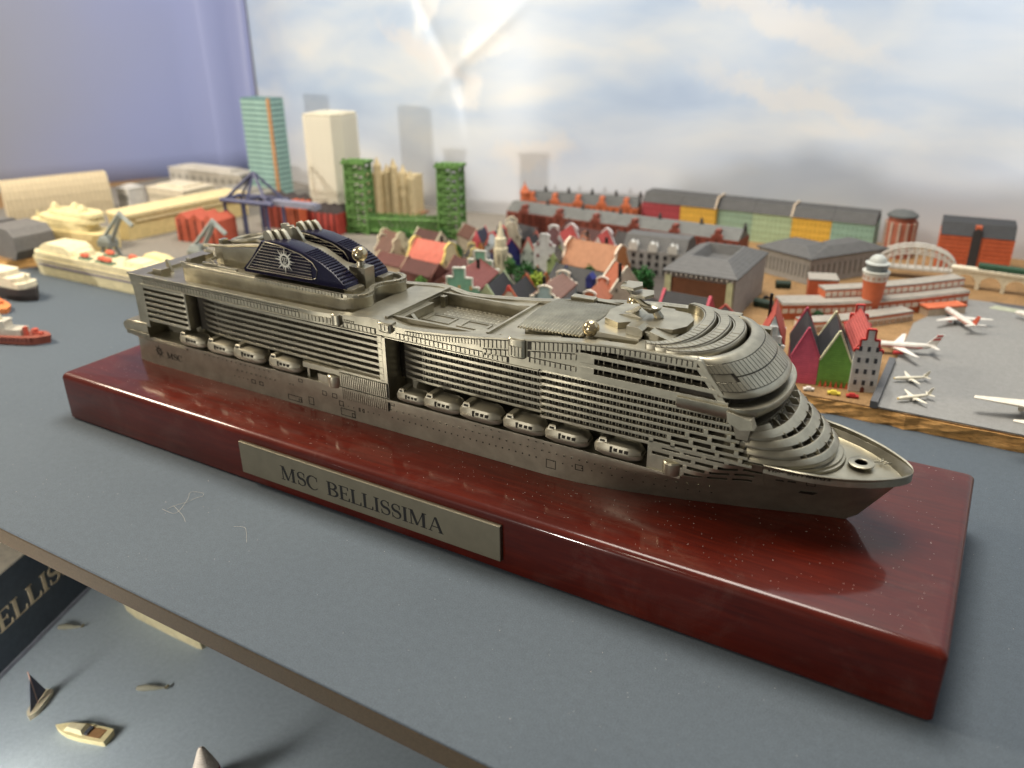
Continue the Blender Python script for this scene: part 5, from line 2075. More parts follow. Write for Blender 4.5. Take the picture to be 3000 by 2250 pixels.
def row(name, label, x0, y0, x1, y1, d, ze, zr, wall, roof, nb, gables, tw=False):
    l = math.hypot(x1 - x0, y1 - y0)
    t_ = thing(name, label, 'model building', (x0, y0, T), math.atan2(y1 - y0, x1 - x0))
    g_ = G()
    g_.box(0, l, 0, d, 0, ze - T)
    obj('wall', g_, paint(wall), t_, smooth=0)
    g_ = G()
    g_.prism([(0.03, ze - T), (d - 0.03, ze - T), (d * 0.62, zr - T), (d * 0.38, zr - T)], 0.03, l - 0.03, 'x')
    obj('roof', g_, paint(roof), t_, smooth=0)
    for k in range(gables):
        u = l * (k + 0.5) / gables
        g_ = G()
        wv = 0.36
        g_.prism([(u - wv, ze - T - 0.02), (u + wv, ze - T - 0.02), (u + wv, ze - T + 0.16), (u + wv * .5, ze - T + 0.22), (u + wv * .4, zr - T - 0.02), (u - wv * .4, zr - T - 0.02), (u - wv * .5, ze - T + 0.22), (u - wv, ze - T + 0.16)], -0.03, 0.55, 'y')
        obj('gable', g_, paint(wall), t_, smooth=0)
        g_ = G()
        turret(g_, u + l / gables * 0.5, d * 0.5, zr - T - 0.1, 0.13, 0.55)
        obj('turret', g_, paint((58, 56, 56)), t_, smooth=0)
        g_ = G()
        g_.box(u + l / gables * 0.5 - 0.06, u + l / gables * 0.5 + 0.06, -0.02, 0.03, 0.2, ze - T - 0.15)
        obj('recess', g_, paint(tuple(int(c * 0.5) for c in wall)), t_, smooth=0)
    first_ = None
    for r in range(3):
        for i in range(nb):
            loc = (l * (i + 0.5) / nb, 0, 0.3 + r * (ze - T - 0.4) / 2.4)
            if first_ is None:
                g_ = G()
                g_.box(-0.07, 0.07, -0.02, 0.02, -0.12, 0.12)
                first_ = obj('window', g_, paint(tuple(int(c * 0.62) for c in wall), 0.5, False), t_, smooth=0)
                first_.location = loc
            else:
                again(first_, t_, loc)
    return t_


row('warehouse', 'long dark red brick warehouse row with grey gabled roof', 0.4, 34.2, 17.6, 33.4, 2.0, 1.95, 2.5, (136, 62, 44), (104, 106, 104), 30, 6)
t = row('warehouse', 'orange brick warehouse row with many dark turrets', 0.1, 36.7, 8.9, 38.2, 1.4, 2.2, 2.85, (206, 102, 48), (84, 86, 86), 18, 5)
g = G()
g.lathe([(0.36, 0), (0.36, 2.0), (0.40, 2.05), (0.40, 2.2), (0.05, 2.75), (0.02, 3.0)], (0.35, 0.1, 0), 8)
obj('corner_tower', g, paint((206, 102, 48)), t, smooth=0)
CW = [((178, 62, 74), 'magenta red', 9.05, 11.9), ((232, 180, 16), 'deep yellow', 11.9, 14.45), ((150, 184, 160), 'grey teal', 14.5, 16.9), ((176, 202, 160), 'pale green', 16.9, 19.5), ((236, 184, 12), 'bright yellow', 19.5, 22.0), ((146, 186, 168), 'soft teal', 22.0, 24.6)]
for i, (c, nm, x0, x1) in enumerate(CW):
    y0 = 38.6 if i < 2 else (38.9 - 0.02 * i)
    lab = {0: 'magenta red warehouse next to the orange brick row', 1: 'yellow warehouse between the magenta and the grey teal one', 2: 'grey teal warehouse right of the first yellow one',
           3: 'pale green warehouse left of the rightmost yellow one', 4: 'yellow warehouse between the pale green and the last teal one', 5: 'soft teal warehouse at the right end of the coloured row'}[i]
    t = thing('warehouse', lab, 'model building', ((x0 + x1) / 2, y0, T), 0, 'coloured warehouses under one dark roof line')
    a = (x1 - x0) / 2 - 0.01
    ze = 2.0 if i < 2 else 1.95
    g = G()
    g.box(-a, a, 0, 2.4, 0, ze)
    obj('wall', g, paint(c), t, smooth=0)
    g = G()
    g.prism([(-0.05, ze + 0.002), (2.45, ze + 0.002), (1.9, ze + 0.62), (0.6, ze + 0.62)], -a, a, 'x')
    obj('roof', g, paint((74, 74, 74)), t, smooth=0)
    first = None
    n = 9
    for r in range(4):
        for k in range(n):
            loc = (-a + 2 * a * (k + 0.5) / n, 0, 0.32 + r * 0.42)
            if first is None:
                g = G()
                g.box(-0.07, 0.07, -0.015, 0.02, -0.08, 0.08)
                first = obj('window', g, paint(tuple(int(q * 0.88) for q in c), 0.5, False), t, smooth=0)
                first.location = loc
            else:
                again(first, t, loc)
    if i in (1, 3):
        g = G()
        g.prism([(-0.08, ze), (2.5, ze), (1.95, ze + 0.72), (0.55, ze + 0.72)], a - 0.12, a - 0.002, 'x')
        obj('fire_wall', g, paint((196, 176, 150)), t, smooth=0)

# round brick tower, orange block, arch bridge, viaduct
t = thing('round_tower', 'round brick tower with pale piers and dark cap by the wall', 'model tower', (26.0, 39.6, T))
g = G()
g.lathe([(0.9, 0), (0.9, 2.2), (0.8, 2.25), (0.8, 2.55)], n=24)
obj('wall', g, paint((176, 98, 72)), t, smooth=35)
g = G()
g.lathe([(0.92, 2.552), (0.9, 2.66), (0.6, 2.85), (0.05, 2.95)], n=24)
obj('roof', g, paint((88, 92, 92)), t, smooth=35)
for k in range(12):
    g = G()
    g.box(-0.07, 0.07, -0.96, -0.86, 0.0, 2.25)
    o = obj('pier', g, paint((196, 172, 156)), t, smooth=0)
    o.rotation_euler = (0, 0, k * PI / 6)
t = thing('warehouse', 'tall orange block with black roof and dark centre stripe', 'model building', (30.3, 37.6, T), math.radians(4))
g = G()
g.box(-1.95, 1.95, 0, 2.4, 0, 2.15)
obj('wall', g, paint((216, 98, 42)), t, smooth=0)
g = G()
g.prism([(-0.04, 2.152), (2.4, 2.152), (2.2, 2.85), (0.5, 2.85)], -1.93, 1.93, 'x')
obj('roof', g, paint((52, 54, 58)), t, smooth=0)
g = G()
g.prism([(-0.26, 0.0), (0.24, 0.0), (0.24, 2.5), (0.0, 2.66), (-0.26, 2.5)], -0.06, 0.02, 'y')
obj('stair_tower', g, paint((58, 56, 58)), t, smooth=0)
g = G()
g.box(-0.18, 0.16, -0.05, 0.3, 2.2, 2.78)
obj('chimney', g, paint((200, 92, 44)), t, smooth=0)
first = None
for r in range(8):
    for s in (-1, 1):
        g = G()
        g.box(0.32 if s > 0 else -1.86, 1.86 if s > 0 else -0.34, -0.02, 0.02, 0.2 + r * 0.24, 0.29 + r * 0.24)
        obj('window_band', g, paint((190, 82, 36)), t, smooth=0)
t = thing('arch_bridge', 'white steel arch bridge beside the round brick tower', 'model bridge', (27.5, 35.1, T), math.radians(8))
for s, y in ((0, -0.35), (1, 0.35)):
    g = G()
    arcp = [(2.1 * math.cos(PI * k / 16), y, 0.75 + 1.15 * math.sin(PI * k / 16)) for k in range(17)]
    g.tube(arcp, 0.07, 6)
    arcp2 = [(2.0 * math.cos(PI * k / 16), y, 0.55 + 0.95 * math.sin(PI * k / 16)) for k in range(17)]
    g.tube(arcp2, 0.05, 6)
    obj('arch', g, paint((206, 204, 196)), t)
    for k in range(1, 16):
        g = G()
        p = arcp[k]
        g.bar((p[0], y, 0.62), (p[0], y, p[2]), 0.05)
        if k < 15:
            q = arcp[k + 1]
            g.bar((p[0], y, p[2]), (q[0], y, arcp2[k + 1][2]), 0.04)
        obj('hanger', g, paint((206, 204, 196)), t, smooth=0)
g = G()
g.box(-2.3, 2.3, -0.42, 0.42, 0.5, 0.62)
g.box(-2.3, -1.9, -0.42, 0.42, 0, 0.5)
g.box(1.9, 2.3, -0.42, 0.42, 0, 0.5)
obj('deck', g, paint((196, 192, 182)), t, smooth=0)
t = thing('viaduct', 'cream stone viaduct with round arches at the right edge', 'model bridge', (29.5, 34.2, T), math.radians(-4))
g = G()
for i in range(5):
    x = i * 1.25
    pts = [(x, 0), (x + 0.2, 0)] + [(x + 0.725 - 0.525 * math.cos(PI * k / 10), 0.35 + 0.45 * math.sin(PI * k / 10)) for k in range(11)] + [(x + 1.25, 0.0), (x + 1.25, 1.0), (x, 1.0)]
    pts = [(x, 0.0), (x + 0.2, 0.0)] + [(x + 0.725 - 0.525 * math.cos(PI * k / 10), 0.35 + 0.45 * math.sin(PI * k / 10)) for k in range(11)] + [(x + 1.25, 0.35), (x + 1.25, 1.0), (x, 1.0)]
    g_ = G()
    g_.prism(pts, 0, 0.5, 'y')
    obj('arch', g_, paint((214, 204, 176)), t, smooth=0)
g = G()
g.box(-0.1, 6.3, -0.05, 0.55, 1.002, 1.14)
obj('parapet', g, paint((222, 212, 186)), t, smooth=0)
t = thing('train', 'dark green model train on the cream viaduct', 'model train', (31.9, 34.3, T + 1.14), math.radians(-4))
g = G()
g.prism([(-0.16, 0.06), (0.16, 0.06), (0.17, 0.26), (0.10, 0.34), (-0.10, 0.34), (-0.17, 0.26)], -1.2, 1.2, 'x')
obj('body', g, paint((34, 82, 58)), t, smooth=0)
for x in (-0.9, -0.3, 0.3, 0.9):
    g = G()
    g.prism([(x + 0.07 * math.cos(2 * PI * k / 10), 0.07 + 0.07 * math.sin(2 * PI * k / 10)) for k in range(10)], -0.15, 0.15, 'y')
    obj('wheel', g, paint((40, 40, 40)), t, smooth=0)

# ---- airport terminal with control tower
t = thing('airport_terminal', 'orange and white curved airport terminal building', 'model building', (26.5, 27.2, T))
ORA, WHT, GRF = (216, 104, 52), (222, 214, 200), (156, 150, 140)


def seg(pts, z0, z1, m, nm, par, inset=0.0):
    g_ = G()
    g_.prism([(p[0] - 26.5, p[1] - 27.2) for p in pts], z0, z1)
    return obj(nm, g_, m, par, smooth=0)


def along(path, wd):
    n_ = len(path)
    l_, r_ = [], []
    for i, p in enumerate(path):
        a_, b_ = path[max(i - 1, 0)], path[min(i + 1, n_ - 1)]
        dx_, dy_ = b_[0] - a_[0], b_[1] - a_[1]
        ll = math.hypot(dx_, dy_)
        l_.append((p[0] - dy_ / ll * wd, p[1] + dx_ / ll * wd))
    return list(path) + list(reversed(l_))


arcA = [(24.0, 22.6), (25.6, 23.9), (27.0, 25.4), (28.4, 27.0)]                       # front pier
arcB = [(22.6, 24.0), (24.6, 25.2), (26.6, 26.7), (28.6, 28.6), (30.6, 30.8)]         # main hall
seg(along(arcA, 0.9), 0, 0.36, paint(WHT), 'pier_wall', t)
seg(along(arcA, 0.9), 0.362, 0.46, paint(ORA), 'pier_band', t)
seg(along([(p[0], p[1]) for p in arcA], 0.86), 0.462, 0.52, paint(GRF), 'pier_roof', t)
b_ = seg(along(arcB, 1.3), 0, 0.75, paint(ORA), 'hall_wall', t)
seg(along([(p[0] + 0.02, p[1] - 0.03) for p in arcB], 1.36), 0.752, 0.80, paint(WHT), 'cornice', b_)
seg(along(arcB, 1.28), 0.802, 0.86, paint(GRF), 'hall_roof', t)
up = [(p[0] - 0.35, p[1] + 0.7) for p in arcB[1:]]
seg(along(up, 0.8), 0.86, 1.22, paint(ORA), 'upper_wall', t)
seg(along(up, 0.84), 1.222, 1.30, paint(GRF), 'upper_roof', t)
for pth, zz, nn in ((arcB, 0.45, 26), (up, 1.04, 22), (arcA, 0.16, 18)):
    L_ = len(pth) - 1
    for k in range(nn):
        u = (k + 0.5) / nn * L_
        i = min(int(u), L_ - 1)
        f = u - i
        a, b = pth[i], pth[i + 1]
        x, y = a[0] + (b[0] - a[0]) * f, a[1] + (b[1] - a[1]) * f
        g = G()
        ln = math.hypot(b[0] - a[0], b[1] - a[1]) * L_ / nn * 0.38
        g.box(-ln, ln, -0.035, 0.03, -0.11, 0.11)
        o = obj('window', g, paint((236, 222, 204) if zz != 0.16 else (196, 160, 130), 0.5, False), t, smooth=0)
        o.location = (x - 26.5, y - 27.2, zz)
        o.rotation_euler = (0, 0, math.atan2(b[1] - a[1], b[0] - a[0]))
for pts, zt_ in (([(23.2, 27.0), (24.6, 27.5), (24.2, 28.7), (22.9, 28.2)], 1.35), ([(24.3, 26.6), (25.5, 27.2), (25.1, 28.2), (24.0, 27.6)], 1.05)):
    bb = seg(pts, 0, zt_, paint(ORA), 'annex', t)
    seg([((p[0] - 24) * 1.04 + 24, (p[1] - 27.6) * 1.04 + 27.6) for p in pts], zt_ + 0.002, zt_ + 0.07, paint(GRF), 'annex_roof', bb)
seg(along([(29.0, 27.9), (30.6, 29.3)], 0.7), 0, 0.42, paint((214, 190, 160)), 'jetty', t)
seg(along([(28.98, 27.86), (30.64, 29.3)], 0.78), 0.422, 0.5, paint(ORA), 'jetty_roof', t)
t = thing('control_tower', 'orange airport control tower with blue grey glass cab', 'model tower', (26.35, 27.0, T))
g = G()
g.lathe([(0.44, 0), (0.46, 0.6), (0.56, 1.78), (0.57, 1.85)], n=20)
obj('shaft', g, paint(ORA), t, smooth=35)
g = G()
g.lathe([(0.57, 1.852), (0.60, 1.87), (0.60, 2.2), (0.56, 2.24)], n=20)
obj('ring', g, paint((226, 222, 214)), t, smooth=35)
for k in range(14):
    g = G()
    g.box(-0.08, 0.08, -0.62, -0.57, 1.95, 2.12)
    o = obj('window', g, paint((196, 160, 140)), t, smooth=0)
    o.rotation_euler = (0, 0, 2 * PI * k / 14)
g = G()
g.lathe([(0.66, 2.242), (0.66, 2.32), (0.52, 2.34)], n=20)
obj('gallery', g, paint((202, 204, 196)), t, smooth=35)
g = G()
g.lathe([(0.48, 2.34), (0.56, 2.66), (0.57, 2.68)], n=14)
obj('cab', g, paint((110, 122, 126), 0.25, False), t, smooth=20)
g = G()
g.lathe([(0.58, 2.682), (0.58, 2.73), (0.42, 2.78), (0.38, 2.95), (0.22, 3.1), (0.02, 3.15)], n=20)
obj('cab_roof', g, paint((184, 190, 186)), t, smooth=35)


# ---- aeroplanes
def plane(name, label, x, y, rot, ln, body, accent, tailc, z=0.07, prop=False, group=None):
    t_ = thing(name, label, 'model plane', (x, y, T + z), math.radians(rot), group)
    r = ln * 0.052
    zc_ = r * 2.1
    m = paint(body, 0.45, False)
    g_ = G()
    g_.tube([(ln * 0.5, 0, zc_ - r * .3), (ln * 0.47, 0, zc_ - r * .1), (ln * 0.38, 0, zc_), (-ln * 0.2, 0, zc_), (-ln * 0.38, 0, zc_ + r * .3), (-ln * 0.5, 0, zc_ + r * .7)], [r * .15, r * .6, r, r, r * .7, r * .2], 14)
    obj('fuselage', g_, m, t_, smooth=45)
    for s in (-1, 1):
        g_ = G()
        g_.loft([[(ln * 0.10, s * r * .6, zc_ - r * .5), (-ln * 0.06, s * r * .6, zc_ - r * .5), (-ln * 0.06, s * r * .6, zc_ - r * .2), (ln * 0.10, s * r * .6, zc_ - r * .2)],
                 [(-ln * (0.02 if prop else 0.13), s * ln * 0.46, zc_ + r * .2), (-ln * (0.06 if prop else 0.18), s * ln * 0.46, zc_ + r * .2), (-ln * (0.06 if prop else 0.18), s * ln * 0.46, zc_ + r * .3), (-ln * (0.02 if prop else 0.13), s * ln * 0.46, zc_ + r * .3)]])
        obj('wing', g_, m, t_, smooth=0)
        g_ = G()
        g_.loft([[(-ln * 0.38, s * r * .3, zc_ + r * .4), (-ln * 0.47, s * r * .3, zc_ + r * .4), (-ln * 0.47, s * r * .3, zc_ + r * .6), (-ln * 0.38, s * r * .3, zc_ + r * .6)],
                 [(-ln * 0.46, s * ln * 0.17, zc_ + r * .6), (-ln * 0.50, s * ln * 0.17, zc_ + r * .6), (-ln * 0.50, s * ln * 0.17, zc_ + r * .7), (-ln * 0.46, s * ln * 0.17, zc_ + r * .7)]])
        obj('tailplane', g_, m, t_, smooth=0)
        g_ = G()
        if prop:
            g_.tube([(ln * 0.14, s * ln * 0.14, zc_ - r * .3), (ln * 0.02, s * ln * 0.14, zc_ - r * .3)], r * 0.4, 10)
        else:
            g_.tube([(ln * 0.09, s * ln * 0.16, zc_ - r * 1.0), (-ln * 0.04, s * ln * 0.16, zc_ - r * 0.95)], [r * 0.55, r * .4], 12)
        obj('engine', g_, paint(accent, 0.45, False), t_, smooth=40)
        g_ = G()
        g_.bar((0, s * r * 1.2, zc_ - r * .6), (0, s * r * 1.2, r * .4), r * .2)
        g_.prism([(r * .4 * math.cos(2 * PI * k / 10), r * .4 + r * .4 * math.sin(2 * PI * k / 10)) for k in range(10)], s * r * 1.2 - r * .15, s * r * 1.2 + r * .15, 'y')
        obj('landing_gear', g_, paint((36, 36, 38)), t_, smooth=0)
    g_ = G()
    g_.prism([(-ln * 0.34, zc_ + r * .6), (-ln * 0.49, zc_ + r * .8), (-ln * 0.56, zc_ + ln * 0.20), (-ln * 0.49, zc_ + ln * 0.20)], -r * .13, r * .13, 'y')
    f = obj('tail_fin', g_, paint(tailc, 0.45, False), t_, smooth=0)
    g_ = G()
    for k in range(2):
        u = 0.45 + k * 0.3
        g_.prism([(-ln * (0.36 + 0.13 * u), zc_ + r * .6 + ln * 0.17 * u), (-ln * (0.495 + 0.06 * u), zc_ + r * .8 + ln * 0.17 * u), (-ln * (0.50 + 0.06 * u), zc_ + r * .8 + ln * 0.17 * (u + .18)), (-ln * (0.38 + 0.13 * u), zc_ + r * .6 + ln * 0.17 * (u + .18))], -r * .16, r * .16, 'y')
    obj('tail_stripe', g_, paint(accent, 0.45, False), f, smooth=0)
    g_ = G()
    g_.box(-ln * 0.30, ln * 0.36, -r * 1.012, r * 1.012, zc_ - r * .18, zc_ + r * .06)
    obj('cheat_line', g_, paint(accent, 0.45, False), t_, smooth=0)
    if prop:
        g_ = G()
        g_.ball((ln * 0.47, 0, zc_ - r * .1), r * 0.62, 10, 8)
        obj('nose', g_, paint((226, 190, 90), 0.4, False), t_)
    return t_


plane('airliner', 'white airliner with red stripes on its tail behind the red gabled house', 28.35, 21.9, 197, 3.2, (226, 222, 214), (200, 48, 48), (228, 224, 216))
plane('airliner', 'white airliner with orange tail parked at the terminal', 30.45, 27.4, 121, 3.0, (216, 212, 204), (206, 84, 48), (216, 84, 44))
plane('propeller_plane', 'small white plane with yellow nose nearer to the terminal', 29.25, 18.7, 212, 1.45, (232, 226, 204), (206, 200, 186), (232, 226, 204), prop=True, group='small white planes by the cork edge')
plane('propeller_plane', 'small white plane nearest the cork edge of the apron', 29.6, 16.75, 222, 1.5, (232, 226, 204), (206, 200, 186), (232, 226, 204), prop=True, group='small white planes by the cork edge')
plane('airliner', 'large white airliner cut off at the right edge of the photo', 34.1, 17.3, 84, 5.2, (230, 222, 204), (214, 206, 190), (230, 222, 204))
plane('airliner', 'white airliner far out on the dark runway at the right', 33.9, 29.2, 150, 2.6, (222, 218, 210), (206, 200, 190), (222, 218, 210))


def car(x, y, rot, col, label, ln=0.42):
    t_ = thing('car', label, 'model car', (x, y, T), math.radians(rot), 'tiny model cars on the cork')
    g_ = G()
    g_.loft([[(-ln / 2, -ln * .22, z), (ln / 2, -ln * .22, z), (ln / 2, ln * .22, z), (-ln / 2, ln * .22, z)] for z in (0.03, 0.11)])
    g_.loft([[(-ln * k, -ln * .19 * m_, z), (ln * k * .8, -ln * .19 * m_, z), (ln * k * .8, ln * .19 * m_, z), (-ln * k, ln * .19 * m_, z)] for k, m_, z in ((0.32, 1, 0.112), (0.22, .8, 0.18))])
    obj('body', g_, paint(col, 0.4, False), t_, smooth=0)
    for sx in (-.3, .3):
        g_ = G()
        g_.prism([(sx * ln + .035 * math.cos(2 * PI * k / 8), .035 + .035 * math.sin(2 * PI * k / 8)) for k in range(8)], -ln * .23, ln * .23, 'y')
        obj('wheel', g_, paint((30, 30, 30)), t_, smooth=0)


car(25.75, 15.85, 20, (236, 232, 224), 'white toy car on the cork before the pink house')
car(26.72, 15.95, 10, (228, 206, 24), 'yellow toy car on the cork before the green house', 0.5)
car(27.42, 16.02, 12, (190, 40, 40), 'red toy car on the cork before the pale grey house', 0.48)
car(21.75, 27.2, 40, (176, 50, 44), 'red toy car on the open cork beside the hipped hall', 0.36)
car(21.1, 27.0, 30, (40, 40, 44), 'black toy car on the open cork beside the hipped hall', 0.36)
for x, y, rot, ln, lab in ((21.4, 25.5, -8, 1.1, 'long dark green van on the open cork'), (21.4, 29.4, 20, 0.8, 'shorter dark green van close to the long grey hall')):
    t = thing('van', lab, 'model van', (x, y, T), math.radians(rot), 'dark green vans on the cork')
    g = G()
    g.prism([(-0.22, 0.05), (0.22, 0.05), (0.24, 0.3), (0.16, 0.4), (-0.16, 0.4), (-0.24, 0.3)], -ln / 2, ln / 2, 'x')
    obj('body', g, paint((34, 56, 44)), t, smooth=0)
    for sx in (-.33, .33):
        g = G()
        g.prism([(sx * ln + .06 * math.cos(2 * PI * k / 8), .06 + .06 * math.sin(2 * PI * k / 8)) for k in range(8)], -.24, .24, 'y')
        obj('wheel', g, paint((24, 24, 26)), t, smooth=0)

# ---- towers at the back
t = thing('teal_tower', 'tall teal banded tower with orange corner stripe', 'model tower', (-23.07, 34.35, T))
g = G()
g.box(-1.56, 1.56, -0.82, 0.82, 0, 8.2)
core = obj('core', g, paint((98, 138, 136)), t, smooth=0)
first = None
for k in range(19):
    if first is None:
        g = G()
        g.box(-1.60, 1.60, -0.86, 0.86, 0, 0.25)
        first = obj('floor_band', g, paint((150, 190, 182)), t, smooth=0)
        first.location = (0, 0, 0.12)
    else:
        again(first, t, (0, 0, 0.12 + k * 0.425))
g = G()
g.box(1.42, 1.64, -0.90, -0.70, 0, 8.24)
obj('corner_stripe', g, paint((198, 142, 84)), t, smooth=0)
t = thing('cream_tower', 'tall cream eight-sided tower left of the green bridge', 'model tower', (-11.75, 29.9, T), math.radians(10))


def octo(a, c):
    return [(-a + c, -a), (a - c, -a), (a, -a + c), (a, a - c), (a - c, a), (-a + c, a), (-a, a - c), (-a, -a + c)]


first = None
for k in range(31):
    if first is None:
        g = G()
        g.prism(octo(1.66, 0.62), 0, 0.15)
        g.prism(octo(1.53, 0.56), 0.15, 0.253)
        first = obj('floor_band', g, paint((232, 227, 208), 0.6, False, vary=0.03), t, smooth=0)
        first.location = (0, 0, 0)
    else:
        again(first, t, (0, 0, k * 0.253))
g = G()
g.prism(octo(1.62, 0.6), 0, 0.08)
g.prism(octo(1.2, 0.4), 0.08, 0.14)
o = obj('roof', g, paint((206, 200, 178)), t, smooth=0)
o.location = (0, 0, 31 * 0.253)
t = thing('cathedral', 'cream cathedral with clustered turrets behind the green bridge', 'model church', (-10.0, 34.4, T), math.radians(10))
g = G()
g.box(-2.0, 2.0, -0.6, 1.2, 0, 3.0)
obj('nave', g, paint((214, 192, 140)), t, smooth=0)
for x, y, h_ in ((-1.7, -0.6, 3.7), (-0.9, -0.7, 4.4), (-0.2, -0.5, 3.9), (0.5, -0.7, 4.35), (1.2, -0.5, 3.9), (1.8, -0.5, 3.5)):
    g = G()
    g.lathe([(0.34, 0), (0.34, h_ - 0.6), (0.26, h_ - 0.55), (0.03, h_)], (x, y, 0), 8)
    obj('turret', g, paint((220, 198, 148)), t, smooth=0)
g = G()
g.box(-2.2, 2.4, -1.0, 1.3, 0, 0.12)
obj('plinth', g, paint((150, 104, 70)), t, smooth=0)

# ---- green lift bridge
t = thing('lift_bridge', 'green lattice lift bridge with two tall towers', 'model bridge', (-4.8, 29.1, T), math.radians(14))
GRN = paint((84, 130, 52), 0.7, False, vary=0.30)
for s in (-1, 1):
    x0 = s * 3.45
    hh = 4.9
    g = G()
    for a, b in ((-0.75, -0.6), (0.75, -0.6), (0.75, 0.6), (-0.75, 0.6)):
        g.bar((x0 + a, b, 0), (x0 + a * 0.92, b * 0.92, hh), 0.17)
    for k in range(8):
        z = k * hh / 8
        z2 = (k + 1) * hh / 8
        for a, b in (((-.75, -.6), (.75, -.6)), ((.75, -.6), (.75, .6)), ((-.75, .6), (.75, .6))):
            g.bar((x0 + a[0], a[1], z), (x0 + b[0], b[1], z2), 0.08)
            g.bar((x0 + b[0], b[1], z), (x0 + a[0], a[1], z2), 0.08)
            g.bar((x0 + a[0], a[1], z2), (x0 + b[0], b[1], z2), 0.12)
    tw = obj('tower', g, GRN, t, smooth=0)
    g = G()
    g.box(x0 - 0.70, x0 - 0.1, -0.56, -0.50, 0.0, hh)
    g.box(x0 - 0.76, x0 - 0.70, -0.5, 0.5, 0.0, hh)
    obj('plate', g, GRN, tw, smooth=0, kind='stuff')
    g = G()
    g.box(x0 - 0.9, x0 + 0.9, -0.75, 0.75, hh, hh + 0.18)
    for k in range(5):
        g.box(x0 - 0.8 + k * 0.36, x0 - 0.62 + k * 0.36, -0.7, -0.5, hh + 0.18, hh + 0.34)
    obj('tower_head', g, GRN, tw, smooth=0, kind='stuff')
g = G()
for y in (-0.5, 0.5):
    g.bar((-5.0, y, 0.35), (5.0, y, 0.35), 0.12)
    g.bar((-2.8, y, 1.15), (2.8, y, 1.25), 0.12)
    for k in range(14):
        x = -2.8 + k * 0.4
        g.bar((x, y, 0.35), (x + 0.4, y, 1.2), 0.07)
        g.bar((x + 0.4, y, 0.35), (x, y, 1.2), 0.07)
        g.bar((x, y, 0.35), (x, y, 1.2), 0.07)
obj('truss', g, GRN, t, smooth=0, kind='stuff')
g = G()
g.box(-5.0, 5.0, -0.55, 0.55, 0.18, 0.28)
obj('deck', g, GRN, t, smooth=0)
g = G()
rnd = random.Random(5)
for k in range(260):
    x = rnd.uniform(-2.8, 2.8)
    z = 1.1 + rnd.uniform(0, 0.35)
    y = rnd.uniform(-0.5, 0.5)
    g.bar((x, y, z), (x + rnd.uniform(-.2, .2), y, z + rnd.uniform(-.15, .2)), 0.05)
obj('rough_rail', g, GRN, t, smooth=0, kind='stuff')

# ---- blue gantry crane, red sheds behind it
BLU = paint((74, 78, 112), 0.55, False)
t = thing('gantry_crane', 'dark blue container gantry crane with triangular top frame', 'model crane', (-13.4, 23.4, T), math.radians(6))
g = G()
for x in (-2.0, -0.3, 1.6):
    for y in (-0.8, 0.9):
        g.bar((x, y, 0), (x, y, 2.7), 0.22)
obj('legs', g, BLU, t, smooth=0, kind='stuff')
g = G()
g.bar((-2.3, -0.8, 2.7), (2.2, -0.8, 2.7), 0.24)
g.bar((-2.3, 0.9, 2.7), (2.2, 0.9, 2.7), 0.24)
for x in (-2.0, -0.3, 1.6):
    g.bar((x, -0.8, 2.75), (x, 0.9, 2.75), 0.2)
obj('portal', g, BLU, t, smooth=0, kind='stuff')
g = G()
g.bar((-1.9, -0.8, 2.75), (0.2, 0, 4.6), 0.16)
g.bar((0.0, -0.8, 2.75), (0.2, 0, 4.6), 0.16)
g.bar((1.7, -0.8, 2.75), (0.2, 0, 4.6), 0.16)
g.bar((1.7, 0.9, 2.75), (0.2, 0, 4.6), 0.14)
g.bar((-1.9, 0.9, 2.75), (0.2, 0, 4.6), 0.14)
obj('top_frame', g, BLU, t, smooth=0, kind='stuff')
g = G()
g.box(1.6, 5.1, -0.3, 0.3, 2.5, 2.85)
g.box(5.0, 5.3, -0.35, 0.35, 2.45, 2.8)
obj('boom', g, paint((130, 132, 152), 0.55, False), t, smooth=0, kind='stuff')
for lab, x, y, wd, dd, zt_, c, rot in (('orange red shed behind the left grey crane', -16.2, 20.4, 3.6, 2.0, 2.25, (190, 82, 52), 6), ('brick red shed under the blue gantry crane', -14.2, 26.2, 3.2, 2.0, 2.6, (160, 60, 40), 6), ('orange shed at the right leg of the blue gantry crane', -12.2, 25.4, 1.6, 1.6, 2.5, (214, 96, 44), 6), ('dark red shed under the boom of the blue crane', -10.2, 26.4, 2.6, 1.8, 2.2, (176, 54, 40), 6)):
    t = thing('shed', lab, 'model building', (x, y, T), math.radians(rot), 'red and orange sheds by the cranes')
    g = G()
    g.box(-wd / 2, wd / 2, 0, dd, 0, zt_ - T)
    obj('wall', g, paint(c), t, smooth=0)
    g = G()
    n_ = 3
    for k in range(n_):
        xa, xb = -wd / 2 + wd * k / n_, -wd / 2 + wd * (k + 1) / n_
        g.prism([(xa, zt_ - T + .002), (xb, zt_ - T + .002), ((xa + xb) / 2, zt_ - T + 0.4)], 0.0, dd, 'y')
    obj('roof', g, paint(c if 'orange' in lab else (70, 60, 60)), t, smooth=0, kind='stuff')
    for k in range(5):
        g = G()
        xx = -wd / 2 + wd * (k + 0.5) / 5
        g.box(xx - 0.06, xx + 0.06, -0.04, 0.02, 0, zt_ - T)
        obj('pilaster', g, paint(tuple(int(q * 0.55) for q in c)), t, smooth=0)


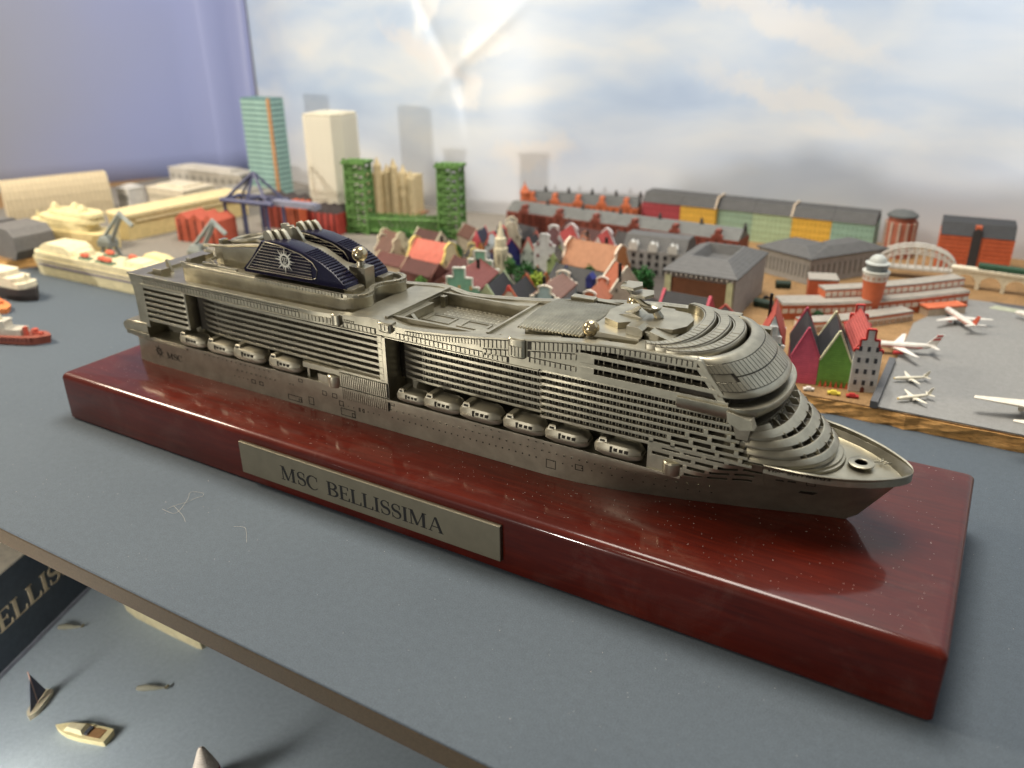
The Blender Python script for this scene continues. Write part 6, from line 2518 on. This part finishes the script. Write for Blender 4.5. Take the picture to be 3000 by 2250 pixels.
def luffing(x, y, rot, label, sc_=1.0):
    t_ = thing('harbour_crane', label, 'model crane', (x, y, T), math.radians(rot), 'grey harbour cranes')
    m = paint((142, 150, 146), 0.6, False)
    S_ = lambda *p: tuple(q * sc_ for q in p)
    g_ = G()
    for a, b in ((-.5, -.4), (.5, -.4), (.5, .4), (-.5, .4)):
        g_.bar(S_(a, b, 0), S_(a * .6, b * .6, 0.9), 0.2 * sc_)
    obj('legs', g_, m, t_, smooth=0, kind='stuff')
    g_ = G()
    g_.loft([[S_(a * k, b * k2, z) for a, b in ((-.6, -.42), (.45, -.42), (.45, .42), (-.6, .42))] for k, k2, z in ((1, 1, .9), (1, 1, 1.25), (.6, .8, 1.6))])
    obj('cab', g_, m, t_, smooth=0)
    g_ = G()
    g_.bar(S_(0.25, 0, 1.2), S_(1.6, 0, 3.2), 0.26 * sc_)
    obj('jib', g_, m, t_, smooth=0)
    g_ = G()
    g_.bar(S_(-0.3, 0, 1.5), S_(1.5, 0, 3.3), 0.20 * sc_)
    obj('tie', g_, m, t_, smooth=0)
    g_ = G()
    g_.bar(S_(1.35, 0, 3.25), S_(2.35, 0, 2.45), 0.26 * sc_)
    obj('fly_jib', g_, m, t_, smooth=0)


luffing(-17.9, 14.9, 10, 'grey harbour crane between the ferry and the cream terminal', 0.95)
luffing(-10.95, 16.2, 10, 'lighter grey harbour crane before the orange red shed', 0.95)

# ---- left side: ribbed hall, cream terminal, white halls, grey block
t = thing('ribbed_hall', 'long cream vaulted hall with ribbed roof at the left', 'model building', (-34.0, 17.6, T), math.radians(-66))
prof_ = [(-0.95, 0)] + [(-1.0 + 0.0 * k + 1.0 * (1 - math.cos(PI * k / 12)), 3.15 * math.sin(PI * k / 12) ** 0.8) for k in range(1, 12)] + [(0.95, 0)]
g = G()
g.prism(prof_, 0, 7.4, 'x')
obj('vault', g, paint((214, 198, 164)), t, smooth=0)
first = None
for k in range(23):
    if first is None:
        g = G()
        g.prism([(p[0] * 1.045, p[1] * 1.03) for p in prof_], 0, 0.17, 'x')
        first = obj('rib', g, paint((206, 188, 150)), t, smooth=0)
        first.location = (0.02, 0, 0)
    else:
        again(first, t, (0.02 + k * 0.322, 0, 0))
t.rotation_euler = (0, 0, math.radians(66))
t = thing('cream_terminal', 'long yellowish cream terminal with rounded bright end', 'model building', (-22.2, 18.9, T), math.radians(84))
g = G()
pts = [(0.0 - 0.5 * math.sin(PI * k / 8), 1.25 * math.cos(PI * k / 8)) for k in range(9)]
g.prism(pts + [(9.8, -1.25), (9.8, 1.25)], 0, 1.55)
b_ = obj('wall', g, paint((222, 198, 128)), t, smooth=30)
g = G()
g.prism([(p[0] * 1.1, p[1] * 1.1) for p in pts] + [(9.9, -1.36), (9.9, 1.36)], 1.552, 1.80)
obj('roof', g, paint((226, 206, 148)), t, smooth=30)
g = G()
g.box(0.4, 9.6, -1.37, -1.26, 1.25, 1.4)
obj('canopy', g, paint((232, 212, 156)), t, smooth=0)
for lab, x0, x1, y0, y1, zt_, c in (('small white square building between ribbed hall and cream terminal', -31.2, -29.7, 25.2, 26.6, 2.25, (206, 204, 200)), ('low cream building with stepped flat roof behind the cream terminal', -29.6, -25.2, 26.8, 30.0, 2.2, (216, 204, 178)),
                                       ('long white grandstand against the side wall', -35.8, -26.4, 34.0, 36.2, 2.25, (206, 200, 188)), ('low grey building in front of the white grandstand', -26.8, -21.6, 30.6, 33.4, 1.5, (150, 146, 138))):
    t = thing('flat_building', lab, 'model building', ((x0 + x1) / 2, (y0 + y1) / 2, T))
    a, b = (x1 - x0) / 2, (y1 - y0) / 2
    g = G()
    g.box(-a, a, -b, b, 0, zt_ - T)
    obj('wall', g, paint(c), t, smooth=0)
    g = G()
    g.box(-a - .06, a + .06, -b - .06, b + .06, zt_ - T + .002, zt_ - T + 0.1)
    g.box(-a * .8, a * .6, -b * .5, b * .8, zt_ - T + 0.1, zt_ - T + 0.24)
    obj('roof', g, paint(tuple(min(255, int(q * 1.03)) for q in c)), t, smooth=0)
    for k in range(10):
        g = G()
        xx = -a + 2 * a * (k + 0.5) / 10
        g.box(xx - a * .06, xx + a * .06, -b - .03, -b + .02, (zt_ - T) * .45, (zt_ - T) * .75)
        obj('window', g, paint(tuple(int(q * 0.8) for q in c)), t, smooth=0)
t = thing('grey_block', 'dark grey block building at the left edge above the brown quay', 'model building', (-25.6, 13.1, T), math.radians(-4))
g = G()
g.prism([(-3.2, 0), (2.6, 0), (3.0, 0.6), (2.9, 1.5), (2.3, 1.95), (-0.2, 1.95), (-0.6, 1.65), (-3.2, 1.7)], -1.3, 1.3, 'y')
obj('body', g, paint((112, 110, 108)), t, smooth=0)
g = G()
g.box(-2.9, -0.9, -1.36, -1.28, 0.5, 1.1)
obj('window_strip', g, paint((150, 158, 156), 0.3, False), t, smooth=0)
g = G()
g.box(-1.4, -0.9, -0.9, 0.9, 1.66, 1.92)
obj('roof_box', g, paint((96, 94, 94)), t, smooth=0)


# ---- ships on the card sea
def hull_mesh(ln, bm, hgt, bowf=0.30, rake=0.12, z0=0.0, stern=0.85):
    g_ = G()
    rings_ = []
    st = [(-0.5, stern), (-0.46, 0.95), (-0.2, 1.0), (0.5 - bowf, 1.0), (0.5 - bowf * .55, 0.82), (0.5 - bowf * .25, 0.45), (0.5 - .02, 0.10), (0.5, 0.02)]
    for u, k in st:
        x = u * ln
        dx = rake * hgt * (1 if u > 0.3 else 0)
        b = bm / 2 * k
        rings_.append([(x + dx, -b, z0 + hgt), (x, -b * .94, z0 + hgt * .4), (x, -b * .85, z0), (x, b * .85, z0), (x, b * .94, z0 + hgt * .4), (x + dx, b, z0 + hgt)])
    g_.loft(rings_)
    return g_


CRM = (224, 212, 164)
t = thing('ferry', 'long cream ferry with thin purple stripes on its hull', 'model ship', (-15.4, 12.75, 0), math.radians(181))
obj('hull', hull_mesh(13.2, 1.9, 1.1, 0.10, 0.2), paint(CRM), t, smooth=35)
g = G()
for zz, hh in ((0.72, 0.07), (1.0, 0.04)):
    q = hull_mesh(13.2, 1.93, 1.1, 0.10, 0.2)
    g.box(-6.4, 5.4, 0.925, 0.962, zz, zz + hh)
obj('stripe', g, paint((92, 84, 132)), t, smooth=0)
g = G()
g.loft([[(x, y, z) for x, y in ((-6.3, -.9), (5.6, -.9), (6.2, -.5), (6.2, .5), (5.6, .9), (-6.3, .9))] for z in (1.102, 1.5)])
obj('upper_deck', g, paint((216, 204, 160)), t, smooth=0)
g = G()
g.loft([[(x * k + 3.6, y, z) for x, y in ((-1.6, -.8), (1.8, -.7), (1.8, .7), (-1.6, .8))] for k, z in ((1, 1.5), (.9, 1.85), (.6, 2.1))])
obj('deckhouse', g, paint((230, 218, 172)), t, smooth=0)
for x, y in ((1.0, 0.55), (-0.6, 0.55), (-1.2, 0.6), (0.2, -0.6), (-2.0, -0.55)):
    g = G()
    g.loft([[(x + a * k, y + b * k, z) for a, b in ((-.42, 0), (-.25, -.17), (.25, -.17), (.42, 0), (.25, .17), (-.25, .17))] for k, z in ((.6, 1.62), (1, 1.72), (.7, 1.86))])
    obj('lifeboat', g, paint((214, 96, 58)), t, smooth=0)
    g = G()
    g.box(x - .5, x + .5, y - .2, y + .2, 1.5, 1.6)
    obj('boat_cradle', g, paint((112, 140, 116)), t, smooth=0)
for x, w_, h_ in ((-3.4, .9, .35), (-4.8, 1.0, .25), (2.0, .5, .3)):
    g = G()
    g.loft([[(x + a * k, b * k, z) for a, b in ((-w_, -.6), (w_, -.6), (w_, .6), (-w_, .6))] for k, z in ((1, 1.5), (.85, 1.5 + h_))])
    obj('cabin', g, paint((228, 216, 170)), t, smooth=0)

t = thing('white_liner', 'chunky cream passenger ship with domed decks behind the ferry', 'model ship', (-23.6, 16.0, T), math.radians(186))
obj('hull', hull_mesh(7.4, 2.0, 1.2, 0.35, 0.7), paint((222, 202, 138)), t, smooth=35)
for k, (x, wd, h0, h1, bw) in enumerate(((0.4, 2.9, 1.2, 1.75, .9), (-0.4, 2.7, 1.75, 2.15, .85), (-1.0, 2.2, 2.15, 2.5, .75))):
    g = G()
    rr = []
    for z, e in ((h0 + .002, 0), (h1 - .1, 0.04), (h1, 0.2)):
        rr.append([(x + (wd - e) * math.copysign(abs(math.cos(a)) ** .6, math.cos(a)), (bw - e * .5) * math.copysign(abs(math.sin(a)) ** .6, math.sin(a)), z) for a in [2 * PI * q / 24 for q in range(24)]])
    g.loft(rr)
    obj('deck_tier', g, paint((228, 212, 152)), t, smooth=35)
for x, y, r, h_ in ((-2.0, .3, .35, .5), (-0.6, -.3, .3, .45), (0.6, .3, .28, .5), (1.6, 0, .22, .7), (2.8, .1, .1, .5)):
    g = G()
    zb = 2.45 if x < 0.8 else 1.7
    g.lathe([(r, 0), (r * .9, h_ * .6), (r * .3, h_), (0.02, h_)], (x, y, zb), 10)
    obj('funnel', g, paint((230, 214, 156)), t, smooth=40)
t = thing('cream_boat', 'small cream ferry boat moored right of the orange tender', 'model ship', (-12.4, 14.2, 0), math.radians(175))
obj('hull', hull_mesh(3.6, 1.2, 1.1, 0.3, 0.3), paint((222, 204, 138)), t, smooth=35)
g = G()
g.loft([[(x * k, y * k, z) for x, y in ((-1.5, -.5), (1.0, -.5), (1.0, .5), (-1.5, .5))] for k, z in ((1, 1.102), (.9, 1.6), (.6, 1.85))])
obj('cabin', g, paint((228, 210, 146)), t, smooth=0)

t = thing('steamer', 'black hulled steamer with cream decks cut by the left edge', 'model ship', (-18.4, 8.3, 0), math.radians(4))
obj('hull', hull_mesh(5.0, 1.5, 0.75, 0.22, 0.05, stern=.95), paint((66, 60, 58)), t, smooth=35)
for k, (xa, xb, h0, h1) in enumerate(((-2.4, 2.1, .752, 1.05), (-2.3, 1.6, 1.052, 1.32), (-2.2, 0.7, 1.322, 1.6))):
    g = G()
    g.loft([[(x, y, z) for x, y in ((xa, -.6), (xb - .2, -.6), (xb, -.35), (xb, .35), (xb - .2, .6), (xa, .6))] for z in (h0, h1)])
    obj('deck_tier', g, paint((226, 216, 186)), t, smooth=0)
g = G()
g.lathe([(.05, 0), (.05, .5)], (1.9, 0, 1.05), 8)
obj('mast', g, paint((206, 196, 160)), t)
t = thing('orange_boat', 'flat orange boat before the black steamer', 'model boat', (-16.5, 6.5, 0), math.radians(-12))
obj('hull', hull_mesh(2.6, 1.0, 0.3, 0.3, 0.2), paint((226, 128, 48)), t, smooth=35)
g = G()
g.box(-1.0, 0.2, -.3, .3, .302, .42)
obj('hatch', g, paint((206, 104, 40)), t, smooth=0)
t = thing('tugboat', 'orange tugboat with pale grey wheelhouse on the card sea', 'model boat', (-10.75, 4.0, 0), math.radians(22))
obj('hull', hull_mesh(4.1, 1.15, 0.42, 0.26, 0.3), paint((150, 74, 54)), t, smooth=35)
g = G()
for k in range(14):
    x = -1.6 + k * 0.22
    g.box(x, x + 0.12, -0.60, -0.55, 0.2, 0.36)
obj('fender', g, paint((120, 52, 36)), t, smooth=0, kind='stuff')
g = G()
g.loft([[(x, y, z) for x, y in ((-1.0, -.38), (0.75, -.34), (0.75, .34), (-1.0, .38))] for z in (.422, .72)])
obj('deckhouse', g, paint((186, 180, 164)), t, smooth=0)
g = G()
g.loft([[(x * k - .45, y * k, z) for x, y in ((-.38, -.3), (.38, -.3), (.38, .3), (-.38, .3))] for k, z in ((1, .722), (.95, 1.05), (1.1, 1.08), (1.05, 1.14))])
obj('wheelhouse', g, paint((198, 192, 176)), t, smooth=0)
g = G()
g.lathe([(.12, 0), (.08, .15), (.04, .35), (.02, .8)], (-.45, 0, 1.14), 8)
obj('mast', g, paint((216, 206, 176)), t)
g = G()
g.box(.85, 1.0, -.25, -.05, .42, .85)
g.lathe([(.14, 0), (.14, .28)], (1.3, .05, .42), 10)
g.box(1.2, 1.7, -.1, .1, .42, .55)
obj('towing_gear', g, paint((192, 74, 46)), t, smooth=0, kind='stuff')

# ---- the lower shelf
ZL = -12.0
t = thing('model_box', 'upright box with cream top and navy side lettered in cream', 'box', (-4.45, -1.2, ZL))
d = Vector((-5.55 + 3.3, 1.75 + 4.2, 0)).normalized()         # along its navy side
nrm = Vector((d.y, -d.x, 0))                                   # outwards, to the lower right
A0 = Vector((-3.3, -4.2, 0)) - d * 9


def bx(u, v, z):
    p = A0 + d * u - nrm * v
    return (p.x + 4.45, p.y + 1.2, z)


g = G()
for z0_, z1_ in ((0.0, 4.48),):
    g.loft([[bx(u, v, z) for u, v in ((0, 0), (24, 0), (24, 9), (0, 9))] for z in (z0_, z1_)])
obj('side', g, paint((66, 78, 92), 0.5, False), t, smooth=0)
g = G()
g.loft([[bx(u, v, z) for u, v in ((0, -.04), (24, -.04), (24, 9), (0, 9))] for z in (4.482, 4.58)])
obj('lid', g, paint((222, 214, 196), 0.6, False), t, smooth=0)
g = G()
g.loft([[bx(u, v, z) for u, v in ((0, -.06), (24, -.06), (24, 0), (0, 0))] for z in (0.0, 0.22)])
obj('bottom_edge', g, paint((150, 156, 172), 0.6, False), t, smooth=0)
letters('BELLISSIMA', 0.98, lambda u, v, dd: bx(8.69 + u, -0.01 - dd, 1.93 + v), paint((206, 190, 156), 0.5, False), t, 0.02, width=9.05)

t = thing('sailing_yacht', 'tiny yacht with dark blue sail and cream hull on the lower sea', 'model boat', (-0.15, -4.3, ZL), math.radians(-62))
obj('hull', hull_mesh(1.5, 0.5, 0.28, 0.35, 0.2), paint((216, 206, 176)), t, smooth=35)
g = G()
g.tube([(0.05, 0, .25), (0.05, 0, 2.0)], 0.025, 6)
obj('mast', g, paint((216, 170, 150)), t)
g = G()
g.loft([[(0.02, y, .35), (-0.6, y, .38), (0.02, y, 1.85)] for y in (-.02, .02)])
g.loft([[(0.08, y, .35), (0.6, y, .30), (0.08, y, 1.6)] for y in (-.015, .015)])
obj('sail', g, paint((84, 88, 108)), t, smooth=0, kind='stuff')
t = thing('motorboat', 'small cream motorboat with open cockpit on the lower sea', 'model boat', (2.9, -4.32, ZL), math.radians(197))
obj('hull', hull_mesh(2.5, 0.75, 0.30, 0.5, 0.1), paint((226, 214, 160)), t, smooth=35)
g = G()
g.loft([[(x * k + .15, y * k, z) for x, y in ((-.35, -.24), (.6, -.18), (.6, .18), (-.35, .24))] for k, z in ((1, .302), (.7, .5))])
obj('windscreen', g, paint((214, 206, 170), 0.3, False), t, smooth=0)
g = G()
g.box(-1.0, -.35, -.22, .22, .302, .33)
obj('cockpit', g, paint((150, 112, 70)), t, smooth=0)
g = G()
g.box(-.42, -.26, -.2, .2, .302, .42)
obj('seat', g, paint((70, 74, 84)), t, smooth=0)
for lab, x, y, rot, ln in (('grey whale shaped boat in the middle of the lower sea', 3.2, -1.25, 34, 1.35), ('dark grey whale shaped boat by the foot of the lettered box', -3.6, -0.6, 36, 1.2)):
    t = thing('whale', lab, 'model whale', (x, y, ZL), math.radians(rot), 'grey whales on the lower sea')
    g = G()
    g.tube([(-ln / 2, 0, .1), (-ln * .42, 0, .14), (-ln * .2, 0, .15), (ln * .1, 0, .12), (ln * .3, 0, .09), (ln * .42, 0, .10)], [.03, .12, .15, .11, .06, .03], 10)
    obj('body', g, paint((134, 134, 118)), t)
    g = G()
    for s in (-1, 1):
        g.loft([[(ln * .38, 0, z), (ln * .5, s * .15, z + .04), (ln * .55, s * .05, z + .04), (ln * .45, 0, z)] for z in (.08, .11)])
    obj('fluke', g, paint((118, 112, 84)), t, smooth=0, kind='stuff')
t = thing('white_ferry', 'pale cream hull half hidden under the board edge', 'model ship', (-0.2, 2.25, ZL), math.radians(180))
obj('hull', hull_mesh(6.6, 1.8, 0.9, 0.3, 0.2), paint((216, 206, 164)), t, smooth=35)
g = G()
g.loft([[(x, y, z) for x, y in ((-2.8, -.7), (1.8, -.7), (1.8, .7), (-2.8, .7))] for z in (.902, 1.5)])
obj('deckhouse', g, paint((222, 212, 176)), t, smooth=0)
t = thing('lighthouse', 'small grey topped red lighthouse at the bottom edge', 'model lighthouse', (9.3, -3.4, ZL))
g = G()
g.lathe([(.62, 0), (.5, 0.9)], n=16)
obj('base', g, paint((150, 40, 52)), t)
g = G()
g.lathe([(.5, 0.902), (.36, 1.3), (.14, 1.9), (.04, 2.0)], n=16)
obj('cap', g, paint((206, 196, 184)), t)

# ---- lint on the board
def fibre(name, label, pts, r=0.0035):
    g_ = G()
    out_ = []
    for i in range(len(pts) - 1):          # smooth the polyline
        p0 = Vector(pts[max(i - 1, 0)])
        p1, p2 = Vector(pts[i]), Vector(pts[i + 1])
        p3 = Vector(pts[min(i + 2, len(pts) - 1)])
        for k in range(6):
            s = k / 6
            out_.append(0.5 * ((2 * p1) + (p2 - p0) * s + (2 * p0 - 5 * p1 + 4 * p2 - p3) * s * s + (3 * p1 - p0 - 3 * p2 + p3) * s ** 3))
    out_.append(Vector(pts[-1]))
    g_.tube(out_, r, 5)
    tag(obj(name, g_, paint((196, 190, 176), 0.6, False)), label, 'lint')


fibre('lint_fibre', 'curled pale fibre lying on the board left of the plaque', [(9.17, -2.62, 0.02), (9.32, -2.31, 0.05), (9.43, -2.02, 0.03), (9.53, -1.73, 0.06), (9.58, -1.53, 0.03), (9.48, -1.38, 0.02)])
fibre('lint_fibre', 'short straight fibre crossing the curled one on the board', [(9.21, -2.41, 0.02), (9.8, -2.61, 0.05), (10.13, -2.74, 0.03), (10.34, -2.87, 0.02)])
fibre('lint_fibre', 'looped pale fibre beside the curled one on the board', [(9.04, -2.73, 0.02), (9.67, -2.69, 0.04), (9.35, -1.96, 0.05), (9.02, -1.54, 0.03), (9.45, -1.36, 0.02)])
fibre('lint_fibre', 'hooked white hair on the board under the plaque', [(11.91, -2.28, 0.02), (12.24, -2.15, 0.03), (12.5, -2.3, 0.03), (12.93, -2.69, 0.02)])
# dust specks on the lacquer and on the board
for nm, n_, x0, x1, y0, y1, zb, hole in (('dust', 1500, 0.5, 31.5, 0.3, 8.7, H + 0.001, True), ('dust', 420, -6, 36, -5.5, 14, 0.002, False)):
    g = G()
    rnd = random.Random(n_)
    cx, cy = 10, 1
    for k in range(n_):
        if rnd.random() < 0.25:
            cx, cy = rnd.uniform(x0, x1), rnd.uniform(y0, y1)
        x, y = (rnd.gauss(cx, 1.2), rnd.gauss(cy, 0.5)) if rnd.random() < 0.6 else (rnd.uniform(x0, x1), rnd.uniform(y0, y1))
        if not (x0 < x < x1 and y0 < y < y1):
            continue
        if not hole and -0.3 < x < 32.3 and -0.3 < y < 9.4:
            continue
        if hole and 2.4 < y < 6.6 and x < 24:
            continue
        a = rnd.uniform(0, PI)
        l_ = rnd.uniform(0.004, 0.012) * (2.5 if rnd.random() < 0.07 else 1)
        w_ = rnd.uniform(0.003, 0.007)
        c_, s_ = math.cos(a), math.sin(a)
        g.loft([[(x + u * c_ - v * s_, y + u * s_ + v * c_, z) for u, v in ((-l_, -w_), (l_, -w_), (l_, w_), (-l_, w_))] for z in (zb, zb + 0.004)])
    tag(obj(nm, g, paint((190, 180, 172), 0.8, False, name='dust'), smooth=0), 'pale dust specks scattered over the glossy red base' if hole else 'pale dust specks scattered over the grey blue board', 'dust', kind='stuff')
